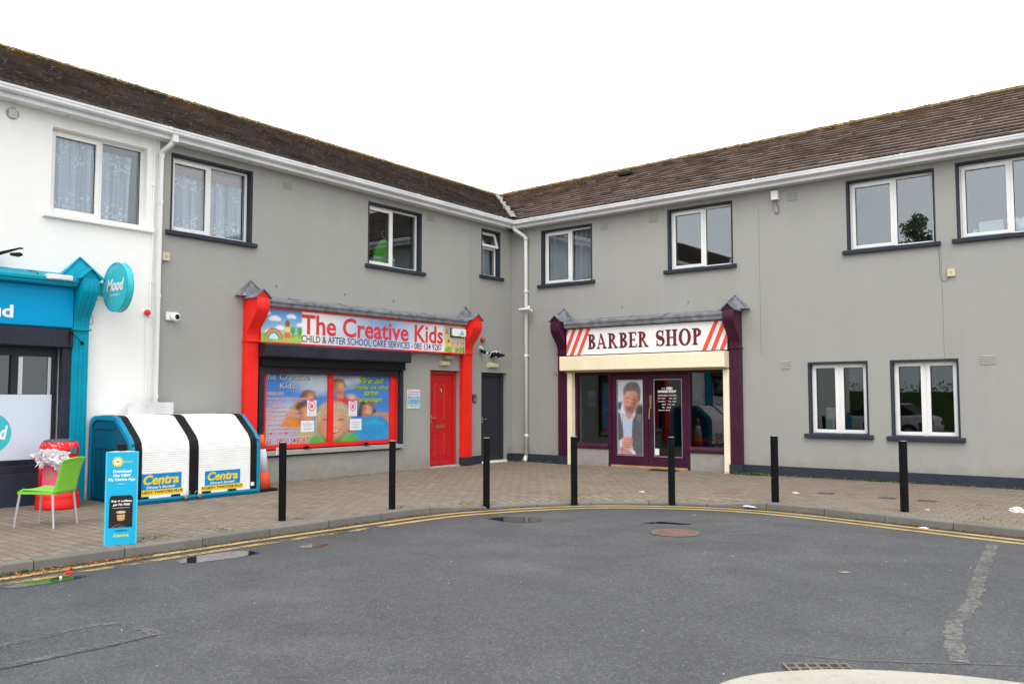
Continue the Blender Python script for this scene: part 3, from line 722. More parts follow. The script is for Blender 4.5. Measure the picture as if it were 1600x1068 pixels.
# --- dark flush door
m = MB(TL); m.box(.24, .33, -.17, -.09, .05, 2.21); m.box(1.12, 1.19, -.17, -.09, .05, 2.21); m.box(.33, 1.12, -.17, -.09, 2.14, 2.21); m.box(.22, .24, -.3, -.10, -.1, 2.23); m.box(1.19, 1.21, -.3, -.1, -.1, 2.23); m.box(.24, 1.19, -.3, -.1, 2.21, 2.23)
M_CHAR = paint('charcoal_door', (.026, .029, .036), .6, .1, .05)
d2 = m.build('door', M_CHAR, grey, bevel=.004, label='dark navy flush door near the inner corner')
m = MB(TL); m.box(.34, 1.11, -.175, -.125, .06, 2.135); 
m.box(.46, .475, -.125, -.121, .1, 2.1); m.build('door_leaf', M_CHAR, d2, bevel=.003)
m = MB(TL); m.box(1.02, 1.05, -.125, -.115, .98, 1.14); m.tube([(1.035, -.115, 1.08), (1.035, -.07, 1.08), (.93, -.065, 1.08)], .010, 8); m.build('handle', M_STEEL, d2)
MB(TL).box(.22, 1.21, -.3, .03, -.1, .045).build('threshold', M_CREAMB, d2, bevel=.005)
room(TL, .05, 3.3, .0, 2.7, grey, .6, o=-.32)

# --- barber shop on the right wing
pilaster(TR, 1.53, 1.80, grey, M_PURP, plinthm=M_NAVY); pilaster(TR, 5.995, 6.25, grey, M_PURP, plinthm=M_NAVY)
cornice(TR, 1.83, 5.96, grey, M_LEAD, z0=3.265, zt=3.41, zw=3.50)
MB(TR).box(1.81, 5.99, .0, .175, 2.60, 3.262).build('fascia_board', M_PURP, grey, bevel=.004)
m = MB(TR); m.prism([(.0, 2.245), (.33, 2.245), (.35, 2.262), (.35, 2.575), (.335, 2.59), (.0, 2.59)], 's', 1.74, 5.992); sb2 = m.build('shutter_box', M_CREAM, grey, bevel=.004)
m = MB(TR); m.box(1.80, 5.985, .06, .20, 2.205, 2.244); m.build('shutter_bottom_rail', paint('tan_steel', (.40, .32, .20), .5, .1), sb2, bevel=.003)
for a, b_ in ((1.825, 1.955), (5.865, 5.993)): MB(TR).box(a, b_, .0, .15, .0, 2.204).build('shutter_guide', M_CREAM, sb2, bevel=.004)
# timber shop window and doors
O0, O1 = -.02, -.12
m = MB(TR)
m.box(1.925, 2.00, O1, O0, .40, 2.28); m.box(2.88, 2.955, O1, O0, .02, 2.28); m.box(4.925, 5.0, O1, O0, .02, 2.28); m.box(5.80, 5.895, O1, O0, .40, 2.28)
m.box(2.0, 2.88, O1, O0, 2.14, 2.28); m.box(5.0, 5.80, O1, O0, 2.15, 2.28); m.box(2.955, 4.925, O1, O0, 2.15, 2.28)
bw = m.build('shop_window', M_PURP, grey, bevel=.005)
for a, b_ in ((1.925, 2.88), (5.0, 5.895)):
    q = MB(TR); q.prism([(-.12, .40), (.02, .395), (.045, .42), (.045, .47), (.0, .53), (-.12, .53)], 's', a, b_); q.build('bottom_rail', M_PURP, bw, bevel=.004)
    MB(TR).box(a, b_, -.20, -.005, -.1, .395).build('stall_riser', M_GREY, bw)
for a, b_ in ((2.0, 2.88), (5.0, 5.80)): MB(TR).box(a, b_, -.08, -.07, .53, 2.15).build('pane', M_GLASSD, bw)
for a, b_, hd in ((2.962, 3.928, 1), (3.938, 4.918, 0)):
    q = MB(TR); st = .135
    q.box(a, a+st, -.10, -.045, .05, 2.14); q.box(b_-st, b_, -.10, -.045, .05, 2.14); q.box(a+st, b_-st, -.10, -.045, .05, .27); q.box(a+st, b_-st, -.10, -.045, 2.02, 2.14)
    dd = q.build('shop_door', M_PURP, grey, bevel=.006, label='purple glazed door leaf with %s' % ('a tall picture in its glass' if hd else 'white lettering on its dark glass'))
    MB(TR).box(a+st, b_-st, -.078, -.068, .27, 2.02).build('pane', M_GLASSD, dd)
    q = MB(TR); k = .012
    for (x0, x1, c, d) in ((a+st, a+st+k, .27, 2.02), (b_-st-k, b_-st, .27, 2.02), (a+st+k, b_-st-k, 2.02-k, 2.02), (a+st+k, b_-st-k, .27, .27+k)): q.box(x0, x1, -.068, -.055, c, d)
    q.build('glazing_bead', M_ALU, dd)
    if not hd:
        q = MB(TR); q.box(a+.035, a+.085, -.045, -.032, 1.36, 1.66); q.tube([(a+.06, -.032, 1.36), (a+.06, .015, 1.34), (a+.055, .02, 1.12)], .012, 8); q.build('handle', M_BRASS, dd, bevel=.002)
MB(TR).box(2.955, 4.925, -.16, .01, -.1, .048).build('threshold', M_WOOD, grey, bevel=.006)
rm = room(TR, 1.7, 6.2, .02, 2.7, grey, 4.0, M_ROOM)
m = MB(TR); m.box(1.925, 5.9, -.3, -.125, 2.15, 2.29); m.build('lintel', M_BLACKP, grey)

# --- teal shop on the white end
pilaster(TL, 10.925, 11.175, white, M_TEAL, o=.14, ztop=2.655, zc=3.47, otop=.40, capmat=M_TEAL, flutes=3, zpl=.0, tri=.34)
cornice(TL, 11.19, 20.2, white, M_TEAL, o=.33, z0=3.315, zt=3.42, zw=3.54)
MB(TL).box(11.178, 20.2, .0, .13, 2.68, 3.31).build('fascia_board', M_TEAL, white)
m = MB(TL); m.prism([(.0, 2.375), (.15, 2.375), (.17, 2.39), (.17, 2.655), (.15, 2.668), (.0, 2.668)], 's', 11.178, 20.2); sb3 = m.build('shutter_box', M_SHUT, white, bevel=.004)
MB(TL).box(11.178, 11.31, .0, .11, .30, 2.374).build('shutter_guide', M_SHUT, sb3, bevel=.004)
m = MB(TL)
m.box(11.31, 11.375, -.16, -.06, .60, 2.45); m.box(11.375, 20, -.16, -.06, .60, .68); m.box(11.375, 20, -.16, -.06, 2.24, 2.45); m.box(11.31, 20, -.16, .05, .50, .60)
for s in (11.87, 13.4, 15.0, 16.6, 18.2): m.box(s, s+.10, -.15, -.06, .68, 2.24)
tw_ = m.build('shop_window', M_SHUT, white, bevel=.004)
for a, b_ in ((11.375, 11.87), (11.97, 13.4), (13.5, 15.0), (15.1, 16.6), (16.7, 18.2), (18.3, 20)): MB(TL).box(a, b_, -.115, -.105, .68, 2.24).build('pane', M_GLASSD, tw_)
m = MB(TL); m.box(11.385, 11.43, -.104, -.09, 1.64, 2.23); m.box(11.80, 11.86, -.104, -.09, 1.66, 2.22); m.build('window_bead', M_ALU, tw_)
t_ = NT('frosted_film'); t_.col((.64, .70, .80, 1)); t_.rough(.45); M_FROST = t_.m
m = MB(TL); m.box(11.38, 13.4, -.0595, -.056, .682, 1.655); m.build('frosted_film', M_FROST, tw_)
MB(TL).box(11.18, 20.2, .0005, .05, -.1, .495).build('plinth', M_NAVY, white, bevel=.005)
room(TL, 11.2, 20.2, .2, 2.6, white, 3.0, M_ROOML)
MB(TL).box(20.2, 20.5, .0, .14, -.1, 3.47).build('pilaster', M_TEAL, white)
# ------------------------------------------------------------------ signs
# childcare fascia sign: printed panel 5.7 m long
sg = thing('shop_sign', TL(4.9, .18, 2.66), 'long printed fascia sign of the childcare shop with big red lettering on white', 'sign')
P = Paint(430, 60, 5.70, .62, (250, 250, 252))
P.ell(2.6, .45, .75, .42, (150, 190, 232), .9, op=.75); P.ell(3.2, .15, .6, .3, (90, 150, 215), .9, op=.8); P.ell(4.0, .25, .5, .5, (190, 205, 240), .9, op=.6); P.ell(2.0, .55, .5, .2, (200, 210, 240), .9, op=.5)
P.poly([(0, 0), (.93, 0), (.93, .62), (0, .62)], (74, 152, 222), .01)
t_g = np.clip((P.y-0)/.45, 0, 1)*(P.x < .93); P.mix(t_g*.75, (186, 224, 244))
for cx, cy, r in ((.30, .17, .11), (.68, .11, .09), (.42, .34, .09), (.9, .26, .08), (.07, .07, .10), (.20, .42, .1)):
    for dx, dy, q in ((0, 0, 1), (-.6, .2, .7), (.6, .2, .7)): P.ell(cx+dx*r, cy+dy*r, r*q, r*.45*q, (250, 252, 255), .3, op=.9)
P.poly([(0, .46), (.25, .44), (.6, .47), (.93, .44), (.93, .62), (0, .62)], (140, 200, 75), .01); P.poly([(.3, .52), (.93, .49), (.93, .62), (.25, .62)], (168, 214, 98), .03)
for r, c in ((.20, (226, 88, 60)), (.175, (240, 180, 60)), (.15, (120, 190, 90)), (.125, (90, 150, 220)), (.10, (235, 245, 250))):
    m_ = ((np.hypot(P.x-.28, (P.y-.56)) < r) & (P.y < .565)); P.mix(m_.astype(float), c)
for tx in (.72, .88): P.line([(tx, .42), (tx, .52)], .012, (120, 90, 60), 1, .006); P.ell(tx, .385, .055, .07, (84, 170, 60), .2)
P.line([(.56, .52), (.56, .60)], .02, (230, 170, 150), 1, .01); P.line([(.62, .52), (.62, .60)], .02, (230, 170, 150), 1, .01)      # a child with arms up, seen from behind
P.poly([(.53, .40), (.65, .40), (.66, .53), (.52, .53)], (236, 120, 60), .01); P.poly([(.54, .32), (.64, .32), (.65, .42), (.53, .42)], (240, 230, 90), .01)
P.line([(.55, .33), (.50, .24)], .02, (230, 175, 140), 1, .01); P.line([(.63, .33), (.68, .24)], .02, (230, 175, 140), 1, .01); P.ell(.59, .26, .06, .06, (150, 92, 50), .15)
P.poly([(4.98, 0), (5.7, 0), (5.7, .62), (4.98, .62)], (214, 226, 196), .01); P.poly([(4.98, .0), (5.2, 0), (5.2, .3), (4.98, .3)], (150, 190, 175), .1, .8); P.poly([(5.2, .30), (5.7, .30), (5.7, .62), (5.15, .62)], (222, 202, 170), .06)
P.poly([(5.03, .18), (5.11, .18), (5.11, .56), (5.04, .56)], (236, 196, 96), .01); P.poly([(5.0, .20), (5.07, .04), (5.15, .20)], (222, 120, 50), .01); P.poly([(5.09, .38), (5.18, .38), (5.17, .54), (5.09, .54)], (240, 205, 80), .01); P.poly([(5.07, .39), (5.13, .30), (5.20, .39)], (200, 80, 40), .01)
rs = np.random.RandomState(4)
for _ in range(34): x = rs.choice([rs.uniform(5.0, 5.22), rs.uniform(5.35, 5.66)]); P.ell(x, rs.uniform(.50, .61), .035, .03, (90+rs.randint(60), 165+rs.randint(40), 50), .4, op=.9)
for x in (5.25, 5.42, 5.55, 5.63): P.line([(x, .58), (x+.02, .38)], .012, (120, 160, 60), .8, .01); P.ell(x+.02, .40, .02, .03, (220, 120, 50), .3)
P.mottle(.03, .2, 2)
print_mesh(P, 0, P.nx, lambda u, v: TL(7.752-.002-u*5.73, .1775, 3.282-v*.625), 'panel', sg)
m = MB(TL); text_on(m, 'The Creative Kids', FL(.180), -6.82, -2.79, 2.838, 3.235, bold=.022); m.build('lettering', M_SRED, sg, recalc=False)
m = MB(TL); text_on(m, 'CHILD & AFTER SCHOOL CARE SERVICES - 085 134 9287', FL(.1805), -6.82, -2.83, 2.685, 2.825, bold=.006); m.build('lettering', M_BLK, sg, recalc=False)
m = MB(TL); m.box(4.993, 4.999, .1776, .1790, 2.66, 3.28); m.box(4.985, 5.0, .1776, .1792, 2.90, 2.94); m.build('panel_joint', M_LEAD, sg)
# barber fascia sign
sg = thing('shop_sign', TR(3.9, .18, 2.62), 'white fascia sign with dark red serif lettering and slanted orange stripes', 'sign')
m = MB(TR); m.box(1.84, 3.895, .176, .186, 2.625, 3.245); m.box(3.898, 5.985, .176, .186, 2.625, 3.245); m.build('panel', M_WPRINT, sg)
def stripe(top0, top1, bot0, bot1, z0=2.626, z1=3.244, clip=None):
    P_ = [(bot0, z0), (bot1, z0), (top1, z1), (top0, z1)]
    if clip:
        lo, hi = clip; out = []
        for i in range(4):
            a, b_ = P_[i], P_[(i+1) % 4]
            for q in (a,):
                if lo <= q[0] <= hi: out.append(q)
            for lim in (lo, hi):
                if (a[0]-lim)*(b_[0]-lim) < 0: f = (lim-a[0])/(b_[0]-a[0]); out.append((lim, a[1]+f*(b_[1]-a[1])))
        P_ = out
    return P_
for a, b_, c, d in ((1.72, 1.92, 1.43, 1.63), (2.02, 2.12, 1.73, 1.84), (2.22, 2.33, 1.93, 2.04), (2.43, 2.53, 2.14, 2.24),
                    (5.70, 5.80, 5.40, 5.51), (5.89, 5.99, 5.61, 5.72), (6.09, 6.19, 5.81, 5.92)):
    pl = stripe(a, b_, c, d, clip=(1.842, 5.983))
    cx = sum(p[0] for p in pl)/len(pl); cz = sum(p[1] for p in pl)/len(pl); pl.sort(key=lambda p: math.atan2(p[1]-cz, p[0]-cx))
    if len(pl) > 2: m = MB(TR); m.quad(*[(x, .1875, z) for x, z in pl]); m.build('stripe', M_STRIPE, sg, recalc=False)
# condensed serif capitals with thick stems and hairline serifs
def glyph(ch):
    q = []
    R4 = lambda x0, x1, y0, y1: q.append([(x0, y0), (x1, y0), (x1, y1), (x0, y1)])
    def arc(cx, cy, ro, so, ri, si, a0, a1, n=14, dx=0, dy=0):
        for i in range(n):
            t0 = math.radians(a0+(a1-a0)*i/n); t1 = math.radians(a0+(a1-a0)*(i+1)/n)
            q.append([(cx+ro*math.cos(t0), cy+so*math.sin(t0)), (cx+ro*math.cos(t1), cy+so*math.sin(t1)), (cx+dx+ri*math.cos(t1), cy+dy+si*math.sin(t1)), (cx+dx+ri*math.cos(t0), cy+dy+si*math.sin(t0))])
    def serif(x0, x1, y, d): q.append([(x0, y), (x1, y), (x1, y+d*.035), ((x0+x1)/2+(x1-x0)*.28, y+d*.075), ((x0+x1)/2-(x1-x0)*.28, y+d*.075), (x0, y+d*.035)])
    sw = .17
    if ch in 'BRP':
        R4(.10, .10+sw, .03, .97); serif(.0, .37, 0, 1); R4(0, .3, .955, 1.0)
        top = .5 if ch != 'B' else .53
        arc(.26, (1+top)/2, .34, (1-top)/2, .17, (1-top)/2-.055, -90, 90)
        R4(.2, .28, .945, 1.0); R4(.2, .28, top, top+.05); w_ = .62
        if ch == 'B': arc(.26, .265, .40, .265, .21, .205, -90, 90); R4(.2, .28, 0, .055); w_ = .68
        if ch == 'R': q.append([(.27, .52), (.42, .52), (.78, .035), (.58, .035)]); serif(.55, .86, 0, 1); w_ = .86
    elif ch == 'A':
        q.append([(.28, 1.0), (.42, 1.0), (.80, .03), (.61, .03)]); q.append([(.30, .97), (.36, .97), (.15, .03), (.09, .03)]); R4(.2, .58, .30, .36); serif(0, .25, 0, 1); serif(.52, .88, 0, 1); w_ = .88
    elif ch == 'E':
        R4(.10, .10+sw, .03, .97); serif(0, .37, 0, 1); R4(0, .62, .95, 1.0); R4(.2, .66, 0, .055); R4(.25, .5, .485, .535)
        q.append([(.57, .95), (.62, .95), (.62, .80), (.59, .80)]); q.append([(.62, .05), (.66, .05), (.68, .22), (.64, .22)]); R4(.47, .5, .41, .61); w_ = .68
    elif ch == 'H':
        for x in (.10, .58): R4(x, x+sw, .03, .97); serif(x-.1, x+sw+.1, 0, 1); serif(x-.1, x+sw+.1, 1, -1)
        R4(.25, .6, .49, .54); w_ = .85
    elif ch == 'O': arc(.42, .5, .42, .52, .235, .465, 0, 360, 36); w_ = .84
    elif ch == 'S':
        c = []; n = 40
        for i in range(n+1):
            t = i/n
            if t < .5: a = math.radians(30+ (270-30)*t*2); c.append((.31+.23*math.cos(a), .745+.215*math.sin(a)))
            else: a = math.radians(90-(240)*(t-.5)*2); c.append((.31+.25*math.cos(a), .27+.235*math.sin(a)))
        for i in range(n):
            def off(k):
                p0 = c[max(k-1, 0)]; p1 = c[min(k+1, n)]; dx, dy = p1[0]-p0[0], p1[1]-p0[1]; L = math.hypot(dx, dy) or 1
                t = k/n; wd = .022+.085*math.exp(-((t-.5)/.23)**2)
                return (c[k][0]-dy/L*wd, c[k][1]+dx/L*wd), (c[k][0]+dy/L*wd, c[k][1]-dx/L*wd)
            a, b_ = off(i), off(i+1); q.append([a[0], b_[0], b_[1], a[1]])
        q.append([(.49, .66), (.53, .66), (.55, 1.0), (.50, .95)]); q.append([(.06, .34), (.10, .34), (.09, .05), (.05, .0)]); w_ = .60
    return q, w_
def word(mb, txt, x0, x1, z0, z1, o, grow=0.0, dx=0, dz=0):
    gs = [glyph(c) for c in txt]; gap = .13; tot = sum(g[1] for g in gs)+gap*(len(gs)-1); k = (x1-x0)/tot; x = x0
    for i, (qs, w_) in enumerate(gs):
        for j, poly in enumerate(qs):
            if grow:
                cx = sum(p[0] for p in poly)/len(poly); cy = sum(p[1] for p in poly)/len(poly)
                poly = [(p[0]+grow/k*(1 if p[0] > cx else -1), p[1]+grow/(z1-z0)*(1 if p[1] > cy else -1)) for p in poly]
            mb.quad(*[(x+p[0]*k+dx, o+j*.00004, z0+p[1]*(z1-z0)+dz) for p in poly])
        x += (w_+gap)*k
for w_ in (('BARBER', 2.47, 4.10, 2.752, 3.095), ('SHOP', 4.295, 5.40, 2.752, 3.105)):
    m = MB(TR); word(m, *w_, .1870, .008, -.010, .004); m.build('lettering_shadow', M_BLK, sg, recalc=False)
for w_ in (('BARBER', 2.47, 4.10, 2.752, 3.095), ('SHOP', 4.295, 5.40, 2.752, 3.105)):
    m = MB(TR); word(m, *w_, .1925); m.build('lettering', paint('sign_dark_red', (.17, .015, .018), .45, .05, 0), sg, recalc=False)
# teal fascia sign, only the last letters of its name are in view
sg = thing('shop_sign', TL(15.7, .135, 2.69), 'bright blue fascia sign panel of the teal shop ending in white letters', 'sign')
m = MB(TL); m.box(11.185, 20.15, .1305, .150, 2.695, 3.305); m.build('panel', M_TEALB, sg)
m = MB(TL); text_on(m, 'ud', FL(.152), -12.37, -12.055, 2.785, 2.975, bold=.03); m.build('lettering', M_WPRINT, sg, recalc=False)

# projecting round sign
dY = 10.66; dc = (.495, 3.345)
sg = thing('projecting_sign', (0, -dY, 3.345), 'round turquoise projecting sign on a bracket beside the teal shopfront', 'sign')
fr = lambda y: (lambda x, z, k: (dc[0]+x, -dY-y, dc[1]+z))
m = MB(lambda x, z, k: (dc[0]+x, -dY+k, dc[1]+z)); n = 48; R_ = .385
P_ = [(R_*math.cos(2*math.pi*i/n), R_*math.sin(2*math.pi*i/n)) for i in range(n)]
m.add([(x, z, -.048) for x, z in P_]+[(x, z, .048) for x, z in P_], [tuple(range(n)), tuple(range(n, 2*n))]+[(i, (i+1) % n, n+(i+1) % n, n+i) for i in range(n)])
dsc = m.build('disc', M_CYDISC, sg)
m = MB(lambda x, z, k: (dc[0]+x, -dY+k, dc[1]+z)); P2 = [(.393*math.cos(2*math.pi*i/n), .393*math.sin(2*math.pi*i/n)) for i in range(n)]
for k0, k1 in ((-.054, -.044), (.044, .054)):
    for i in range(n):
        j = (i+1) % n; f = .955
        m.add([(P2[i][0], P2[i][1], k0), (P2[j][0], P2[j][1], k0), (P2[j][0]*f, P2[j][1]*f, k0), (P2[i][0]*f, P2[i][1]*f, k0), (P2[i][0], P2[i][1], k1), (P2[j][0], P2[j][1], k1), (P2[j][0]*f, P2[j][1]*f, k1), (P2[i][0]*f, P2[i][1]*f, k1)],
              [(0, 1, 2, 3), (4, 7, 6, 5), (0, 4, 5, 1), (3, 2, 6, 7)])
m.build('rim', paint('turquoise_rim', (.02, .42, .56), .3, .05), dsc)
m = MB(); text_on(m, 'Mood', lambda u, v: (dc[0]+u, -dY-.0495, dc[1]+v), -.27, .27, -.06, .135, bold=.035, shear=.25); text_on(m, 'HAIR & BEAUTY', lambda u, v: (dc[0]+u, -dY-.0495, dc[1]+v), -.17, .17, -.135, -.105, bold=.01)
m.build('lettering', M_WPRINT, dsc, recalc=False)
m = MB(); m.box(-.0, .02, -dY-.09, -dY+.09, 3.24, 3.46); m.box(.02, .12, -dY-.05, -dY+.05, 3.27, 3.43); m.build('bracket', M_CYDISC, sg, bevel=.004)
m = MB(TL); m.tube([(10.66, .02, 3.26), (10.72, .015, 3.18), (10.84, .012, 3.13), (10.87, .012, 3.05), (10.82, .012, 2.90), (10.80, .012, 2.80), (10.84, .012, 2.77), (10.88, .012, 2.82)], .006, 5)
tag(m.build('cable', M_STEEL, loc=TL(10.8, 0, 2.8)), 'thin grey cable looping on the white wall below the round sign', 'cable')

# ------------------------------------------------------------------ childcare window pictures and notices
P = Paint(380, 165, 1300, 745, (80, 140, 220))
P.grad((70, 135, 215), (88, 150, 228)); q = lambda x, y: (x-85, y-130)
def E_(x, y, rx, ry, c, soft=.12, rot=0, op=1): P.ell(x-85, y-128, rx, ry, c, soft, rot, op)
def G_(pts, c, soft=6, op=1): P.poly([q(*p) for p in pts], c, soft, op)
def N_(pts, wd, c, op=1): P.line([q(*p) for p in pts], wd, c, op, 4)
for x, y, rx, ry in ((560, 200, 190, 110), (470, 160, 120, 70), (660, 300, 140, 60), (700, 180, 120, 90), (930, 220, 90, 60), (1050, 190, 60, 40), (180, 700, 260, 200), (340, 560, 140, 120)): E_(x, y, rx, ry, (205, 212, 222), .7, 0, .85)
E_(150, 720, 240, 180, (190, 180, 190), .8, 0, .6)
G_([(790, 400), (900, 380), (1040, 385), (1060, 470), (790, 480)], (226, 60, 84), 10)                    # red jersey
G_([(830, 340), (900, 320), (910, 400), (850, 410)], (214, 140, 110)); E_(862, 265, 62, 82, (212, 140, 108), .12, -8); G_([(795, 250), (800, 200), (850, 182), (905, 200), (930, 270), (915, 290), (900, 235), (850, 215), (805, 225)], (100, 76, 66), 12)
N_([(835, 262), (855, 260)], 7, (90, 60, 55), .8); N_([(880, 258), (898, 262)], 7, (90, 60, 55), .8); N_([(850, 300), (885, 300)], 7, (150, 60, 60), .9)
E_(985, 385, 46, 30, (235, 200, 185), .5, 20, .8)
G_([(330, 510), (430, 410), (470, 420), (400, 520)], (222, 150, 96), 8)                                   # raised arm
E_(545, 375, 78, 62, (200, 108, 88), .15, 10); G_([(440, 400), (470, 340), (530, 312), (600, 330), (628, 400), (600, 420), (590, 370), (540, 345), (490, 370), (470, 430)], (118, 88, 60), 12)
N_([(520, 370), (545, 366)], 7, (90, 50, 45), .8); N_([(575, 372), (592, 376)], 7, (90, 50, 45), .8); N_([(540, 398), (580, 398)], 8, (235, 215, 205), .8)
E_(505, 560, 105, 110, (206, 140, 110), .15, 15); G_([(400, 500), (430, 440), (520, 430), (600, 450), (560, 480), (470, 500), (420, 530)], (86, 80, 66), 14)
N_([(450, 560), (480, 556)], 8, (100, 60, 50), .8); N_([(520, 590), (560, 586)], 8, (130, 50, 50), .7)
G_([(250, 690), (300, 560), (380, 520), (440, 640), (560, 640), (560, 720), (420, 720)], (236, 150, 64), 14); G_([(410, 790), (430, 720), (600, 700), (640, 880), (400, 895)], (205, 190, 110), 20, .9)
E_(1150, 520, 74, 92, (208, 150, 120), .14, 8); G_([(1065, 520), (1080, 450), (1150, 430), (1215, 450), (1235, 540), (1215, 600), (1200, 520), (1150, 465), (1100, 480), (1085, 600), (1050, 610)], (52, 44, 46), 12)
N_([(1115, 515), (1140, 512)], 7, (60, 40, 40), .9); N_([(1170, 515), (1192, 520)], 7, (60, 40, 40), .9); N_([(1125, 556), (1150, 566), (1180, 556)], 8, (240, 220, 215), .9)
G_([(1010, 700), (1080, 620), (1180, 590), (1300, 610), (1390, 700), (1390, 860), (1090, 870)], (52, 158, 218), 14); G_([(1100, 700), (1240, 640), (1340, 700), (1240, 690)], (90, 185, 235), 20, .6)
G_([(1200, 570), (1290, 565), (1385, 570), (1385, 680), (1340, 640), (1300, 600), (1220, 600)], (214, 150, 122), 10)
for y in (590, 612, 634): N_([(1300, y), (1375, y+12)], 5, (170, 100, 84), .7)
# blond child in front
G_([(540, 895), (575, 812), (680, 775), (800, 830), (900, 795), (1000, 775), (1065, 840), (1085, 895)], (88, 186, 88), 12); G_([(690, 800), (800, 880), (900, 805), (870, 895), (740, 895)], (52, 146, 62), 16, .8)
for k in range(6): N_([(590+k*20, 890), (640+k*16, 800)], 4, (60, 150, 66), .35); N_([(940+k*22, 800), (980+k*18, 890)], 4, (60, 150, 66), .35)
hr = np.random.RandomState(31)
E_(800, 610, 178, 180, (196, 176, 138), .16); E_(668, 690, 50, 110, (188, 164, 122), .4, 8, .9); E_(934, 690, 44, 110, (184, 160, 120), .4, -8, .9)
E_(806, 690, 150, 168, (150, 104, 78), .12, 0, .55)                       # shade under the hair and chin
E_(802, 672, 140, 162, (222, 166, 132), .12); E_(830, 640, 100, 100, (238, 190, 156), .7, 0, .6); E_(700, 700, 40, 110, (190, 132, 102), .8, 0, .55); E_(910, 720, 36, 100, (192, 134, 104), .8, 0, .5)
G_([(640, 650), (640, 560), (690, 480), (790, 440), (890, 455), (955, 530), (972, 650), (945, 600), (925, 548), (880, 512), (840, 530), (770, 520), (720, 560), (676, 590), (662, 640)], (206, 188, 152), 22)
for k in range(120):                                                       # swept strands of different tone
    x0 = hr.uniform(660, 940); y0 = 445+((x0-800)/150)**2*60+hr.uniform(-8, 30); dx = (x0-850)*.45+hr.uniform(-25, 25); L_h = hr.uniform(50, 110)
    c = [(232, 218, 188), (178, 154, 112), (216, 198, 160), (156, 130, 92)][hr.randint(4)]
    N_([(x0, y0), (x0+dx*.6, y0+L_h*.5), (x0+dx, y0+L_h*.85)], hr.uniform(2.5, 5), c, .42)
for k in range(40):
    sx_ = hr.choice([-1, 1]); x0 = 800+sx_*hr.uniform(138, 178); y0 = hr.uniform(560, 690); N_([(x0, y0), (x0+sx_*hr.uniform(-12, 16), y0+hr.uniform(60, 120))], hr.uniform(2.5, 5), [(226, 210, 176), (160, 134, 96), (200, 180, 140)][hr.randint(3)], .5)
for ex in (726, 882):
    E_(ex, 634, 34, 16, (196, 138, 108), .7, 0, .8); N_([(ex-28, 636), (ex-8, 626), (ex+12, 627), (ex+28, 637)], 7, (78, 52, 44), .9); N_([(ex-24, 648), (ex, 654), (ex+24, 648)], 4, (178, 116, 90), .6); N_([(ex-32, 602), (ex, 590), (ex+32, 600)], 8, (176, 138, 100), .6)
E_(806, 690, 20, 30, (238, 186, 152), .6, 0, .7); N_([(784, 712), (794, 720), (806, 716), (818, 720), (828, 712)], 5, (178, 112, 88), .75)
E_(734, 726, 38, 26, (234, 148, 124), .8, 0, .55); E_(878, 724, 38, 26, (234, 148, 124), .8, 0, .55)
G_([(742, 742), (775, 752), (812, 756), (850, 750), (880, 738), (862, 768), (815, 786), (768, 772)], (150, 58, 54), 6); G_([(756, 748), (812, 758), (868, 746), (850, 764), (812, 770), (772, 762)], (246, 240, 234), 5)
N_([(730, 738), (742, 744)], 5, (180, 112, 90), .7); N_([(882, 736), (894, 728)], 5, (180, 112, 90), .7); E_(810, 812, 40, 12, (196, 136, 108), .8, 0, .5)
G_([(950, 750), (1015, 740), (1015, 775), (960, 780)], (226, 70, 60), 6)
# soft modelling on the other faces, hair and clothes
for cx, cy, rx, ry in ((862, 265, 62, 82), (545, 375, 70, 56), (505, 560, 92, 96), (1150, 520, 66, 84)):
    E_(cx+rx*.35, cy-ry*.15, rx*.55, ry*.6, (244, 190, 160), .9, 0, .55); E_(cx-rx*.75, cy+ry*.1, rx*.35, ry*.8, (140, 84, 66), .9, 0, .5); E_(cx, cy+ry*.85, rx*.5, ry*.22, (150, 92, 72), .9, 0, .5); E_(cx+rx*.05, cy+ry*.12, rx*.12, ry*.2, (240, 180, 150), .8, 0, .6)
for x0, y0, w_h, h_h, base in ((850, 205, 60, 40, 60), (540, 335, 90, 45, 70), (490, 470, 100, 50, 50), (1150, 460, 80, 60, 30), (1080, 540, 20, 60, 30), (1222, 545, 20, 60, 30)):
    for k in range(26):
        x = x0+hr.uniform(-w_h, w_h); y = y0+hr.uniform(-h_h, h_h)*.6; v_ = base+hr.randint(-25, 70); N_([(x, y), (x+hr.uniform(-18, 18), y+hr.uniform(12, 34))], hr.uniform(2.5, 4.5), (v_+22, v_+8, v_), .5)
for k in range(16): x = hr.uniform(1060, 1370); y = hr.uniform(640, 840); N_([(x, y), (x+hr.uniform(-60, 60), y+hr.uniform(10, 60))], hr.uniform(8, 18), [(34, 128, 190), (90, 184, 236)][hr.randint(2)], .35)
for k in range(14): x = hr.uniform(280, 520); y = hr.uniform(580, 700); N_([(x, y), (x+hr.uniform(-50, 50), y+hr.uniform(10, 50))], hr.uniform(8, 16), [(206, 112, 40), (250, 180, 100)][hr.randint(2)], .35)
P.mottle(.07, 60, 1); P.mottle(.05, 18, 8)
cut0 = int(P.nx*(750-85)/1300); cut1 = int(P.nx*(795-85)/1300)
zp0, zp1 = .705, 2.105
post = thing('window_poster', TL(6.7, -.072, zp0), 'printed film of children with red text lines, left pane of the red window', 'poster')
pic = print_mesh(P, 0, cut0, lambda u, v: TL(7.455-u*1.495, -.0725, zp1-v*(zp1-zp0)), 'picture', post)
def px2L(x, y): return (-(7.455-(x-85)/665*1.495), zp1-(y-128)/755*(zp1-zp0))      # zoomed-photo pixel -> (u, v)
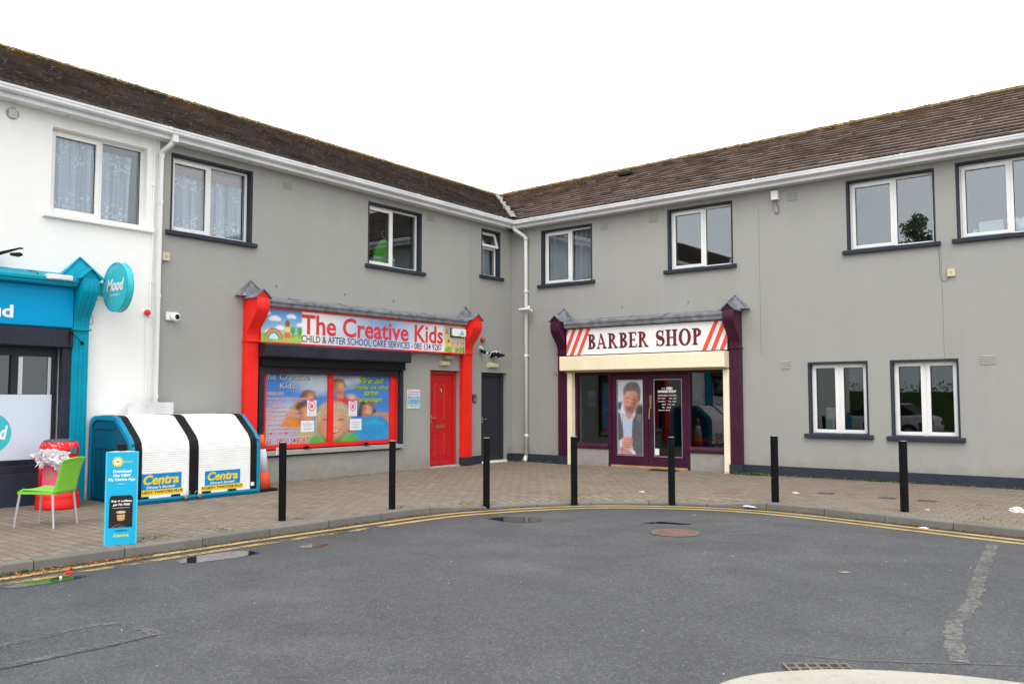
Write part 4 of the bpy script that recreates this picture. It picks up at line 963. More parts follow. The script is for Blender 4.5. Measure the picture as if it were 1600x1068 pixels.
def ptxt(mb, t, x0, x1, y0, y1, o, conv=px2L, **kw):
    a = conv(x0, y1); b_ = conv(x1, y0); text_on(mb, t, FL(o), a[0], b_[0], a[1], b_[1], **kw)
drk = MB(TL); wht = MB(TL); M_HALO = paint('lilac_halo', (.80, .70, .80), .5, .02, 0); M_DRED = paint('deep_red_print', (.46, .02, .03), .5, .02, 0)
def ln(t, x0, x1, y0, y1, o, bold, mat, nm, conv=None, **kw):
    mb = MB(TL); ptxt(mb, t, x0, x1, y0, y1, o, conv or px2L, bold=bold, **kw); mb.build(nm, mat, post, recalc=False)
ptxt(drk, 'he Creative', 112, 556, 150, 216, -.0685, bold=.03); ptxt(wht, 'he Creative', 108, 552, 145, 210, -.0680, bold=.004); ptxt(drk, 'Kids', 236, 390, 250, 306, -.0685, bold=.03); ptxt(wht, 'Kids', 232, 386, 245, 300, -.0680, bold=.004)
for t, x1, y in (('E OFFER YOU', 272, 352), ('owest prices in town (pay as you go)', 545, 404), ('exible hours', 250, 446), ('rofessional care', 302, 492), ('nternational environment', 425, 536), ('CCE scheme & TEC scheme', 452, 582), ('CETS, CE, ASCC)', 296, 626), ('ll age groups', 254, 676), ('om babies to after school', 452, 718), ('OR MORE INFORMATION', 398, 762)):
    ln(t, 90, x1+2, y-15, y+17, -.0700, .075, M_HALO, 'text_outline'); ln(t, 92, x1, y-13, y+14, -.0685, .004, M_DRED, 'lettering')
ln('all : 0851349287', 92, 550, 806, 884, -.0700, .06, M_HALO, 'text_outline'); ln('all : 0851349287', 95, 546, 812, 878, -.0685, .012, M_DRED, 'lettering')
drk.build('lettering', paint('slate_print', (.09, .11, .16), .5, .02, 0), post, recalc=False); wht.build('lettering', paint('silver_print', (.55, .60, .68), .5, .02, 0), post, recalc=False)
post = thing('window_poster', TL(5.0, -.072, zp0), 'printed film of children with green slanted writing, right pane of the red window', 'poster')
print_mesh(P, cut1, P.nx, lambda u, v: TL(5.825-u*1.587, -.0725, zp1-v*(zp1-zp0)), 'picture', post)
def px2R(x, y): return (-(5.825-(x-795)/590*1.587), zp1-(y-142)/718*(zp1-zp0))
M_DGR = paint('dark_green_print', (.03, .10, .03), .5, .02, 0); M_YGR = paint('yellow_green_print', (.42, .60, .03), .5, .02, 0)
for t, x0, x1, y0, y1 in (('We all', 1065, 1330, 180, 242), ('smile in the', 985, 1378, 262, 306), ('same', 1105, 1265, 330, 372), ('language', 1040, 1310, 392, 452)):
    ln(t, x0+3, x1+3, y0+3, y1+3, -.0700, .05, M_DGR, 'lettering_shadow', px2R, shear=.45); ln(t, x0, x1, y0, y1, -.0680, .015, M_YGR, 'lettering', px2R, shear=.45)
M_PINK = paint('pink_print', (.80, .10, .22), .5, .03, 0)
def notice(s0, s1, z0, z1, label, hand):
    t = thing('notice', TL((s0+s1)/2, -.066, z0), label, 'notice', 'white paper notices on the red window')
    MB(TL).box(s0, s1, -.0665, -.0655, z0, z1).build('sheet', M_PAPER, t)
    w_, h = s1-s0, z1-z0; sm = (s0+s1)/2; m = MB(TL); g = MB(TL)
    if hand:
        c = z0+h*.66
        m.disc(lambda u, v: (sm+u*.85, -.0650, c+v), w_*.46, 28, w_*.36)
        m.quad((sm-.035, -.0650, c-.05), (sm+.035, -.0650, c-.05), (sm+.04, -.0650, c+.01), (sm-.04, -.0650, c+.01))
        for i in range(4): x = sm-.033+i*.020; m.quad((x, -.0649, c+.01), (x+.014, -.0649, c+.01), (x+.014, -.0649, c+.055-.008*abs(i-1.5)), (x, -.0649, c+.055-.008*abs(i-1.5)))
        m.build('hand_symbol', M_PINK, t, recalc=False)
        text_on(g, 'NO ENTRY', FL(-.0650), -sm-w_*.3, -sm+w_*.3, z0+h*.27, z0+h*.31, bold=.02); text_on(g, 'PLEASE KNOCK', FL(-.0650), -sm-w_*.32, -sm+w_*.32, z0+h*.10, z0+h*.15, bold=.03)
    else:
        for i, (k, ww) in enumerate(((.84, .12), (.70, .38), (.58, .36), (.48, .26), (.30, .36), (.24, .28))): g.box(sm-w_*ww, sm+w_*ww, -.0654, -.0650, z0+h*k-.004, z0+h*k+.004)
    g.build('print', paint('faint_print', (.30, .32, .42), .6, .05, 0), t, recalc=False)
notice(6.235, 6.47, 1.24, 1.555, 'white notice with a pink hand symbol on the left pane of the red window', True)
notice(5.165, 5.395, 1.225, 1.535, 'white notice with a pink hand symbol on the right pane of the red window', True)
notice(6.29, 6.615, .93, 1.155, 'white typed sheet low on the left pane of the red window', False)
notice(5.035, 5.355, .93, 1.165, 'white typed sheet low on the right pane of the red window', False)
t = thing('notice', TL(3.56, .01, 1.36), 'small blue and white printed notice on the grey wall left of the red door', 'notice')
P = Paint(24, 30, 1, 1.2, (240, 235, 245)); P.grad((245, 235, 245), (120, 195, 230), .2, .75); P.ell(.5, 1.2, .9, .3, (215, 238, 228), .6); P.mottle(.1, .15, 3)
print_mesh(P, 0, 24, lambda u, v: TL(3.76-u*.40, .0125, 1.785-v*.42), 'sheet', t)
MB(TL).box(3.358, 3.762, .0, .012, 1.363, 1.787).build('backing', M_WHITEP, t)
g = MB(TL); text_on(g, 'The Creative Kids', FL(.0135), -3.74, -3.38, 1.72, 1.76, bold=.04); g.build('lettering', M_PINK, t, recalc=False)
g = MB(TL)
for y, a, b_, tx in ((1.665, -3.73, -3.39, 'Opening hours'), (1.595, -3.74, -3.38, 'Monday - Friday'), (1.52, -3.66, -3.46, '7am - 7pm'), (1.465, -3.68, -3.44, 'Saturday'), (1.405, -3.66, -3.42, '9am - 6pm')): text_on(g, tx, FL(.0135), a, b_, y, y+.036, bold=.02)
g.build('lettering', paint('navy_print', (.06, .08, .22), .5, .02, 0), t, recalc=False)

# ------------------------------------------------------------------ barber door picture and lettering
P = Paint(110, 270, 290, 840, (205, 212, 226)); P.grad((214, 220, 232), (190, 198, 214))
q = lambda x, y: (x-180, y-95)
def E_(x, y, rx, ry, c, soft=.12, rot=0, op=1): P.ell(x-180, y-95, rx, ry, c, soft, rot, op)
E_(440, 470, 60, 110, (70, 72, 78), .2, 0, .9)
G_([(180, 470), (215, 440), (250, 600), (240, 760), (200, 800), (180, 760)], (92, 92, 96), 8); G_([(180, 350), (230, 330), (240, 380), (215, 440), (180, 420)], (95, 92, 100), 10)
G_([(340, 520), (400, 470), (470, 470), (470, 935), (380, 935), (330, 800)], (100, 100, 104), 8); G_([(400, 490), (450, 490), (445, 580), (395, 570)], (112, 116, 130), 8, .8)
N_([(180, 700), (230, 690)], 6, (110, 110, 116), .6); N_([(340, 700), (470, 720)], 8, (108, 110, 116), .6)
G_([(200, 460), (240, 330), (300, 480), (380, 420), (385, 470), (350, 560), (340, 740), (250, 750), (230, 600)], (196, 208, 232), 6)
G_([(265, 400), (370, 440), (340, 520), (300, 545), (270, 490)], (214, 148, 134), 8); G_([(235, 330), (262, 400), (262, 480), (205, 460)], (228, 232, 242), 6); G_([(350, 480), (380, 410), (386, 470), (362, 530)], (226, 230, 240), 6)
E_(412, 300, 30, 46, (176, 104, 90), .25, 8); E_(330, 322, 82, 132, (208, 142, 124), .12, 12)
E_(292, 300, 44, 80, (236, 176, 156), .8, 0, .7); E_(388, 360, 36, 90, (150, 88, 76), .8, 10, .6); E_(330, 232, 60, 34, (230, 170, 150), .8, 0, .5)
G_([(250, 268), (246, 200), (276, 138), (340, 106), (410, 120), (450, 190), (444, 300), (430, 318), (418, 262), (396, 222), (340, 204), (292, 214), (266, 250)], (104, 98, 98), 12)
hr = np.random.RandomState(5)
for k in range(110):
    x = hr.uniform(258, 440); y = 118+((x-350)/95)**2*45+hr.uniform(0, 80); v_ = hr.randint(60, 190); N_([(x, y), (x-hr.uniform(4, 22), y+hr.uniform(14, 36))], hr.uniform(2.5, 5), (v_+4, v_, v_), .5 if y < 215 or x > 420 or x < 270 else .0)
N_([(268, 300), (296, 292), (322, 306)], 9, (84, 64, 60), .85); N_([(346, 316), (372, 312), (400, 326)], 9, (84, 64, 60), .85)
N_([(276, 330), (296, 336), (314, 334)], 7, (66, 44, 42), .9); N_([(344, 350), (366, 356), (386, 352)], 7, (66, 44, 42), .85); E_(296, 348, 22, 10, (176, 112, 98), .8, 8, .7); E_(366, 368, 22, 10, (160, 100, 88), .8, 8, .7)
N_([(326, 322), (316, 368), (306, 388)], 9, (232, 172, 150), .6); N_([(334, 340), (330, 378), (318, 398), (298, 392)], 6, (150, 86, 76), .8)
E_(312, 428, 54, 34, (128, 92, 82), .7, 10, .75); E_(352, 420, 30, 50, (128, 92, 82), .9, 10, .5); N_([(284, 414), (310, 420), (336, 420)], 8, (150, 70, 68), .9); N_([(280, 402), (310, 404), (340, 410)], 7, (104, 76, 70), .7)
for k in range(40): x = hr.uniform(264, 370); y = hr.uniform(408, 462); N_([(x, y), (x+hr.uniform(-4, 4), y+8)], 3, [(92, 70, 64), (160, 130, 120)][hr.randint(2)], .4)
G_([(228, 765), (250, 742), (330, 735), (350, 765), (346, 820), (328, 872), (280, 880), (236, 850)], (216, 150, 134), 10); E_(270, 780, 30, 30, (238, 184, 168), .8, 0, .6)
for y in (768, 794, 820, 846): N_([(250, y), (290, y+6), (334, y+2)], 6, (160, 92, 82), .75); N_([(250, y-10), (320, y-8)], 5, (240, 190, 172), .4)
G_([(200, 862), (232, 848), (330, 908), (372, 935), (210, 935)], (214, 150, 134), 12); N_([(220, 880), (300, 918)], 6, (160, 96, 86), .6); G_([(203, 775), (228, 760), (226, 850), (198, 872)], (230, 230, 238), 6); G_([(328, 880), (376, 898), (388, 935), (350, 935)], (232, 232, 242), 6)
for pts in ([(262, 500), (256, 700)], [(330, 560), (318, 730)], [(290, 560), (284, 740)], [(240, 600), (252, 740)]): N_(pts, 9, (164, 178, 206), .5)
for k in range(60): x = hr.choice([hr.uniform(185, 240), hr.uniform(360, 465)]); y = hr.uniform(500, 900); v_ = hr.randint(60, 128); N_([(x, y), (x+hr.uniform(-12, 12), y+hr.uniform(15, 50))], hr.uniform(5, 12), (v_, v_, v_+4), .3)
N_([(345, 500), (392, 560), (372, 700)], 6, (60, 60, 64), .7); N_([(238, 470), (228, 640)], 6, (60, 60, 64), .7)
P.mottle(.06, 40, 5)
post = print_mesh(P, 0, P.nx, lambda u, v: TR(3.125+u*.655, -.060-.0+0*u, 2.0-v*1.70), 'window_poster', loc=TR(3.45, -.06, .30))
tag(post, 'tall poster of a grey-haired man in shirt and waistcoat buttoning his cuff', 'poster')
g = MB(TR); dl = thing('door_lettering', TR(4.4, -.06, 1.2), 'white opening hours lettering on the dark glass of the right door leaf', 'lettering')
gx = lambda x: 4.07+(x-560)/(885-560)*.70; gz = lambda y: 2.01-(y-85)/(960-85)*1.73
for tx, x0, x1, y0, y1, bd in (("IT'S", 655, 695, 178, 196, .01), ('OPEN', 710, 780, 168, 205, .06), ('BARBER SHOP', 610, 825, 206, 234, .06), ('OPENING HOURS', 612, 826, 256, 276, .0), ('MON - FRIDAY', 610, 700, 294, 306, .03), ('9.00 - 18.00', 742, 826, 294, 306, .03), ('SATURDAY', 612, 700, 328, 340, .03), ('9.00 - 18.00', 732, 820, 328, 340, .03), ('SUNDAY', 656, 704, 362, 374, .03), ('10.00 - 16.00', 722, 804, 362, 374, .03), ('TEL', 656, 690, 396, 408, .03), ('WELCOME', 712, 762, 396, 408, .04), ('WALK-INS', 612, 690, 428, 439, .02), ('WELCOME', 700, 750, 428, 439, .04)):
    text_on(g, tx, FR(-.0655), gx(x0), gx(x1), gz(y1), gz(y0), bold=bd)
g.build('lettering', M_WPRINT, dl, recalc=False)
m = MB(TR); m.box(gx(568), gx(618), -.0665, -.0655, gz(945), gz(872)); tag(m.build('sticker', M_PAPER, loc=TR(4.1, -.066, .3)), 'small white sticker low on the right glass door leaf', 'sticker')
m = MB(TR); m.box(2.55, 2.79, -.6, -.595, 1.35, 1.68); tag(m.build('notice', paint('pale_notice', (.30, .42, .46), .6, .1), loc=TR(2.67, -.6, 1.35)), 'pale notice hanging inside the left window of the purple shop', 'notice')
# reveal board just inside the left barber window, chairs further in
b = thing('barber_chair', TR(4.6, -2.2, 0.02), 'red padded barber chair standing in the dark shop behind the glass doors', 'chair')
cx, cy = 4.6, 2.2
m = MB(); m.lathe([(.30, .02), (.30, .05), (.08, .08), (.06, .45), (.12, .5)], (cx, cy)); m.build('pedestal', M_STEEL, b)
m = MB(); m.box(cx-.28, cx+.28, cy-.28, cy+.25, .50, .64); m.build('seat', M_REDD, b, bevel=.04)
m = MB(); m.box(cx-.26, cx+.26, cy+.22, cy+.34, .62, 1.25); m.build('backrest', M_REDD, b, bevel=.04)
for sx in (-1, 1): MB().box(cx+sx*.32-.04, cx+sx*.32+.04, cy-.2, cy+.2, .80, .86).build('armrest', M_BLACKP, b, bevel=.02)
MB().box(cx-.2, cx+.2, cy-.60, cy-.4, .22, .26).build('footrest', M_STEEL, b)

# ------------------------------------------------------------------ things fixed to the walls
def alarm_box():
    t = thing('alarm_box', TL(2.31, .235, 3.03), 'white burglar alarm box with a blue emblem over the right end of the childcare sign', 'alarm box')
    m = MB(TL); m.prism([(2.09, 3.045), (2.20, 3.03), (2.31, 3.045), (2.42, 3.03), (2.53, 3.045), (2.535, 3.20), (2.52, 3.215), (2.10, 3.215), (2.085, 3.20)], 'o', .205, .275); m.build('cover', M_WHITEP, t, bevel=.012)
    MB(TL).box(2.075, 2.545, .181, .204, 3.015, 3.225).build('back_plate', M_BLACKP, t)
    g = MB(TL); g.disc(lambda u, v: (2.24+u, .277, 3.15+v), .035, 20, .024); g.box(2.17, 2.31, .2755, .2765, 3.070, 3.078); text_on(g, 'ACE', FL(.277), -2.31, -2.17, 3.085, 3.125, bold=.04); g.build('emblem', M_BLUE, t, recalc=False)
alarm_box()
def sounder(T, s, z, label):
    t = thing('alarm_sounder', T(s, 0, z), label, 'alarm sounder')
    m = MB(lambda x, y, zz: T(s+x, zz, z+y)); m.lathe([(.055, 0), (.055, .035)], n=20); m.build('base', M_WHITEP if T is TL and s > 5 else M_REDD, t)
    m = MB(lambda x, y, zz: T(s+x, zz, z+y)); m.lathe([(.050, .036), (.052, .065), (.04, .09), (.015, .10)], n=20); m.build('dome', M_RED if s > 5 else paint('faded_red', (.42, .07, .05), .5), t, smooth=True)
sounder(TL, 9.92, 3.03, 'small red alarm sounder beside the downpipe on the white wall'); sounder(TL, 1.20, 3.02, 'faded red alarm sounder above the dome camera near the inner corner')
# cameras
t = thing('security_camera', TL(9.47, 0, 3.0), 'white turret security camera on the grey wall beside the left downpipe', 'security camera')
MB(TL).box(9.40, 9.57, 0, .05, 2.93, 3.07).build('mount', M_WHITEP, t, bevel=.01)
C_ = lambda x, y, z: TL(9.44-.35*z+x*.95, .085+z*.55, 2.995+y-.05*z)
m = MB(C_); m.lathe([(.03, -.05), (.07, -.03), (.08, .02), (.07, .06), (.055, .075)], n=20); m.build('housing', M_WHITEP, t, smooth=True)
m = MB(C_); m.lathe([(.048, .070), (.045, .078), (.02, .084)], n=16); m.build('lens', M_BLACKP, t)
t = thing('security_camera', TL(1.26, 0, 2.8), 'small white and black camera under the faded red sounder', 'security camera')
m = MB(TL); m.box(1.22, 1.31, 0, .04, 2.80, 2.87); m.tube([(1.265, .04, 2.84), (1.265, .09, 2.80), (1.265, .10, 2.74)], .022, 8); m.build('bracket', M_WHITEP, t, bevel=.004)
m = MB(TL); m.tube([(1.31, .06, 2.76), (1.22, .16, 2.70)], .04, 12); m.build('housing', M_BLACKP, t); m = MB(TL); m.tube([(1.225, .155, 2.703), (1.20, .18, 2.69)], .03, 12); m.build('hood', M_WHITEP, t)
# bulkhead lights
def bulk(s0, s1, z0, z1, mat, label, o=.09):
    t = thing('bulkhead_light', TL((s0+s1)/2, 0, z0), label, 'wall light')
    MB(TL).box(s0, s1, 0, .035, z0, z1).build('base', mat, t, bevel=.006)
    m = MB(TL); m.prism([(.036, z0+.006), (o-.02, z0+.006), (o, z0+.03), (o, z1-.03), (o-.02, z1-.006), (.036, z1-.006)], 's', s0+.02, s1-.01); m.build('diffuser', mat, t, bevel=.008)
bulk(2.42, 2.73, 2.345, 2.455, M_CREAMP, 'cream bulkhead light directly above the red door'); bulk(.62, 1.00, 2.345, 2.47, M_CREAMP, 'cream bulkhead light above the dark door'); bulk(2.32, 2.62, 2.50, 2.605, M_BEIGEP, 'brownish beige light box just below the childcare sign', .13)
# twin spot above dark door
t = thing('spotlight', TL(.80, 0, 2.66), 'black spotlight with a white bracket above the dark door', 'spotlight')
m = MB(TL); m.tube([(.86, .0, 2.67), (.86, .05, 2.67)], .07, 14); m.build('base', M_BLACKP, t)
m = MB(TL); m.tube([(.84, .05, 2.68), (.78, .16, 2.66), (.62, .26, 2.66)], [.05, .075, .02], 12); m.build('lamp_head', M_BLACKP, t)
m = MB(TL); m.tube([(.95, .03, 2.62), (.93, .09, 2.73), (.80, .15, 2.76), (.66, .17, 2.72)], .012, 6); m.tube([(.80, .15, 2.76), (.84, .16, 2.60)], .010, 6); m.build('bracket', M_WHITEP, t)
# intercom
t = thing('intercom', TL(1.48, 0, 1.49), 'grey door intercom on the wall between the red pilaster and the dark door', 'intercom')
MB(TL).box(1.42, 1.55, 0, .03, 1.49, 1.68).build('plate', M_BLACKP, t, bevel=.005); MB(TL).box(1.435, 1.535, .03, .036, 1.505, 1.665).build('face', M_STEEL, t); MB(TL).box(1.46, 1.51, .036, .040, 1.60, 1.64).build('button', M_BLACKP, t)
# junction boxes
def jbox(T, s, z, label, cab=None):
    t = thing('junction_box', T(s, 0, z), label, 'junction box')
    MB(T).box(s-.065, s+.065, 0, .05, z-.07, z+.07).build('box', M_CREAMP, t, bevel=.006); MB(T).box(s-.015, s+.015, .05, .055, z-.02, z+.02).build('screw_cover', M_BEIGEP, t)
    if cab: m = MB(T); m.tube(cab, .005, 5); m.build('cable', M_LEAD, t)
jbox(TL, 9.60, 4.02, 'cream junction box on the grey wall just right of the left downpipe', [(9.6, .01, 3.95), (9.66, .01, 3.88), (9.68, .01, 3.0)])
jbox(TR, 10.34, 3.895, 'cream junction box with a looping cable under the right upper windows', [(10.14, .008, 4.43), (10.145, .008, 3.9), (10.17, .008, 3.77), (10.24, .008, 3.74), (10.29, .008, 3.83)])
t = thing('junction_box', TR(7.05, 0, 5.7), 'white box with a dangling looped cable just below the gutter', 'junction box')
MB(TR).box(6.975, 7.12, 0, .11, 5.71, 5.90).build('box', M_WHITEP, t, bevel=.012)
m = MB(TR); m.tube([(7.07, .06, 5.71), (7.08, .05, 5.62), (7.12, .04, 5.55), (7.11, .03, 5.46), (7.05, .03, 5.43), (7.03, .03, 5.47)], .010, 6); m.tube([(7.0, .04, 5.71), (6.99, .02, 5.50)], .005, 5); m.build('cable', paint('old_cable', (.16, .13, .10), .7), t)
# floodlight on the corner downpipe
t = thing('floodlight', TR(.62, .15, 3.8), 'white flat LED floodlight mounted on the corner downpipe', 'floodlight')
Rm = Matrix.Rotation(math.radians(-18), 3, 'X')
m = MB(); m.obox((.66, -.27, 3.79), (.30, .20, .045), Rm); m.build('housing', M_WHITEP, t, bevel=.006); m = MB(); m.obox((.66, -.277, 3.765), (.24, .14, .006), Rm); m.build('lens', M_ALU, t)
m = MB(); m.box(.62, .74, -.20, -.10, 3.80, 3.83); m.tube([(.70, -.20, 3.82), (.70, -.20, 3.91)], .03, 10); m.build('sensor', M_WHITEP, t)
# strip light lying on the teal cornice and black lamps up on the white wall
t = thing('strip_light', TL(11.48, .3, 3.43), 'white strip light fitted on the teal cornice', 'strip light')
m = MB(TL); m.box(11.30, 11.68, .27, .36, 3.39, 3.47); m.build('housing', M_WHITEP, t, bevel=.01); m = MB(TL); m.box(11.33, 11.62, .36, .372, 3.40, 3.46); m.build('diffuser', M_GUT, t, bevel=.005)
m = MB(TL); m.tube([(11.68, .31, 3.43), (11.74, .31, 3.40), (11.78, .20, 3.50), (11.86, .10, 3.52)], .006, 5); m.build('cable', M_BLACKP, t)
t = thing('spotlight', TL(12.1, 0, 3.7), 'black twin spotlight on an arm high on the white wall at the left edge', 'spotlight')
m = MB(TL); m.tube([(12.42, .02, 3.66), (12.35, .15, 3.68), (12.06, .30, 3.80), (12.02, .32, 3.80)], [.05, .03, .014, .014], 8); m.build('arm', M_BLACKP, t)
m = MB(TL); m.tube([(12.18, .28, 3.70), (12.06, .30, 3.705), (12.02, .30, 3.71)], [.025, .045, .02], 4); m.build('lamp_head', M_BLACKP, t); m = MB(TL); m.box(12.3, 12.5, .05, .22, 3.60, 3.74); m.build('lamp_head', M_BLACKP, t, bevel=.02)
# sign bracket ironmongery at the end of the dark shutter box
m = MB(TL); m.tube([(11.24, .19, 2.64), (11.24, .19, 2.42)], .012, 6); m.tube([(11.24, .19, 2.64), (11.06, .20, 2.46)], .007, 6); m.tube([(11.06, .19, 2.47), (11.06, .22, 2.44)], .025, 8)
tag(m.build('hanging_hook', M_BLACKP, loc=TL(11.2, .19, 2.42)), 'thin black iron stay at the top of the teal pilaster', 'bracket')
# round emblem on the frosted film
t = thing('window_sticker', TL(12.2, -.05, .8), 'round cyan sticker on the frosted shop window, cut by the left edge', 'sticker')
m = MB(TL); m.disc(lambda u, v: (12.24+u, -.0545, 1.085+v), .30, 40); m.build('disc', M_CYDISC, t, recalc=False)
m = MB(TL); text_on(m, 'Mood', FL(-.053), -12.46, -11.99, .99, 1.20, bold=.04, shear=.25); m.build('lettering', M_WPRINT, t, recalc=False)

# ------------------------------------------------------------------ curtains and things behind the upper windows
def curtain(T, s0, s1, z0, z1, o, waves, amp, mat, label, name='net_curtain', taper=0.0, group=None):
    n = int(waves*10); mb = MB(T); P_ = []; rr = random.Random(int(s0*100)); ph = [rr.uniform(0, .6) for _ in range(4)]
    for j in range(9):
        v = j/8; z = z1+(z0-z1)*v
        for i in range(n+1):
            u = i/n; a = amp*(1+.6*v)
            x = s0+(s1-s0)*(u+taper*v*(u-.5)*.5)+.01*math.sin(u*17+v*2)
            P_.append((x, o+a*math.sin(2*math.pi*(u*waves+.12*math.sin(6*u+ph[0])))+.3*a*math.sin(2*math.pi*u*waves*2.3+ph[1]), z+.01*math.sin(u*30)*v))
    mb.add(P_, [(j*(n+1)+i, j*(n+1)+i+1, (j+1)*(n+1)+i+1, (j+1)*(n+1)+i) for j in range(8) for i in range(n)])
    ob = mb.build(name, mat, loc=T((s0+s1)/2, o, z1), smooth=True, recalc=False); tag(ob, label, 'curtain', group)
    ob.location = (0, 0, 0); ob.data.transform(Matrix.Translation(T((s0+s1)/2, o, z1)))   # keep lace bands at true height
    return ob
curtain(TL, 10.80, 11.50, 4.50, 5.78, -.235, 6, .026, M_NET, 'white lace net curtain in the left half of the white wall window'); curtain(TL, 10.12, 10.86, 4.5, 5.66, -.235, 6, .026, M_NET, 'white lace net curtain in the right half of the white wall window', taper=-.25)
curtain(TL, 7.95, 9.47, 4.50, 5.56, -.235, 12, .024, M_NET, 'white lace net curtain across the first window right of the downpipe')
m = MB(TL); m.box(7.9, 9.5, -.20, -.195, 5.55, 5.70); tag(m.build('pelmet', paint('salmon_pelmet', (.46, .22, .19), .8), loc=TL(8.7, -.22, 5.56)), 'salmon pink blind above the net curtain, first window right of the downpipe', 'blind')
curtain(TL, .62, 1.12, 4.7, 5.34, -.25, 4, .02, M_CURT, 'pale grey curtain in the small narrow window near the corner', 'curtain')
curtain(TR, 1.05, 1.75, 4.45, 5.75, -.26, 5, .03, M_CURT, 'pale grey curtain, left half of the window right of the corner pipe', 'curtain'); curtain(TR, 1.80, 2.44, 4.45, 5.75, -.27, 4, .03, M_CURT, 'pale grey curtain, right half of the window right of the corner pipe', 'curtain')
# hi-vis jacket on a hanger
t = thing('hi_vis_jacket', TL(4.25, -.27, 4.5), 'lime green hi-vis jacket hanging behind the second upper window', 'jacket')
hv = paint('hi_vis_green', (.10, .50, .02), .8, .08)
m = MB(TL); m.prism([(4.62, 4.50), (3.92, 4.47), (3.97, 4.76), (4.08, 4.96), (4.20, 5.10), (4.27, 5.12), (4.38, 5.04), (4.52, 4.86)], 'o', -.32, -.23); m.build('body', hv, t, bevel=.02)
m = MB(TL); m.box(3.96, 4.59, -.227, -.223, 4.66, 4.71); m.build('reflective_band', M_ALU, t); m = MB(TL); m.tube([(4.18, -.28, 5.14), (4.28, -.28, 5.18), (4.30, -.28, 5.26), (4.26, -.28, 5.3)], .008, 6); m.build('hanger', M_WHITEP, t)
m = MB(TR); m.prism([(2.13, 4.445), (2.28, 4.445), (2.29, 4.56), (2.205, 4.61), (2.12, 4.56)], 'o', -.25, -.22); tag(m.build('ornament', paint('orange_ornament', (.62, .30, .05), .6), loc=TR(2.2, -.17, 4.445), bevel=.01), 'small orange ornament standing on an upper window sill', 'ornament')
t = thing('picture_frame', TR(10.93, -.2, 4.53), 'white picture frame standing on the rightmost upper window sill', 'picture frame')
m = MB(TR); m.box(10.78, 11.17, -.265, -.245, 4.53, 4.55); m.box(10.78, 11.17, -.265, -.245, 4.80, 4.82); m.box(10.78, 10.80, -.265, -.245, 4.55, 4.80); m.box(11.15, 11.17, -.265, -.245, 4.55, 4.80); m.build('frame', M_WHITEP, t); MB(TR).box(10.80, 11.15, -.262, -.255, 4.55, 4.80).build('picture', paint('pale_picture', (.55, .68, .70), .6), t)
m = MB(TR); m.tube([(10.64, -.25, 4.535), (10.66, -.25, 4.60), (10.72, -.25, 4.68), (10.745, -.25, 4.66)], [.045, .03, .022, .028], 8); tag(m.build('figurine', M_WHITEP, loc=TR(10.66, -.2, 4.53), smooth=True), 'small white bird figurine on the rightmost upper window sill', 'figurine')
m = MB(TR); m.box(10.70, 10.78, -.28, -.22, 4.53, 4.56); tag(m.build('box', M_WHITEP, loc=TR(10.74, -.2, 4.53)), 'tiny white box between the bird figurine and the picture frame', 'box')
m = MB(TR); 
for i, (s, z, r) in enumerate(((11.30, 4.62, .08), (11.36, 4.75, .09), (11.28, 4.80, .07), (11.46, 4.66, .09), (11.50, 4.76, .07), (11.60, 4.62, .08))): m.tube([(s, -.29, z-r), (s, -.29, z-.5*r), (s, -.29, z+.5*r), (s, -.29, z+r)], [r*.5, r, r, r*.4], 8)
tag(m.build('soft_toy', M_WHITEP, loc=TR(11.4, -.22, 4.53), smooth=True), 'white fluffy soft toy behind the right half of the rightmost upper window', 'soft toy')
m = MB(TR); m.tube([(5.93, -.23, 4.52), (5.93, -.23, 4.60), (5.93, -.23, 4.63)], [.04, .045, .02], 8); tag(m.build('cup', M_WHITEP, loc=TR(5.93, -.16, 4.52)), 'small white cup in the corner of the window above the purple shop', 'cup')
# things in the ground floor office windows
t = thing('cylinder_lamp', TR(7.95, -.4, .88), 'pale cylindrical lamp inside the left ground floor window', 'lamp'); m = MB(); m.lathe([(.13, .85), (.14, .9), (.14, 1.35), (.12, 1.4)], (7.98, .42)); m.build('shade', M_CURT, t); m = MB(); m.lathe([(.10, .80), (.10, .85)], (7.98, .42)); m.build('base', M_BLACKP, t)
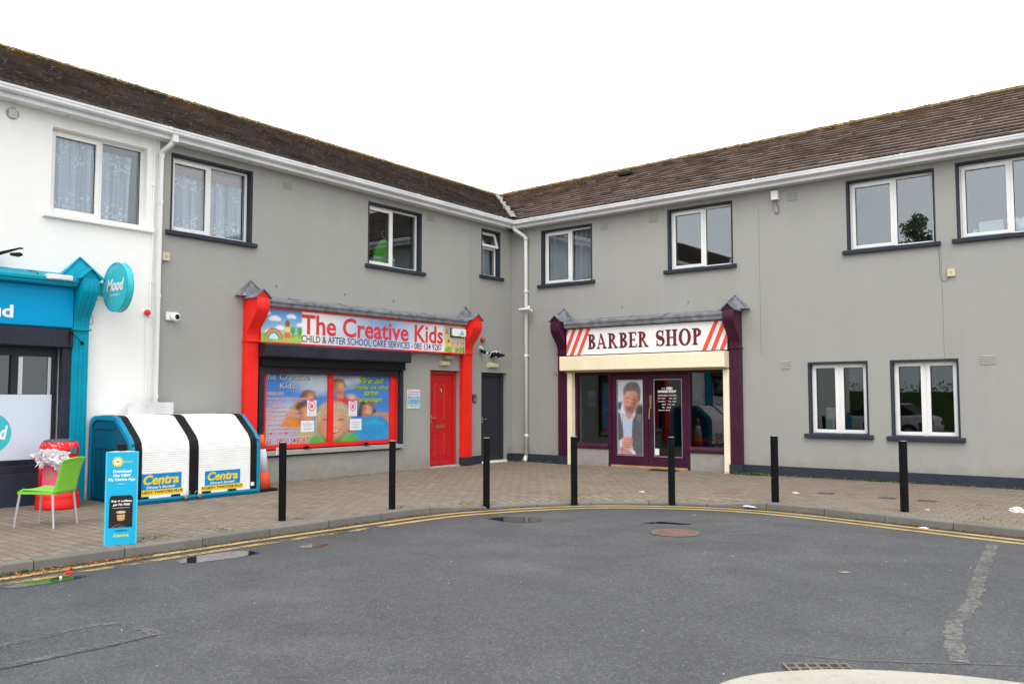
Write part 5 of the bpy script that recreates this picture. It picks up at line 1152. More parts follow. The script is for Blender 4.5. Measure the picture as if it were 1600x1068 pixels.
# ------------------------------------------------------------------ ground, road, pavement
RZ = -.10
def asphalt():
    t = NT('asphalt'); o = t.tc.outputs['Object']
    ag = t.n('ShaderNodeTexVoronoi'); ag.inputs['Scale'].default_value = 75; t.l(o, ag.inputs['Vector'])
    ag2 = t.n('ShaderNodeTexVoronoi'); ag2.inputs['Scale'].default_value = 190; t.l(o, ag2.inputs['Vector'])
    n0 = t.noise(.22, 5, .55); n1 = t.noise(1.3, 6, .6); n2 = t.noise(9, 5, .65); n3 = t.noise(60, 4, .7)
    sepc = t.n('ShaderNodeSeparateColor'); t.l(ag.outputs['Color'], sepc.inputs[0])
    base = t.mix(t.ramp(n1, .36, .64, 0, 1), (.060, .062, .067, 1), (.118, .119, .124, 1))
    base = t.mix(t.ramp(n0, .40, .62, 0, .65), base, (.066, .069, .076, 1))
    # bright and dark stones
    base = t.mix(t.ramp(sepc.outputs[0], .74, 1.0, 0, .50), base, (.22, .22, .225, 1))
    base = t.mix(t.ramp(sepc.outputs[1], .66, 1.0, 0, .75), base, (.040, .040, .043, 1))
    base = t.mix(t.ramp(n3, .55, .72, 0, .55), base, (.05, .05, .053, 1))
    base = t.mix(t.ramp(n2, .60, .75, 0, .30), base, (.19, .188, .183, 1))
    # worn pale blotches and damp dark edge along the kerb: x small = by the left kerb
    at = t.n('ShaderNodeAttribute', attribute_name='col'); sp = t.n('ShaderNodeSeparateColor'); t.l(at.outputs['Color'], sp.inputs[0])
    damp = t.math('MULTIPLY', t.ramp(t.math('ADD', sp.outputs[0], t.math('MULTIPLY', n1, .5)), .62, 1.15, 0, 1), .72, True)
    base = t.mix(damp, base, (.048, .048, .047, 1))
    # fine cracks
    cr = t.n('ShaderNodeTexVoronoi', feature='DISTANCE_TO_EDGE'); cr.inputs['Scale'].default_value = .55
    wv = t.n('ShaderNodeVectorMath', operation='ADD'); nn = t.n('ShaderNodeTexNoise'); nn.inputs['Scale'].default_value = 3.5; nn.inputs['Detail'].default_value = 5
    sc = t.n('ShaderNodeVectorMath', operation='SCALE'); t.l(nn.outputs['Color'], sc.inputs[0]); sc.inputs['Scale'].default_value = .55; t.l(o, nn.inputs['Vector']); t.l(o, wv.inputs[0]); t.l(sc.outputs[0], wv.inputs[1]); t.l(wv.outputs[0], cr.inputs['Vector'])
    ck = t.math('MULTIPLY', t.ramp(cr.outputs['Distance'], .0, .006, .35, 0), t.ramp(n0, .50, .56, 0, 1), True)
    base = t.mix(ck, base, (.03, .03, .032, 1))
    t.col(base); t.rough(t.math('SUBTRACT', t.ramp(n1, .3, .7, .48, .78), t.math('MULTIPLY', damp, .45)))
    t.b.inputs['Specular IOR Level'].default_value = .4
    t.bump(t.math('ADD', t.math('ADD', t.math('MULTIPLY', ag.outputs['Distance'], -1.0), t.math('MULTIPLY', ag2.outputs['Distance'], -.4)), t.math('MULTIPLY', n3, .6)), .65, .012)
    return t.m
M_ASPH = asphalt()
def paver_mat():
    t = NT('block_paving'); o = t.tc.outputs['Object']
    wob = t.n('ShaderNodeTexNoise'); wob.inputs['Scale'].default_value = 1.6; t.l(o, wob.inputs['Vector'])
    sc = t.n('ShaderNodeVectorMath', operation='SCALE'); t.l(wob.outputs['Color'], sc.inputs[0]); sc.inputs['Scale'].default_value = .035
    ad = t.n('ShaderNodeVectorMath', operation='ADD'); t.l(o, ad.inputs[0]); t.l(sc.outputs[0], ad.inputs[1])
    br = t.n('ShaderNodeTexBrick'); t.l(t.mapping((1, 1, 1), src=ad.outputs[0]), br.inputs['Vector'])
    br.inputs['Scale'].default_value = 1.0; br.inputs['Brick Width'].default_value = .215; br.inputs['Row Height'].default_value = .142; br.inputs['Mortar Size'].default_value = .008; br.inputs['Mortar Smooth'].default_value = .25; br.inputs['Bias'].default_value = -.1
    br.inputs['Color1'].default_value = (.255, .195, .142, 1); br.inputs['Color2'].default_value = (.175, .130, .094, 1); br.inputs['Mortar'].default_value = (.055, .046, .032, 1)
    n1 = t.noise(.8, 5, .6); n2 = t.noise(6, 5, .65); n3 = t.noise(45, 4, .7); n4 = t.noise(2.3, 4, .6, t.mapping((1, 1, 1), loc=(9, 4, 0)))
    c = t.mix(t.ramp(n1, .35, .65, 0, .45), br.outputs['Color'], (.235, .200, .160, 1))
    c = t.mix(t.ramp(n2, .54, .72, 0, .55), c, (.085, .073, .060, 1)); c = t.mix(t.ramp(n3, .50, .72, 0, .5), c, (.105, .09, .074, 1)); c = t.mix(t.ramp(n3, .48, .30, 0, .35), c, (.33, .29, .24, 1))
    moss = t.math('MULTIPLY', t.math('MULTIPLY', br.outputs['Fac'], t.ramp(n4, .5, .62, 0, 1)), .8, True)
    c = t.mix(moss, c, (.075, .10, .025, 1))
    # drifts of pale grit and darker damp patches
    c = t.mix(t.ramp(n4, .58, .75, 0, .35), c, (.30, .265, .22, 1))
    t.col(c); t.rough(t.ramp(n1, .3, .7, .72, .92)); t.bump(t.math('ADD', t.math('MULTIPLY', br.outputs['Fac'], -1.2), t.math('MULTIPLY', n3, .5)), .7, .010)
    return t.m
M_PAVE = paver_mat()
def kerb_mat(name, c0, c1, grainy):
    t = NT(name); n1 = t.noise(2.2, 5, .6); n2 = t.noise(120, 3, .8); n3 = t.noise(14, 5, .7); rnd = t.n('ShaderNodeNewGeometry').outputs['Random Per Island']
    c = t.mix(t.ramp(n1, .3, .7, 0, 1), c0, c1); c = t.mix(t.ramp(n3, .55, .75, 0, .5), c, (.07, .068, .06, 1)); c = t.mix(t.math('MULTIPLY', rnd, .35), c, (c0[0]*.6, c0[1]*.6, c0[2]*.6, 1))
    c = t.mix(t.ramp(n2, .55, .75, 0, grainy), c, (.04, .04, .04, 1)); c = t.mix(t.ramp(n2, .45, .25, 0, grainy), c, (.45, .43, .38, 1))
    t.col(c); t.rough(.88); t.bump(n2, .5, .004); return t.m
M_KERB = kerb_mat('kerb_concrete', (.155, .147, .132, 1), (.205, .195, .178, 1), .35)
M_ISL = kerb_mat('island_concrete', (.40, .375, .31, 1), (.50, .47, .40, 1), .40)

def smooth_path(pts, step=.15):
    pts = [np.array(p, float) for p in pts]; out = []
    for i in range(len(pts)-1):
        p0 = pts[max(i-1, 0)]; p1 = pts[i]; p2 = pts[i+1]; p3 = pts[min(i+2, len(pts)-1)]
        n = max(2, int(np.linalg.norm(p2-p1)/step))
        for k in range(n):
            t = k/n; out.append(.5*((2*p1)+(-p0+p2)*t+(2*p0-5*p1+4*p2-p3)*t*t+(-p0+3*p1-3*p2+p3)*t**3))
    out.append(pts[-1]); return np.array(out)
KP = [(4.45, -40), (4.55, -24), (4.68, -16), (4.71, -13.6), (4.76, -12.2), (4.78, -10.6), (4.80, -9.4), (4.84, -8.4), (5.02, -7.6), (5.40, -6.75), (6.02, -5.85), (6.80, -5.18), (7.62, -4.80), (8.4, -4.62), (9.1, -4.64), (9.85, -4.78), (10.8, -5.0), (11.8, -5.2), (13.5, -5.5), (17, -6.0), (26, -7.0)]
K = smooth_path(KP, .12)
kd = np.gradient(K, axis=0); kd /= np.linalg.norm(kd, axis=1)[:, None]; kn = np.stack([-kd[:, 1], kd[:, 0]], 1)     # to the left of travel = towards the walls
karc = np.concatenate([[0], np.cumsum(np.linalg.norm(np.diff(K, axis=0), axis=1))])
def arc_of(p): return karc[np.argmin(np.hypot(K[:, 0]-p[0], K[:, 1]-p[1]))]
d0, d1 = arc_of((4.95, -7.9)), arc_of((8.3, -4.6))
def ktop(a):       # kerb drops towards the crossing in the middle of the bend
    def sm(x): x = min(max(x, 0), 1); return x*x*(3-2*x)
    return -.062*min(sm((a-d0+.5)/1.2), sm((d1+.5-a)/1.2))
KW = .125
# far ground and road
b = MB(); b.quad((-400, -400, RZ-.02), (400, -400, RZ-.02), (400, 400, RZ-.02), (-400, 400, RZ-.02)); g_ = b.build('ground', paint('far_ground', (.10, .11, .06), .95, .3), recalc=False); tag(g_, kind='structure')
xs = sorted(set(list(np.arange(-4, 22, .25))+[-40, -20, -10, 30, 45, 70])); ys = sorted(set(list(np.arange(-20, -3, .25))+[-90, -60, -45, -35, -28, -24, 1, 4]))
rv_ = []; cols = []
for y in ys:
    for x in xs:
        rv_.append((float(x), float(y), RZ))
        dd = np.min(np.hypot(K[:, 0]-x, K[:, 1]-y)) if (-6 < x < 24 and -22 < y < 0) else 9
        lf = 1.0 if x < 9 else .35
        cols.append((max(0, 1-dd/1.9)*lf, 0, 0, 1))
b = MB(); nx_ = len(xs); b.v = rv_; b.f = [(j*nx_+i, j*nx_+i+1, (j+1)*nx_+i+1, (j+1)*nx_+i) for j in range(len(ys)-1) for i in range(nx_-1)]
tag(b.build('road', M_ASPH, recalc=False, cols=cols), kind='structure')
# pavement: flat by the walls, last strip dipping to the dropped kerb
b = MB(); inn = K+kn*(KW+.30); back = K+kn*KW
for i in range(len(K)-1):
    def W(p):       # foot on the wall line
        x, y = p
        return (x, y)
    a0, a1 = inn[i], inn[i+1]; c0, c1 = back[i], back[i+1]; z0_, z1_ = ktop(karc[i])-.002, ktop(karc[i+1])-.002
    b.quad((a0[0], a0[1], 0), (c0[0], c0[1], z0_), (c1[0], c1[1], z1_), (a1[0], a1[1], 0))
poly = [(float(x), float(y), 0.0) for x, y in inn]+[(26, .5, 0), (-.5, .5, 0), (-.5, -40, 0)]
bm = bmesh.new(); vs = [bm.verts.new(p) for p in poly]; bm.faces.new(vs); bmesh.ops.triangulate(bm, faces=bm.faces[:]); bm.verts.index_update()
b.add([tuple(v_.co) for v_ in bm.verts], [tuple(v_.index for v_ in f.verts) for f in bm.faces]); bm.free()
tag(b.build('pavement', M_PAVE, recalc=False), kind='structure')
# kerb stones with open joints, rounded arris
b = MB(); L_ = .915; a = 0.0; rk = random.Random(3)
def kat(s):
    i = min(max(np.searchsorted(karc, s)-1, 0), len(K)-2); t = (s-karc[i])/(karc[i+1]-karc[i]); return K[i]*(1-t)+K[i+1]*t, kn[i]*(1-t)+kn[i+1]*t
off = (arc_of((4.75, -12.65)) % L_)-.0
a = off-L_
while a < karc[-1]-1:
    e = a+L_-.010; segs = 4; jz = rk.uniform(-.003, .003); P_ = []
    if a > 0:
        for k in range(segs+1):
            s = a+(e-a)*k/segs; p, n_ = kat(s); zt = ktop(s)+jz
            for w_, z in ((0.0, RZ-.03), (0.0, zt-.018), (.004, zt-.007), (.015, zt-.001), (KW, zt+.001), (KW, RZ-.03)): P_.append((p[0]+n_[0]*w_, p[1]+n_[1]*w_, z))
        F_ = [(k*6+i, k*6+i+1, (k+1)*6+i+1, (k+1)*6+i) for k in range(segs) for i in range(5)]+[(0, 1, 2, 3, 4, 5), tuple(segs*6+i for i in range(6))]
        b.add(P_, F_)
    a += L_
tag(b.build('kerb', M_KERB), kind='structure')
b = MB()       # dirt packed behind and between the stones
for i in range(len(K)-1):
    p, q_ = K[i], K[i+1]; n0_, n1_ = kn[i], kn[i+1]; za, zb = ktop(karc[i])-.02, ktop(karc[i+1])-.02
    b.quad((p[0]+n0_[0]*.02, p[1]+n0_[1]*.02, za), (q_[0]+n1_[0]*.02, q_[1]+n1_[1]*.02, zb), (q_[0]+n1_[0]*.13, q_[1]+n1_[1]*.13, zb), (p[0]+n0_[0]*.13, p[1]+n0_[1]*.13, za))
    b.quad((p[0]+n0_[0]*.02, p[1]+n0_[1]*.02, RZ), (q_[0]+n1_[0]*.02, q_[1]+n1_[1]*.02, RZ), (q_[0]+n1_[0]*.02, q_[1]+n1_[1]*.02, zb), (p[0]+n0_[0]*.02, p[1]+n0_[1]*.02, za))
tag(b.build('kerb_bedding', paint('packed_dirt', (.05, .045, .035), .95, .3, .4), recalc=False), kind='structure')
# gutter grime strip
def ribbon(path, w0, w1, z, name, mat, jag=0.0, seed=1, kind='structure', **kw):
    p = np.array(path, float); d = np.gradient(p, axis=0); d /= np.linalg.norm(d, axis=1)[:, None]+1e-9; n_ = np.stack([-d[:, 1], d[:, 0]], 1); rr = random.Random(seed); mb = MB(); A = []; B = []
    for i in range(len(p)):
        j0 = rr.uniform(-jag, jag); j1 = rr.uniform(-jag, jag); A.append((*(p[i]+n_[i]*(w0+j0)), z)); B.append((*(p[i]+n_[i]*(w1+j1)), z))
    for i in range(len(p)-1): mb.quad(A[i], B[i], B[i+1], A[i+1])
    o = mb.build(name, mat, recalc=False); tag(o, kind=kind, **kw); return o
t_ = NT('gutter_grime'); nA = t_.noise(5, 5, .7); nB = t_.noise(40, 4, .7); t_.col(t_.mix(t_.ramp(nB, .4, .65, 0, 1), (.032, .028, .022, 1), (.10, .085, .06, 1))); t_.rough(.75)
al = t_.ramp(nA, .36, .52, 0, .9); t_.l(al, t_.b.inputs['Alpha']); M_GRIME = t_.m
ribbon(K, -.14, .0, RZ+.003, 'gutter_grime', M_GRIME, .035)
# double yellow lines
def ymat(name, lo, hi):
    t = NT(name); n1 = t.noise(3.2, 5, .6); n2 = t.noise(28, 5, .75)
    c = t.mix(t.ramp(n1, .35, .65, 0, 1), (.40, .26, .07, 1), (.52, .37, .14, 1)); c = t.mix(t.ramp(n2, .55, .75, 0, .6), c, (.20, .15, .08, 1)); t.col(c); t.rough(.7)
    a_ = t.math('ADD', t.math('MULTIPLY', n1, .5), t.math('MULTIPLY', n2, .5)); at = t.n('ShaderNodeAttribute', attribute_name='col'); sp = t.n('ShaderNodeSeparateColor'); t.l(at.outputs['Color'], sp.inputs[0])
    t.l(t.ramp(t.math('SUBTRACT', a_, t.math('MULTIPLY', sp.outputs[0], .16)), lo, hi, 0, 1), t.b.inputs['Alpha']); t.bump(n2, .3, .003); return t.m
M_YEL1 = ymat('worn_yellow_paint', .30, .42)
YA = smooth_path([(4.7, -34), (4.80, -20), (4.90, -15.5), (4.92, -14), (4.91, -12.4), (4.93, -11), (4.98, -9.9), (5.02, -8.9), (5.12, -8.0), (5.40, -7.25), (5.72, -6.62), (6.22, -5.92), (6.85, -5.42), (7.62, -5.03), (8.4, -4.86), (9.18, -4.88), (9.95, -5.03), (10.85, -5.24), (11.87, -5.47), (13.5, -5.78), (17, -6.3), (26, -7.3)], .12)
YB_off = -.26
for off_, nm in ((0, 0), (YB_off, 1)):
    p = YA; d = np.gradient(p, axis=0); d /= np.linalg.norm(d, axis=1)[:, None]; n_ = np.stack([-d[:, 1], d[:, 0]], 1); mb = MB(); cols = []; rr = random.Random(9+nm)
    hw = .055
    for i in range(len(p)):
        j = rr.uniform(-.006, .006)
        for w_ in (off_-hw+j, off_+hw+rr.uniform(-.006, .006)):
            mb.v.append((*(p[i]+n_[i]*w_), RZ+.0045)); wear = .95 if (nm == 1 and p[i][1] < -9.3) else (.55 if p[i][1] < -12.0 else .0); cols.append((wear, 0, 0, 1))
    mb.f = [(2*i, 2*i+1, 2*i+3, 2*i+2) for i in range(len(p)-1)]
    tag(mb.build('yellow_line', M_YEL1, recalc=False, cols=cols), kind='structure')

def lin_path(pts, step):
    out = []
    for a_, b_ in zip(pts[:-1], pts[1:]):
        n = max(1, int(math.dist(a_, b_)/step)); out += [(a_[0]+(b_[0]-a_[0])*k/n, a_[1]+(b_[1]-a_[1])*k/n) for k in range(n)]
    return out+[pts[-1]]
def patch_mat(name, c, lo, hi):
    t = NT(name); n2 = t.noise(20, 5, .7); n3 = t.noise(90, 3, .7); n1 = t.noise(2.5, 4)
    x = t.mix(t.ramp(n3, .4, .65, 0, .8), c, (c[0]*.45, c[1]*.45, c[2]*.45, 1)); t.col(x); t.rough(.8); t.bump(n3, .5, .008)
    t.l(t.ramp(t.math('ADD', t.math('MULTIPLY', n2, .6), t.math('MULTIPLY', n1, .4)), lo, hi, 0, .92), t.b.inputs['Alpha']); return t.m
M_PATCH = patch_mat('worn_pale_strip', (.20, .195, .185, 1), .33, .56); M_PATCH2 = patch_mat('pale_trench_edge', (.165, .165, .165, 1), .34, .56)
ribbon(smooth_path([(11.90, -6.05), (11.98, -6.9), (12.07, -7.7), (12.17, -8.5), (12.27, -9.2), (12.32, -9.75), (12.31, -10.1), (12.37, -10.5), (12.47, -10.9), (12.56, -11.25)], .08), -.062, .062, RZ+.0035, 'tarmac_strip', M_PATCH, .018, 3)
ribbon(lin_path([(7.33, -15.8), (7.29, -14.9), (7.25, -14.25), (7.36, -14.08), (7.84, -14.08)], .05), -.045, .045, RZ+.0035, 'trench_edge', M_PATCH2, .015, 4)
ribbon(lin_path([(7.845, -14.05), (7.86, -14.36), (7.81, -15.1), (7.76, -16)], .05), -.045, .035, RZ+.0037, 'trench_edge', M_PATCH2, .012, 5)
ribbon(lin_path([(7.83, -15.9), (7.87, -15.1), (7.91, -14.36), (7.89, -14.1)], .05), -.006, .006, RZ+.004, 'trench_crack', paint('crack_black', (.045, .045, .045), .9), .003, 6)
ribbon(smooth_path([(11.6, -11.75), (12.0, -11.62), (12.5, -11.33), (12.9, -11.07), (13.6, -10.7)], .1), -.012, .012, RZ+.004, 'tarmac_seam', M_PATCH2, .006, 7)
ribbon(smooth_path([(9.3, -7.6), (9.2, -7.2), (9.5, -6.9), (10.0, -6.9), (10.6, -7.2)], .1), -.035, .035, RZ+.0035, 'tarmac_seam', patch_mat('faint_smear', (.19, .19, .19, 1), .46, .60), .03, 8)
# puddles
t_ = NT('puddle_water'); t_.col((.018, .019, .020, 1)); t_.rough(.02); t_.b.inputs['IOR'].default_value = 1.333; t_.b.inputs['Specular IOR Level'].default_value = .75
nz_ = t_.noise(14, 2); t_.bump(nz_, .03, .004)
at_ = t_.n('ShaderNodeAttribute', attribute_name='col'); sp_ = t_.n('ShaderNodeSeparateColor'); t_.l(at_.outputs['Color'], sp_.inputs[0])
t_.l(t_.ramp(t_.math('ADD', sp_.outputs[0], t_.math('MULTIPLY', t_.math('SUBTRACT', t_.noise(22, 5, .7), .5), 1.1)), .32, .50, 0, 1), t_.b.inputs['Alpha']); M_PUD = t_.m
def puddle(pts, seed, name='puddle'):
    rr = random.Random(seed); c = np.mean(np.array(pts), 0); sp = smooth_path(list(pts)+[pts[0]], .03); mb = MB(); P_ = []
    for x, y in sp[:-1]:
        k = 1+rr.uniform(-.04, .04)+.05*mnoise.noise(Vector((x*7, y*7, seed))); P_.append((c[0]+(x-c[0])*k, c[1]+(y-c[1])*k, RZ+.0042))
    n = len(P_); rings = [1.22, 1.0, .72, .02]; cv = [0, .42, 1, 1]; cols = []
    for r, k in zip(rings, cv): mb.v += [(c[0]+(p[0]-c[0])*r, c[1]+(p[1]-c[1])*r, p[2]) for p in P_]; cols += [(k, 0, 0, 1)]*n
    mb.f = [(q*n+i, q*n+(i+1) % n, (q+1)*n+(i+1) % n, (q+1)*n+i) for q in range(3) for i in range(n)]+[tuple(range(3*n, 4*n))]
    tag(mb.build(name, M_PUD, recalc=False, cols=cols), kind='structure')
puddle([(5.92, -8.02), (5.93, -7.78), (6.1, -7.62), (6.38, -7.53), (6.55, -7.62), (6.62, -7.80), (6.45, -8.0), (6.2, -8.06)], 1)
puddle([(7.84, -7.05), (7.95, -6.80), (8.15, -6.74), (8.40, -6.72), (8.30, -6.84), (8.10, -6.90)], 2)
puddle([(5.30, -12.34), (5.30, -11.95), (5.42, -11.68), (5.62, -11.62), (5.70, -11.85), (5.66, -12.25), (5.5, -12.5)], 3)
puddle([(5.33, -14.15), (5.22, -13.8), (5.32, -13.5), (5.44, -13.42), (5.47, -13.7), (5.43, -14.05)], 4)
puddle([(5.10, -10.2), (5.10, -9.85), (5.25, -9.72), (5.32, -9.95), (5.24, -10.25)], 5)
puddle([(5.65, -11.1), (5.66, -10.85), (5.80, -10.8), (5.86, -10.98), (5.78, -11.14)], 6)

# near traffic island / footway corner the photographer stands on
IP = [(9.6, -15.9), (10.6, -15.2), (11.25, -14.4), (11.50, -13.7), (11.60, -13.25), (11.63, -12.95), (11.66, -12.75), (11.74, -12.55), (11.88, -12.37), (12.05, -12.20), (12.28, -12.04), (12.52, -11.92), (12.80, -11.82), (13.3, -11.74), (14.5, -11.70), (17, -11.9), (24, -12.6)]
I = smooth_path(IP, .08); idr = np.gradient(I, axis=0); idr /= np.linalg.norm(idr, axis=1)[:, None]; inn_ = np.stack([idr[:, 1], -idr[:, 0]], 1)
b = MB()
for i in range(len(I)-1):
    def R5(j): return [(*(I[j]+inn_[j]*w_), z) for w_, z in ((0, RZ-.02), (0, -.03), (.008, -.010), (.03, -.001), (.05, .0))]
    A_, B_ = R5(i), R5(i+1)
    for k in range(4): b.quad(A_[k], A_[k+1], B_[k+1], B_[k])
pl = [(*(I[j]+inn_[j]*.05), 0.0) for j in range(len(I))]+[(24, -30, 0), (5, -30, 0), (5, -22, 0)]
bm = bmesh.new(); vs = [bm.verts.new(p) for p in pl]; bm.faces.new(vs); bmesh.ops.triangulate(bm, faces=bm.faces[:]); bm.verts.index_update()
b.add([tuple(v_.co) for v_ in bm.verts], [tuple(v_.index for v_ in f.verts) for f in bm.faces]); bm.free()
tag(b.build('near_pavement', M_ISL, recalc=False), kind='structure')

# ------------------------------------------------------------------ covers and grates
t_ = NT('rusty_iron'); n1 = t_.noise(10, 5, .7); t_.col(t_.mix(t_.ramp(n1, .35, .65, 0, 1), (.15, .085, .065, 1), (.24, .16, .13, 1))); t_.rough(.8); t_.bump(n1, .4, .01); M_RUST = t_.m
M_IRON = paint('worn_cast_iron', (.075, .078, .085), .6, .3, .3, scale=8)
def manhole():
    t = thing('manhole_cover', (8.58, -7.53, RZ), 'round rust-brown manhole cover set in the tarmac', 'manhole cover')
    c = (8.58, -7.53); m = MB(); m.lathe([(.33, RZ+.001), (.33, RZ+.007), (.31, RZ+.008)], c, 40); m.build('frame', M_IRON, t)
    m = MB(); m.lathe([(.30, RZ+.001), (.30, RZ+.010)], c, 40); lid = m.build('lid', M_RUST, t)
    m = MB(); 
    for i in range(-5, 6):
        for j in range(-5, 6):
            x, y = i*.05, j*.05
            if math.hypot(x, y) < .27: m.box(c[0]+x-.016, c[0]+x+.016, c[1]+y-.016, c[1]+y+.016, RZ+.010, RZ+.014)
    m.build('studs', M_RUST, lid)
manhole()
t_ = thing('drain_grate', (11.86, -11.92, RZ), 'iron drain grate with square slots against the near kerb', 'drain grate')
Rg = Matrix.Rotation(math.radians(38), 3, 'Z')
def gpt(u, v, z): p = Rg @ Vector((u*.85, v*.85, 0)); return (11.95+p.x, -12.02+p.y, z)
m = MB(gpt); m.box(-.24, .24, -.20, .20, RZ+.0005, RZ+.003); m.build('dark_pit_sheet', M_BLK, t_)  # flat black sheet under the bars, imitating the darkness of a hole
m = MB(gpt); 
for x in (-.24, -.16, -.08, 0, .08, .16, .225): m.box(x, x+.020, -.20, .20, RZ+.003, RZ+.016)
for y in (-.20, -.10, -.0, .09, .18): m.box(-.24, .24, y, y+.02, RZ+.003, RZ+.015)
m.build('bars', paint('rusty_grey_bars', (.17, .145, .125), .7, .3, .3), t_)
def cover(cx, cy, lx, ly, mat, label, frame=None, ang=0, name='access_cover'):
    t = thing(name, (cx, cy, 0), label, 'access cover'); R = Matrix.Rotation(math.radians(ang), 3, 'Z')
    def g(u, v, z): p = R @ Vector((u, v, 0)); return (cx+p.x, cy+p.y, z)
    m = MB(g); m.box(-lx/2, lx/2, -ly/2, ly/2, -.02, .006); m.build('frame', frame or mat, t)
    m = MB(g); m.box(-lx/2+.03, lx/2-.03, -ly/2+.03, ly/2-.03, -.02, .010); m.build('lid', mat, t, bevel=.002)
pale_f = paint('pale_mortar_frame', (.30, .28, .25), .9, .1, .2)
cover(7.55, -3.82, .58, .50, M_RUST, 'large rusty square cover in a pale frame, paving before the purple shop', pale_f)
cover(8.86, -2.72, .24, .22, M_IRON, 'small dark iron cover in the paving under the left ground floor window'); cover(9.86, -2.80, .26, .22, M_IRON, 'small dark iron cover in the paving, left of the rightmost bollard'); cover(10.45, -2.82, .26, .20, M_IRON, 'small dark iron cover in the paving just right of the rightmost bollard')
for cx, cy, lb in ((9.25, -2.55, 'round reddish cover in the paving between the two left iron covers'), (11.25, -2.85, 'round reddish cover in the paving near the right edge, beside the crumpled tissue')):
    m = MB(); m.lathe([(.11, .0), (.11, .006)], (cx, cy), 20); tag(m.build('stop_tap_cover', M_RUST, loc=(cx, cy, 0)), lb, 'access cover')
yp = paint('faded_yellow_spray', (.34, .26, .10), .9, .3)
m = MB(); rr_ = random.Random(8)
for cx, cy in ((3.35, -2.95), (4.95, -3.6)):
    for k in range(5): x = cx+rr_.uniform(-.2, .2); y = cy+rr_.uniform(-.2, .2); m.quad((x-.10, y-.012, .003), (x+.1, y-.02, .003), (x+.1, y+.012, .003), (x-.1, y+.016, .003))
tag(m.build('paint_marks', yp, recalc=False), kind='structure')

# ------------------------------------------------------------------ bollards
def bmat():
    t = NT('black_bollard_paint'); n = t.noise(16, 4, .75); n2 = t.noise(2, 4); t.col(t.mix(t.ramp(n, .66, .70, 0, .8), (.005, .0055, .006, 1), (.30, .29, .28, 1))); t.rough(t.ramp(n2, .3, .7, .35, .55)); t.b.inputs['Specular IOR Level'].default_value = .10; t.bump(n, .1, .002); return t.m
M_BOL = bmat()
def bollard():
    t = thing('bollard', (0, 0, 0), 'x', 'bollard')
    m = MB(); h = .047; ch = .014; P_ = [(h, -h+ch), (h, h-ch), (h-ch, h), (-h+ch, h), (-h, h-ch), (-h, -h+ch), (-h+ch, -h), (h-ch, -h)]
    m.prism(P_, 'z', -.12, .985); m.build('post', M_BOL, t)
    m = MB(); m.prism([(x*.93, y*.93) for x, y in P_], 'z', .985, .992); m.build('cap', M_STEEL, t, bevel=.002)

    return t
bl = [((4.33, -10.34), 1.02, 'chipped black bollard nearest the storage unit, white scrap stuck near its top', (0.4, -.3)), ((4.60, -8.62), .98, 'black square bollard standing before the right edge of the red shop window', (0, 0)), ((5.15, -7.15), .985, 'black square bollard standing before the dark door', (0, 0)),
      ((5.98, -5.97), .985, 'black square bollard standing before the left end of the purple shop', (0, 0)), ((7.18, -4.98), .975, 'black square bollard standing before the right door leaf of the purple shop', (0, 0)),
      ((8.64, -4.38), 1.01, 'black square bollard between the purple shop and the ground floor windows', (0, 0)), ((10.52, -4.40), .99, 'black square bollard below the rightmost ground floor window', (0, 0))]
B0 = bollard(); kids0 = list(B0.children)
for i, ((x, y), h, lab, lean) in enumerate(bl):
    if i == 0: r = B0
    else:
        r = B0.copy(); COL.objects.link(r)
        for ch in kids0: c = ch.copy(); COL.objects.link(c); c.parent = r
    r.location = (x, y, 0); r.scale = (1, 1, h/.99); r.rotation_euler = (math.radians(lean[0]), math.radians(lean[1]), math.radians([50, 48, 52, 50, 47, 50, 38][i])); r['label'] = lab; r['group'] = 'bollards along the kerb'
m = MB(); m.box(4.283, 4.292, -10.415, -10.375, .86, .95)
st_ = m.build('paper_scrap', M_PAPER, loc=(4.287, -10.395, .9)); tag(st_, 'white paper scrap stuck near the top of the leftmost bollard', 'paper scrap'); st_.rotation_euler = (0, 0, 0)
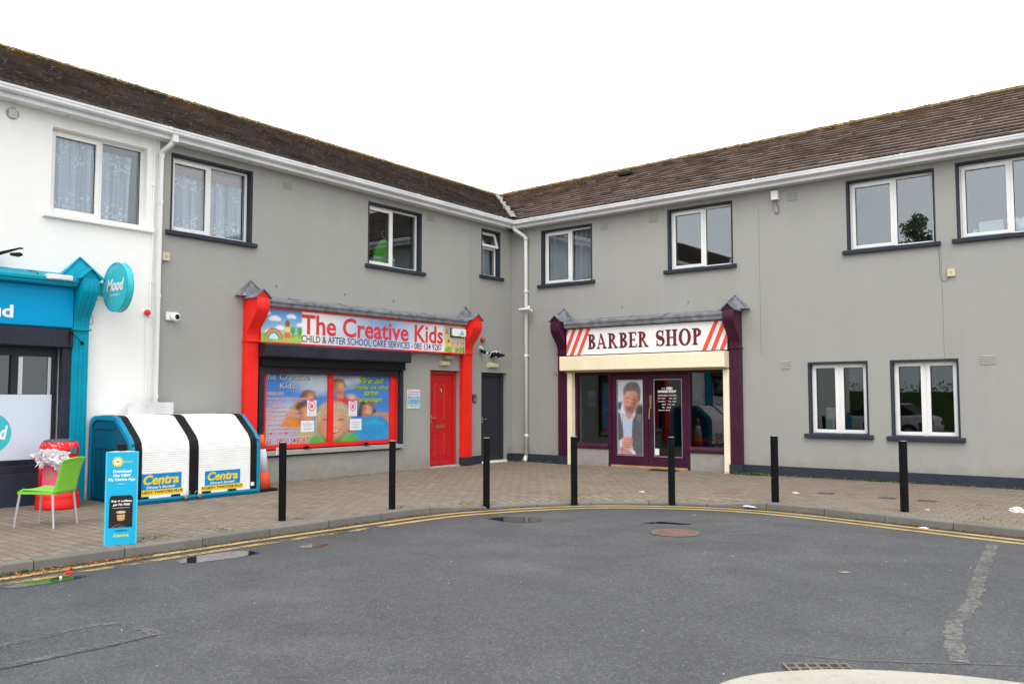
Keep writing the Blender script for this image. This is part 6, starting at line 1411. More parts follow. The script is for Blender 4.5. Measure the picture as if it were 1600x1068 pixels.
# ------------------------------------------------------------------ outdoor storage unit
u = thing('storage_unit', (.7, -9.7, 0), 'blue and white outdoor store with two roller shutters bearing blue and yellow brand labels', 'storage unit')
PR = [(.05, .02), (.04, .85), (.06, 1.18), (.10, 1.25), (.18, 1.29), (.28, 1.30), (.76, 1.30), (.84, 1.28), (1.20, .99), (1.27, .90), (1.285, .80), (1.29, .02)]
Y0, Y1 = -10.80, -8.56
def side(y0, y1, grow, mat, name, par=u, lo=None):
    c = (.66, .6); P_ = [((x-c[0])*(1+grow)+c[0], (z-c[1])*(1+grow*.9)+c[1] if z > .1 else z) for x, z in PR]
    m = MB(); m.prism(P_, 'o', y0, y1); return m.build(name, mat, par, bevel=.006)
for (a, b_) in ((Y0, Y0+.05), (Y1-.05, Y1)):
    sd_ = side(a, b_, .045, M_BLUEB, 'side_panel')
    out = a-.012 if a == Y0 else b_+.0
    # raised rim, inset panel and ribs
    rim = MB(); c = (.66, .6); yy0, yy1 = (a-.022, a) if a == Y0 else (b_, b_+.022)
    n = len(PR)
    for i in range(n-1):
        (x0, z0), (x1, z1) = PR[i], PR[i+1]
        f = lambda x, z, g: ((x-c[0])*(1+g)+c[0], (z-c[1])*(1+g*.9)+c[1] if z > .1 else z)
        o0, o1 = f(x0, z0, .045), f(x1, z1, .045); i0, i1 = f(x0, z0, -.06), f(x1, z1, -.06)
        rim.add([(o0[0], yy0, o0[1]), (o1[0], yy0, o1[1]), (i1[0], yy0, i1[1]), (i0[0], yy0, i0[1]), (o0[0], yy1, o0[1]), (o1[0], yy1, o1[1]), (i1[0], yy1, i1[1]), (i0[0], yy1, i0[1])], [(0, 1, 2, 3), (0, 4, 5, 1), (3, 2, 6, 7), (4, 7, 6, 5)])
    rim.build('rim', M_BLUET, sd_)
    if a == Y0:
        m = MB(); m.box(.16, 1.16, a-.012, a, .82, .86)
        for k in range(7): x = .17+k*.145; m.box(x, x+.05, a-.016, a, .06, .80)
        m.box(.14, .17, a-.013, a, .86, 1.12); m.box(.14, .80, a-.013, a, 1.12, 1.15); m.build('ribs', M_BLUEB, sd_)
side(Y0+.05, Y1-.05, -.035, M_BLUEB, 'body')
MB().box(.10, 1.325, Y0, Y1, .0, .045).build('base', M_BLUEB, u, bevel=.008); MB().box(1.29, 1.335, Y0+.02, Y1-.02, .045, .085).build('front_rail', M_BLUET, u, bevel=.006)
front = [(p[0]+.03*(i > 6), p[1]+.012*(i > 3)) for i, p in enumerate(PR)]
def strip(y0, y1, lift, mat, name, z_lo=.085, ribbed=False, par=u):
    """a band following the store's profile from the back edge over the top and down the front"""
    pts = [Vector((x, z)) for x, z in PR[3:]]; pts[-1] = Vector((1.29, z_lo))
    # resample
    L = [0]; 
    for i in range(1, len(pts)): L.append(L[-1]+(pts[i]-pts[i-1]).length)
    st = .034 if ribbed else .05; n = int(L[-1]/st); prof = []
    def at(s):
        for i in range(1, len(pts)):
            if s <= L[i]+1e-9: t = (s-L[i-1])/(L[i]-L[i-1]); p = pts[i-1].lerp(pts[i], t); d = (pts[i]-pts[i-1]).normalized(); return p, Vector((-d.y, d.x))
        return pts[-1], Vector((1, 0))
    for i in range(n+1):
        s = L[-1]*i/n; p, nr = at(s); 
        if nr.x < 0 and nr.y < 0: nr = -nr
        if not ribbed: prof.append(p+nr*lift)
        else:
            prof.append(p+nr*lift)
            if i < n:
                for f, h in ((.12, .0), (.22, .005), (.80, .006), (.92, .0)):
                    p2, n2 = at(s+L[-1]/n*f); prof.append(p2+n2*(lift+h))
    m = MB(); P_ = [(q.x, y0, q.y) for q in prof]+[(q.x, y1, q.y) for q in prof]; k = len(prof)
    m.add(P_, [(i, i+1, k+i+1, k+i) for i in range(k-1)])
    inner = [(q.x-(.03 if q.x > 1.0 else .012), y, q.y-.02) for y in (y0, y1) for q in prof]
    m.add([(q.x, y0, q.y) for q in prof]+inner[:k], [(i, k+i, k+i+1, i+1) for i in range(k-1)]); m.add([(q.x, y1, q.y) for q in prof]+inner[k:], [(i, i+1, k+i+1, k+i) for i in range(k-1)])
    return m.build(name, mat, par, recalc=False)
YS = [Y0+.05, Y0+.16, -9.855, -9.695, Y1-.17, Y1-.05]
for a, b_ in ((YS[0], YS[1]), (YS[2], YS[3]), (YS[4], YS[5])): strip(a, b_, .035, M_BLACKP, 'black_strip')
shs = [strip(YS[1], YS[2], .022, M_CREAMB, 'roller_shutter', ribbed=True), strip(YS[3], YS[4], .022, M_CREAMB, 'roller_shutter', ribbed=True)]
strip(Y0+.005, YS[0], .030, M_BLUET, 'edge_trim'); strip(YS[5], Y1-.005, .030, M_BLUET, 'edge_trim')
MB().box(.14, .72, YS[0], YS[5], 1.318, 1.33).build('lid', M_CREAMB, u, bevel=.004)
XF = 1.325
FY = lambda x: (lambda uu, vv: (x, uu, vv))
for sh, (y0, y1, z0, z1, ty0, ty1, by0, by1, bz0, bz1) in zip(shs, ((-10.66, -9.985, .215, .455, -10.61, -10.03, -10.70, -9.95, .135, .212), (-9.575, -8.925, .205, .435, -9.53, -8.97, -9.64, -8.87, .125, .202))):
    MB().box(XF-.012, XF-.006, y0, y1, z0, z1).build('label', M_BLUE, sh); MB().box(XF-.012, XF-.006, by0, by1, bz0, bz1).build('label', M_YEL, sh)
    g = MB(); h = z1-z0; text_on(g, 'Centra', FY(XF-.004), ty0, ty1, z0+h*.32, z1-.018, bold=.035, shear=.22); g.build('lettering', M_YEL, sh, recalc=False)
    g = MB(); text_on(g, "Dinner's Sorted!", FY(XF-.004), ty0+.05, ty1-.06, z0+.018, z0+h*.24, bold=.03, shear=.2); g.build('lettering', M_WPRINT, sh, recalc=False)
    g = MB(); text_on(g, 'STURDY TWISTORE PLUS', FY(XF-.004), by0+.01, by1-.015, bz0+.022, bz1-.016, bold=.03); g.build('lettering', M_MAROON, sh, recalc=False)
for y in (-10.60, -10.08, -9.55, -9.08): m = MB(); m.box(1.318, 1.338, y-.075, y+.075, .090, .118); m.build('handle', M_BLACKP, u, bevel=.004)
MB().box(1.327, 1.329, -8.725, -8.66, .14, .20).build('sticker', M_PAPER, u)
for y, a in ((-9.93, .5), (-9.70, -.6)):
    t = thing('padlock', (1.36, y, .10), 'brass padlock on the %s shutter of the storage unit' % ('left' if y < -9.8 else 'right'), 'padlock')
    m = MB(); m.obox((1.365, y, .065), (.03, .06, .05), Matrix.Rotation(a, 3, 'X')); m.build('body', M_BRASS, t, bevel=.006)
    d_ = 1 if a > 0 else -1; m = MB(); m.tube([(1.36, y-.02*1, .085), (1.365, y+.02*d_, .13), (1.365, y+.06*d_, .145), (1.36, y+.07*d_, .11)], .006, 6); m.build('shackle', M_STEEL, t)
# pale board standing between the store and the wall
m = MB(TL); m.box(9.47, 10.27, .145, .17, .0, 1.53); t_b = m.build('board', paint('grey_white_board', (.60, .60, .61), .5, .14, .05, scale=5), loc=TL(9.86, .03, 0), bevel=.003); tag(t_b, 'grey-white board leaning against the wall behind the storage unit', 'board')

# ------------------------------------------------------------------ traffic cone
t = thing('traffic_cone', (1.02, -8.30, 0), 'tall orange and white traffic cone between the storage unit and the shop wall', 'traffic cone')
cc = (1.02, -8.30); M_CON = paint('cone_orange', (.80, .10, .035), .5, .08)
m = MB(); m.box(cc[0]-.21, cc[0]+.21, cc[1]-.21, cc[1]+.21, .0, .05); m.build('base', M_BLACKP, t, bevel=.02)
for z0, z1, mt, nm in ((.05, .34, M_CON, 'body'), (.34, .72, paint('cone_white_sleeve', (.66, .64, .70), .5, .08), 'sleeve'), (.72, .97, M_CON, 'body')):
    r = lambda z: .165-(z-.05)*.138
    m = MB(); m.lathe([(r(z0)+(.002 if nm == 'sleeve' else 0), z0), (r(z1)+(.002 if nm == 'sleeve' else 0), z1)], cc, 24); o_ = m.build(nm, mt, t)
    for p_ in o_.data.polygons: p_.use_smooth = len(p_.vertices) == 4

# ------------------------------------------------------------------ litter bin with loose plastic
bc = (.66, -11.56)
t = thing('litter_bin', (bc[0], bc[1], 0), 'round red litter bin with a pink picture panel beside the teal pilaster', 'litter bin')
M_BIN = paint('red_bin_plastic', (.74, .018, .015), .38, .12, .05)
def smq(o_):
    for p_ in o_.data.polygons: p_.use_smooth = len(p_.vertices) == 4
    return o_
m = MB(); m.lathe([(.29, .0), (.295, .03), (.295, .13), (.285, .15), (.29, .17), (.285, .21), (.26, .24)], bc, 36); smq(m.build('base', M_BIN, t))
m = MB(); m.lathe([(.255, .22), (.25, .66)], bc, 36); bd = smq(m.build('body', M_BIN, t))
m = MB()
for k in range(12): a = k*math.pi/6+.15; m.obox((bc[0]+.252*math.cos(a), bc[1]+.252*math.sin(a), .44), (.012, .018, .42), Matrix.Rotation(a, 3, 'Z'))
m.build('ribs', M_BIN, bd)
m = MB(); m.lathe([(.15, .64), (.15, .80)], bc, 20); m.build('liner', M_BLACKP, t)
m = MB()     # hood: front opening towards the shop side and camera-left
n = 36
for i in range(n):
    a0 = 2*math.pi*i/n; a1 = 2*math.pi*(i+1)/n; am = math.degrees((a0+a1)/2) % 360
    if 215 < am < 300: continue
    P_ = []
    for a in (a0, a1):
        for r, z in ((.255, .64), (.258, .84)): P_.append((bc[0]+r*math.cos(a), bc[1]+r*math.sin(a), z))
    m.add(P_, [(0, 1, 3, 2)])
m.build('hood_wall', M_BIN, t, recalc=False)
m = MB(); m.lathe([(.262, .82), (.265, .86), (.25, .93), (.23, .965)], bc, 36); smq(m.build('hood', M_BIN, t))
m = MB(); m.lathe([(.215, .955), (.21, .985), (.15, 1.0)], bc, 28); m.build('stubber_plate', paint('ash_grey_metal', (.10, .11, .13), .5, .3), t)
wd = Vector((CAM.x-bc[0], CAM.y-bc[1], 0)).normalized(); ang0 = math.atan2(wd.y, wd.x)
m = MB(); a = ang0+.78; m.tube([(bc[0]+.25*math.cos(a), bc[1]+.25*math.sin(a), .84), (bc[0]+.275*math.cos(a), bc[1]+.275*math.sin(a), .84)], .05, 16); m.build('badge', paint('teal_badge', (.03, .22, .26), .4), t)
m = MB(); w0 = ang0-.15
for i in range(10):
    a0 = w0-.75+i*.13; a1 = a0+.13; m.add([(bc[0]+.266*math.cos(q_), bc[1]+.266*math.sin(q_), z) for q_ in (a0, a1) for z in (.27, .66)], [(0, 1, 3, 2)])
pnl = m.build('picture_panel', M_PINK, t, recalc=False)
g = MB()
for z in (.45, .50, .54): 
    for i in range(3): a0 = w0-.50+i*.12; g.add([(bc[0]+.268*math.cos(q_), bc[1]+.268*math.sin(q_), zz) for q_, zz in ((a0, z), (a0+.13, z-.02), (a0+.13, z+.012), (a0, z+.02))], [(0, 1, 2, 3)])
g.build('picture_print', paint('olive_print', (.30, .32, .06), .5), pnl, recalc=False)
g = MB()       # white bird-dropping like scuffs round the hood
rr_ = random.Random(12)
for _ in range(46):
    a = ang0+rr_.uniform(-1.3, 1.3); z = .93+rr_.uniform(-.03, .03); r = .250+.02*(.97-z)/.1; q_ = rr_.uniform(.02, .06); h = rr_.uniform(.003, .012)
    g.add([(bc[0]+(r+.012)*math.cos(x), bc[1]+(r+.012)*math.sin(x), zz) for x, zz in ((a, z), (a+q_, z-h), (a+q_, z+h*.3), (a, z+h))], [(0, 1, 2, 3)])
g.build('scuffs', M_WPRINT, t, recalc=False)
# loose plastic wrap bulging out of it: many crinkled ribbons and a lumpy core
t_ = NT('thin_white_plastic'); t_.col((.82, .76, .82, 1)); t_.rough(.35); t_.b.inputs['Transmission Weight'].default_value = .15; t_.bump(t_.noise(40, 4, .7), .6, .02); M_BAG = t_.m
rr_ = random.Random(21); bm = bmesh.new(); bmesh.ops.create_icosphere(bm, subdivisions=5, radius=1)
lv = Vector((math.cos(ang0-.9), math.sin(ang0-.9), 0)); pc = Vector((bc[0], bc[1], .75))+wd*.14+lv*.13
sdv = Vector((-wd.y, wd.x, 0))
for v_ in bm.verts:
    c = v_.co.copy(); k = 1+.35*mnoise.noise(c*2.2)+.30*mnoise.noise(c*5.0)+.16*mnoise.noise(c*12)
    drop = max(0, -c.z); v_.co = pc-sdv*c.x*.21*k+wd*c.y*.14*k+Vector((0, 0, c.z*.12*k))+sdv*.13*(c.z < 0)*drop-Vector((0, 0, .12*drop*(c.x < .2)))
me = bpy.data.meshes.new('plastic_wrap'); bm.to_mesh(me); bm.free(); me.materials.append(M_BAG)
ob = bpy.data.objects.new('plastic_wrap', me); COL.objects.link(ob); tag(ob, 'crumpled white plastic wrap spilling from the mouth of the red bin', 'plastic wrap')
fr_ = MB()
for _ in range(70):
    a = rr_.uniform(0, 2*math.pi); base = pc-sdv*math.cos(a)*.15+wd*.10+Vector((0, 0, math.sin(a)*.09)); tip = base-sdv*math.cos(a)*rr_.uniform(.02, .08)+Vector((0, 0, rr_.uniform(-.09, .04)))+wd*rr_.uniform(0, .07)
    wv = Vector((rr_.uniform(-.012, .012), rr_.uniform(-.012, .012), rr_.uniform(.006, .022))); mid = (base+tip)/2+Vector((rr_.uniform(-.02, .02), rr_.uniform(-.02, .02), rr_.uniform(-.01, .03)))
    fr_.add([tuple(base-wv), tuple(base+wv), tuple(mid+wv*1.2), tuple(mid-wv*1.2), tuple(tip)], [(0, 1, 2, 3), (3, 2, 4)])
fo_ = bpy.data.objects['plastic_wrap']; WL[fo_.name] = Vector((0, 0, 0)); fr_.build('torn_edges', M_BAG, fo_, recalc=False)

# ------------------------------------------------------------------ green plastic chair
t = thing('cafe_chair', (2.38, -12.47, 0), 'lime green plastic chair with pale metal legs standing before the red bin', 'chair')
fd = Vector((-.835, -.55, 0)).normalized(); sd2 = Vector((-fd.y, fd.x, 0)); cc3 = Vector((2.38, -12.47, 0))
CH = lambda x, y, z: tuple(cc3+sd2*x+fd*y+Vector((0, 0, z)))       # x to the chair's left, y forward
W_, D_ = .235, .235
for sx in (-1, 1):
    for sy in (-1, 1):
        m = MB(); m.tube([CH(sx*W_*1.06, sy*D_*1.10, 0), CH(sx*W_*.93, sy*D_*.9, .43)], [.013, .016], 10); m.build('leg', M_ALU, t)
        
m = MB(); nx_, ny_ = 14, 14; P_ = []
for j in range(ny_+1):
    for i in range(nx_+1):
        u_ = i/nx_*2-1; v_ = j/ny_*2-1; z = .455-.022*(1-u_*u_)*(1-v_*v_*.6)+.012*v_-(.045*max(0, v_-.72)/.28)**1*1.0
        P_.append(CH(u_*W_*(1.0-.06*abs(v_)), v_*D_, z))
m.add(P_, [(j*(nx_+1)+i, j*(nx_+1)+i+1, (j+1)*(nx_+1)+i+1, (j+1)*(nx_+1)+i) for j in range(ny_) for i in range(nx_)])
st_ = m.build('seat', M_GREENP, t, recalc=False, smooth=True); so_ = st_.modifiers.new('s', 'SOLIDIFY'); so_.thickness = .02; so_.offset = -1
m = MB(); 
for (a, b_) in (((-W_, -D_), (W_, -D_)), ((W_, -D_), (W_, D_)), ((W_, D_), (-W_, D_)), ((-W_, D_), (-W_, -D_))):
    m.tube([CH(a[0]*.95, a[1]*.97, .432), CH(b_[0]*.95, b_[1]*.97, .432)], [.022, .022], 4)
m.build('apron', M_GREENP, st_)
m = MB(); P_ = []; nz_ = 16
for j in range(nz_+1):
    t01 = j/nz_; z = .43+.43*t01; y = -D_-.005-.10*t01**1.4; wv = W_*(.98-.04*math.sin(t01*math.pi)+.02*t01)
    for i in range(13):
        u_ = i/12*2-1; P_.append(CH(u_*wv, y-.035*(1-u_*u_)-(.02*max(0, t01-.93)/.07), z-.02*t01*u_*u_))
m.add(P_, [(j*13+i, j*13+i+1, (j+1)*13+i+1, (j+1)*13+i) for j in range(nz_) for i in range(12)])
bk = m.build('backrest', M_GREENP, t, recalc=False, smooth=True); so_ = bk.modifiers.new('s', 'SOLIDIFY'); so_.thickness = .014; so_.offset = 0

# ------------------------------------------------------------------ three-sided pavement sign
A0 = Vector((4.42, -12.755, 0)); A1 = Vector((4.55, -12.465, 0)); cdir = (A1-A0).normalized(); outw = Vector((cdir.y, -cdir.x, 0)); backd = -outw
if outw.dot(Vector((CAM.x, CAM.y, 0))-A0) < 0: outw = -outw; backd = -outw
Wd = .325; H = 1.01
SP = lambda u_, v_, k: tuple(A0+cdir*(u_*Wd)+outw*k+Vector((0, 0, v_*H)))       # u 0..1 across, v 0..1 up, k out
t = thing('pavement_sign', tuple((A0+A1)/2+backd*.12), 'tall narrow cyan pavement sign advertising an app and a free coffee, near the kerb', 'sign')
apex = Vector(SP(.5, 0, -.26))
m = MB(); th = .006
def slab(a, b_, name, mat, thick=.006):
    n_ = Vector((b_-a).cross(Vector((0, 0, 1)))).normalized()*thick; mb = MB()
    tw = .0
    mb.add([tuple(a), tuple(b_), tuple(b_+Vector((0, 0, H))), tuple(a+Vector((0, 0, H))), tuple(a+n_), tuple(b_+n_), tuple(b_+n_+Vector((0, 0, H))), tuple(a+n_+Vector((0, 0, H)))], [(0, 1, 2, 3), (4, 7, 6, 5), (0, 4, 5, 1), (1, 5, 6, 2), (2, 6, 7, 3), (3, 7, 4, 0)])
    return mb.build(name, mat, t)
F0, F1 = Vector(SP(0, 0, 0)), Vector(SP(1, 0, 0)); slab(F0, F1, 'face', M_CYAN); slab(F1, apex, 'face', M_CYAN); slab(apex, F0, 'face', M_CYAN)
m = MB(); 
for (a, b_) in ((F0, F1), (F1, apex), (apex, F0)):
    m.add([tuple(a+Vector((0, 0, H))), tuple(b_+Vector((0, 0, H))), tuple((F0+F1+apex)/3+Vector((0, 0, H+.008)))], [(0, 1, 2)])
m.build('top_flaps', M_WPRINT, t, recalc=False)
cen = (F0+F1+apex)/3
m = MB(); m.lathe([(.048, H-.02), (.048, H+.075), (.040, H+.085)], (cen.x, cen.y), 16); m.build('handle_cap', M_BLACKP, t, bevel=.003)
# strips of lighter edge
for ue in (0.0, .965): m = MB(); m.add([SP(ue, 0, .0075), SP(ue+.035, 0, .0075), SP(ue+.035, 1, .0075), SP(ue, 1, .0075)], [(0, 1, 2, 3)]); m.build('edge_fold', paint('cyan_edge', (.12, .56, .74), .4, .02, 0), t, recalc=False)
m = MB(); m.add([SP(.12, .185, .0080), SP(.86, .185, .0080), SP(.86, .505, .0080), SP(.80, .53, .0080), SP(.20, .53, .0080), SP(.14, .505, .0080)], [(0, 1, 2, 3, 4, 5)]); m.build('coffee_panel', M_BLK, t, recalc=False)
FS = lambda k: (lambda u_, v_: SP(u_, v_, k))
g = MB(); asp = H/Wd
text_on(g, 'Download', FS(.009), .22, .79, .775, .808, bold=.04); text_on(g, 'Our NEW', FS(.009), .23, .78, .730, .762, bold=.05); text_on(g, 'My Centra App', FS(.009), .09, .92, .680, .718, bold=.05)
text_on(g, 'Buy 6 coffees,', FS(.009), .19, .83, .455, .482, bold=.04, shear=.2); text_on(g, 'get 7th FREE', FS(.009), .24, .78, .415, .443, bold=.04, shear=.2)
g.add([SP(.22, .395, .009), SP(.76, .395, .009), SP(.76, .398, .009), SP(.22, .398, .009)], [(0, 1, 2, 3)]); g.add([SP(.36, .653, .009), SP(.60, .653, .009), SP(.60, .656, .009), SP(.36, .656, .009)], [(0, 1, 2, 3)])
g.build('lettering', M_WPRINT, t, recalc=False)
g = MB(); text_on(g, 'Centra', FS(.009), .28, .76, .085, .115, bold=.05, shear=.2); g.disc(lambda a, b_: SP(.36+a, .893+b_/asp, .009), .165, 32, .10)
text_on(g, 'centra', FS(.009), .54, .84, .885, .900, bold=.03); g.build('logo', M_YEL, t, recalc=False)
g = MB(); g.disc(lambda a, b_: SP(.36+a, .893+b_/asp, .009), .10, 28); g.build('logo_centre', M_WPRINT, t, recalc=False)
g = MB(); text_on(g, 'My', FS(.0098), .31, .42, .883, .903, bold=.03); text_on(g, 'LIVE EVERY DAY', FS(.009), .34, .72, .145, .158, bold=.05); g.build('small_print', M_BLK, t, recalc=False)
# paper coffee cup picture and scattered beans
g = MB(); g.add([SP(.37, .325, .009), SP(.63, .325, .009), SP(.61, .268, .009), SP(.56, .258, .009), SP(.43, .258, .009), SP(.39, .268, .009)], [(0, 1, 2, 3, 4, 5)]); g.build('cup_picture', paint('kraft_print', (.55, .33, .13), .5, .05, 0), t, recalc=False)
g = MB(); g.disc(lambda a, b_: SP(.50+a*1.3, .350+b_*.32/asp*1.2, .0092), .115, 24); g.build('cup_lid_picture', paint('pale_lid_print', (.62, .50, .42), .5, .05, 0), t, recalc=False)
g = MB(); rr_ = random.Random(3)
for _ in range(22): a, b_ = rr_.uniform(.16, .60), .19+rr_.random()**2*.035; g.disc(lambda x, y: SP(a+x, b_+y/asp, .0092), .016, 8)
g.build('bean_picture', paint('bean_print', (.22, .13, .10), .5, .2, 0), t, recalc=False)

# ------------------------------------------------------------------ litter, mat, weeds, fallen leaves
def crumple(name, loc, r, mat, label, cat, flat=.45, seed=1):
    bm = bmesh.new(); bmesh.ops.create_icosphere(bm, subdivisions=4, radius=1)
    for v_ in bm.verts:
        c = v_.co.copy(); k = 1+.5*mnoise.noise(c*1.8+Vector((seed, 0, 0)))+.3*mnoise.noise(c*5+Vector((0, seed, 0))); v_.co = Vector((c.x*r[0]*k, c.y*r[1]*k, (c.z*k*flat+flat*.75)*r[2]))
    me = bpy.data.meshes.new(name); bm.to_mesh(me); bm.free(); me.materials.append(mat); o_ = bpy.data.objects.new(name, me); o_.location = loc; COL.objects.link(o_); tag(o_, label, cat)
crumple('crumpled_tissue', (11.76, -3.52, 0), (.09, .06, .09), M_PAPER, 'crumpled white tissue lying on the paving near the right edge', 'tissue', seed=3)
crumple('paper_scrap', (8.45, -3.0, 0), (.05, .02, .03), M_PAPER, 'flat white scrap on the paving between the rusty cover and the left window', 'paper scrap', .3, 5)
crumple('paper_scrap', (6.33, -4.45, 0), (.045, .022, .03), M_PAPER, 'small white scrap on the paving in front of the purple shop doors', 'paper scrap', .3, 7)
crumple('paper_scrap', (8.35, -4.70, -.07), (.09, .035, .04), M_PAPER, 'white scrap lying on the kerb left of the drop to the right bollards', 'paper scrap', .3, 9)
crumple('paper_scrap', (10.95, -5.18, RZ), (.05, .025, .03), M_PAPER, 'white scrap in the gutter on the yellow lines below the rightmost bollard', 'paper scrap', .3, 11)
crumple('paper_scrap', (10.72, -4.0, 0), (.025, .015, .015), M_PAPER, 'tiny white scrap on the paving right of the rightmost bollard', 'paper scrap', .3, 13)
crumple('drink_lid', (5.16, -13.47, RZ), (.032, .03, .03), M_RED, 'small crushed red drink carton in the gutter at the far left', 'litter', .5, 15)
crumple('drink_lid', (5.33, -13.62, RZ), (.012, .01, .03), M_PAPER, 'small white paper twist in the gutter puddle at the far left', 'litter', .5, 16)
m = MB(); m.quad((4.08, -.03, .006), (4.72, -.03, .006), (4.86, -.42, .006), (4.20, -.50, .006)); m.quad((4.20, -.50, .006), (4.86, -.42, .006), (4.86, -.42, .0), (4.20, -.50, 0)); tag(m.build('doormat', M_BLACKP, loc=(4.45, -.25, 0)), 'dark doormat lying askew outside the purple shop doors', 'doormat')
def leaf_bits(name, spots, n, mats, size, seed, zf, up=False):
    rr = random.Random(seed); mb = MB()
    for _ in range(n):
        x, y = spots(rr); z = zf(x, y); s = size*rr.uniform(.5, 1.3); a = rr.uniform(0, 6.28)
        if up:
            k = rr.randint(3, 6)
            for _2 in range(k):
                b2 = rr.uniform(0, 6.28); L = s*rr.uniform(.6, 1.3); dx, dy = math.cos(b2), math.sin(b2); wv = L*.16
                mb.add([(x-dy*wv*.4, y+dx*wv*.4, z), (x+dy*wv*.4, y-dx*wv*.4, z), (x+dx*L*.5+dy*wv, y+dy*L*.5-dx*wv, z+L*.65), (x+dx*L, y+dy*L, z+L*.7), (x+dx*L*.5-dy*wv, y+dy*L*.5+dx*wv, z+L*.65)], [(0, 1, 2, 4), (4, 2, 3)])
        else:
            dx, dy = math.cos(a)*s, math.sin(a)*s; t1 = rr.uniform(0, .012)
            mb.add([(x-dx, y-dy, z), (x+dy*.5, y-dx*.5, z+t1), (x+dx, y+dy, z+.002), (x-dy*.5, y+dx*.5, z+rr.uniform(0, .012))], [(0, 1, 2, 3)])
    o_ = mb.build(name, mats, recalc=False); tag(o_, kind='stuff'); return o_
def by_kerb(a0, a1, o0, o1):
    A, B = arc_of(a0), arc_of(a1)
    def f(rr): s = rr.uniform(A, B); p, n_ = kat(s); w_ = rr.uniform(o0, o1); return p[0]+n_[0]*w_, p[1]+n_[1]*w_
    return f
M_LEAFO = paint('dead_orange_leaves', (.34, .12, .03), .8, .4); M_LEAFB = paint('dead_brown_leaves', (.12, .07, .03), .8, .4); M_WEED = paint('weed_green', (.10, .16, .03), .7, .3); M_WEEDY = paint('weed_yellow_green', (.24, .22, .05), .8, .3)
leaf_bits('fallen_leaves', by_kerb((4.7, -15), (4.75, -12.6), -.30, -.01), 260, M_LEAFO, .022, 1, lambda x, y: RZ+.006)
leaf_bits('fallen_leaves', by_kerb((4.7, -15), (5.0, -7.6), -.16, -.0), 700, M_LEAFB, .015, 2, lambda x, y: RZ+.006)
leaf_bits('fallen_leaves', by_kerb((4.8, -9), (5.1, -7.4), -.14, .10), 130, paint('dead_red_leaves', (.26, .06, .03), .8, .4), .014, 4, lambda x, y: RZ+.008)
leaf_bits('fallen_leaves', by_kerb((8.3, -4.6), (13, -5.4), -.13, -.0), 420, M_LEAFB, .014, 3, lambda x, y: RZ+.006)
leaf_bits('fallen_leaves', lambda rr: (rr.uniform(5.2, 13), rr.uniform(-15, -5.3)), 190, paint('pale_grit', (.55, .53, .48), .8, .2), .007, 6, lambda x, y: RZ+.004)
leaf_bits('weeds', lambda rr: (rr.uniform(6.25, 12.5), -.02-abs(rr.gauss(0, .05))), 130, M_WEEDY, .035, 5, lambda x, y: 0, True)
leaf_bits('weeds', lambda rr: (rr.gauss(6.45, .22), -.12-abs(rr.gauss(0, .07))), 110, M_WEED, .05, 7, lambda x, y: 0, True)
leaf_bits('weeds', lambda rr: rr.choice([(rr.gauss(8.9, .1), -.05), (rr.gauss(11.5, .15), -.06), (rr.gauss(.35, .15), -.25), (rr.gauss(.45, .12), -.15), (rr.gauss(1.2, .3), -.05)]), 90, M_WEED, .05, 8, lambda x, y: 0, True)
leaf_bits('weeds', by_kerb((4.7, -14), (12, -5.2), .14, .22), 110, M_WEEDY, .022, 9, lambda x, y: -.03, True)
leaf_bits('weeds', lambda rr: rr.choice([(4.5+rr.gauss(0, .08), -8.35+rr.gauss(0, .06)), (4.95+rr.gauss(0, .1), -7.5+rr.gauss(0, .08)), (4.4+rr.gauss(0, .08), -10.1+rr.gauss(0, .05)), (4.3+rr.gauss(0, .1), -12.1+rr.gauss(0, .12)), (4.4+rr.gauss(0, .1), -11.3+rr.gauss(0, .1)), (11.6+rr.gauss(0, .2), -4.6+rr.gauss(0, .08))]), 120, M_WEED, .022, 10, lambda x, y: 0, True)
leaf_bits('weeds', by_kerb((4.7, -14.2), (4.7, -13.4), -.05, .0), 40, M_WEED, .03, 11, lambda x, y: RZ, True)
leaf_bits('moss_tufts', lambda rr: (.02+abs(rr.gauss(0, .03)), -rr.uniform(3.1, 8.2)), 120, M_LEAFB, .02, 12, lambda x, y: .0, False)
m = MB(); c_ = (9.9, -11.0)
sx_ = 12.07; cpt = (11.05, -8.75)
m.quad((cpt[0]-.06, cpt[1]-.03, RZ+.005), (cpt[0]+.0, cpt[1]-.05, RZ+.005), (cpt[0]+.07, cpt[1], RZ+.005), (cpt[0]+.01, cpt[1]+.045, RZ+.005)); tag(m.build('fallen_leaf', paint('tan_leaf', (.40, .27, .18), .8, .2), loc=(*cpt, RZ), recalc=False), 'single tan leaf lying flat on the open tarmac at the right', 'leaf')

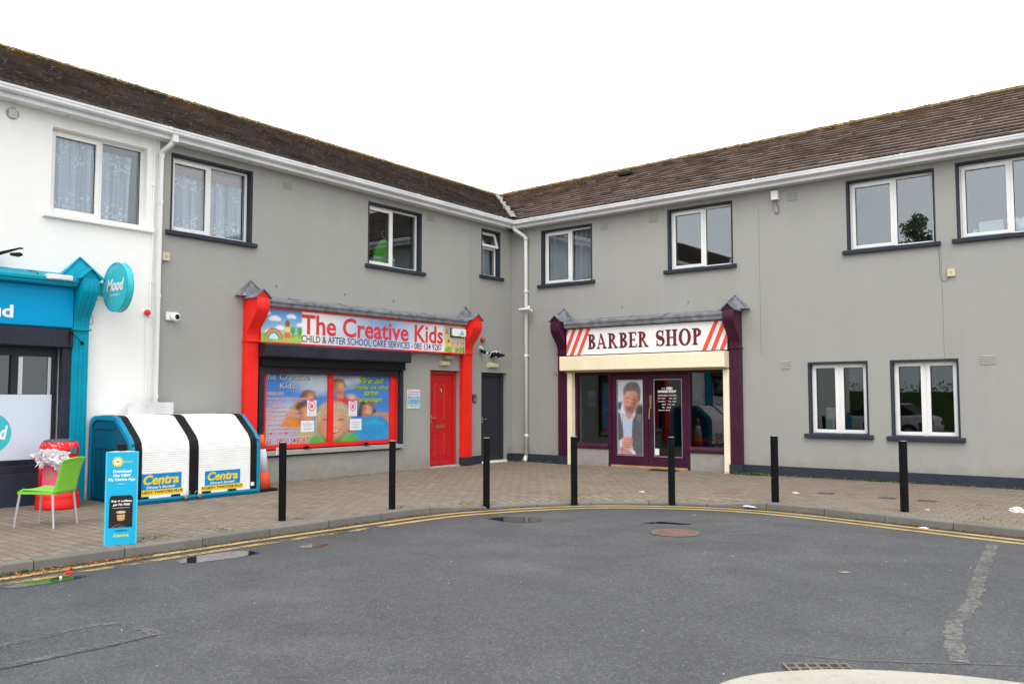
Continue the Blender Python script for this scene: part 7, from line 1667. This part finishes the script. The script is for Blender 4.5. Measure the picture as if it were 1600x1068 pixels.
# ------------------------------------------------------------------ what stands behind the camera and shows in the glass
def leafmat(name, c):
    t = NT(name); n = t.n('ShaderNodeNewGeometry').outputs['Random Per Island']; t.col(t.mix(n, c, (c[0]*2.0, c[1]*1.7, c[2]*1.4, 1))); t.rough(.7); return t.m
M_LEAF = leafmat('tree_leaves', (.040, .075, .022, 1)); M_HEDGE = leafmat('hedge_leaves', (.055, .105, .025, 1)); M_BARK = paint('bark', (.08, .065, .05), .9, .3, .5)
def leaves(mb, centres, n, size, rr):
    for _ in range(n):
        c, r = rr.choice(centres); d = Vector((rr.gauss(0, 1), rr.gauss(0, 1), rr.gauss(0, 1))).normalized()*(rr.random()**.4); p = Vector(c)+Vector((d.x*r[0], d.y*r[1], d.z*r[2]))
        a = Vector((rr.uniform(-1, 1), rr.uniform(-1, 1), rr.uniform(-1, 1))).normalized()*size*rr.uniform(.6, 1.3); b_ = a.cross(Vector((rr.uniform(-1, 1), rr.uniform(-1, 1), rr.uniform(-1, 1)))).normalized()*size*.55
        mb.add([tuple(p-a), tuple(p+b_), tuple(p+a), tuple(p-b_)], [(0, 1, 2, 3)])
def tree(x, y, h, w_, label, seed, n=5200):
    t = thing('tree', (x, y, RZ), label, 'tree'); rr = random.Random(seed)
    m = MB(); m.tube([(x, y, RZ), (x+.1, y, h*.3), (x, y+.1, h*.6), (x, y, h*.9)], [.22, .17, .10, .03], 8); cs = []
    for k in range(16):
        z = h*(.28+.65*k/16); a = k*2.4; L = w_*(1-.75*(k/16)**1.2)*rr.uniform(.7, 1.1); e = Vector((x+math.cos(a)*L, y+math.sin(a)*L, z+L*.5)); m.tube([(x, y, z-.4), tuple((Vector((x, y, z-.4))+e)/2+Vector((0, 0, .1))), tuple(e)], [.06, .04, .015], 5)
        cs.append((tuple(e), (L*.42+.3, L*.42+.3, .55))); cs.append((tuple((e+Vector((x, y, z)))/2), (.6, .6, .5)))
    m.build('trunk', M_BARK, t); m = MB(); leaves(m, cs, n, .11, rr); m.build('crown', M_LEAF, t, recalc=False)
tree(1.3, -36, 13.0, 1.7, 'tall bushy tree reflected in the third upper window of the right wing', 1); tree(2.9, -37, 11.3, 1.3, 'shorter tree beside the tall one, reflected in the right wing glass', 2); tree(9, -46, 7.5, 2.6, 'broad tree far behind the road, reflected in the ground floor windows', 3); tree(4, -48, 6.8, 2.8, 'low spreading tree far behind the hedge, reflected in the ground floor windows', 4); tree(15, -47, 7.2, 2.8, 'dense tree at the end of the hedge, reflected in the ground floor windows', 5)
m = MB(); rr_ = random.Random(6); leaves(m, [((x, -30, 1.2), (.8, .7, 1.3)) for x in np.arange(-2, 24, .8)], 9000, .08, rr_); m.box(-2.5, 24, -30.3, -29.7, RZ, 1.9); tag(m.build('hedge', M_HEDGE, recalc=False), 'long clipped green hedge across the road, seen in the ground floor glass', 'hedge'); 
# opposite low building, also only seen mirrored
def car(x, y, ang, mat, label):
    t = thing('parked_car', (x, y, RZ), label, 'car', 'cars parked behind the camera'); R = Matrix.Rotation(ang, 3, 'Z')
    C3 = lambda a, b_, z: tuple(Vector((x, y, RZ))+R @ Vector((a, b_, z)))
    low = [(-2.1, .35), (-2.15, .62), (-2.05, .84), (-1.2, .95), (1.75, .98), (2.05, .90), (2.12, .60), (2.08, .35)]
    n = len(low); m = MB(C3)
    rings = [(-.86, .93), (-.80, 1.0), (0, 1.0), (.80, 1.0), (.86, .93)]
    P_ = [(px_*s, yy, .35+(pz-.35)*s) for yy, s in rings for px_, pz in low]
    m.add(P_, [(k*n+i, k*n+(i+1) % n, (k+1)*n+(i+1) % n, (k+1)*n+i) for k in range(4) for i in range(n)]+[tuple(range(n)), tuple(range(4*n, 5*n))]); m.build('body', mat, t, bevel=.04)
    cab = [(-1.15, .93), (-.35, 1.42), (.95, 1.45), (1.65, .96)]
    m = MB(C3); m.add([(px_, yy*(1 if pz < 1.2 else .80), pz) for yy in (-.78, .78) for px_, pz in cab], [(0, 1, 2, 3), (4, 5, 6, 7), (0, 4, 5, 1), (2, 6, 7, 3)]); m.build('windows', M_BLACKP, t, bevel=.02)
    m = MB(C3); m.add([(px_, yy, pz) for yy in (-.64, .64) for px_, pz in ((-.38, 1.41), (-.2, 1.46), (.8, 1.48), (1.0, 1.43))], [(0, 1, 2, 3), (4, 5, 6, 7), (0, 4, 5, 1), (1, 5, 6, 2), (2, 6, 7, 3)]); m.build('roof', mat, t, bevel=.02)
    for a in (-1.35, 1.35):
        for b_ in (-.80, .80):
            m = MB(C3); m.tube([(a, b_-.1, .32), (a, b_+.1, .32)], .32, 20); wh = m.build('wheel', M_BLACKP, t); m = MB(C3); m.tube([(a, b_-.108, .32), (a, b_+.108, .32)], .19, 14); m.build('rim', M_STEEL, wh)
    for b_ in (-.62, .62): m = MB(C3); m.box(-2.14, -2.0, b_-.15, b_+.15, .60, .74); m.build('headlight', M_ALU, t, bevel=.02); m = MB(C3); m.box(2.02, 2.14, b_-.12, b_+.12, .62, .80); m.build('tail_light', M_REDD, t, bevel=.02)
car(3.6, -19.6, math.radians(5), M_WHITEP, 'white hatchback parked behind the camera, mirrored in the left ground floor window'); car(10.2, -24.5, math.radians(160), paint('silver_car', (.45, .47, .48), .3, .03, 0, metal=.4), 'silver car parked behind the camera, mirrored in the right ground floor window'); car(6.6, -23.0, math.radians(75), paint('dark_car', (.03, .035, .045), .25, .03, 0), 'dark car parked behind the camera, mirrored in the rightmost ground floor pane')
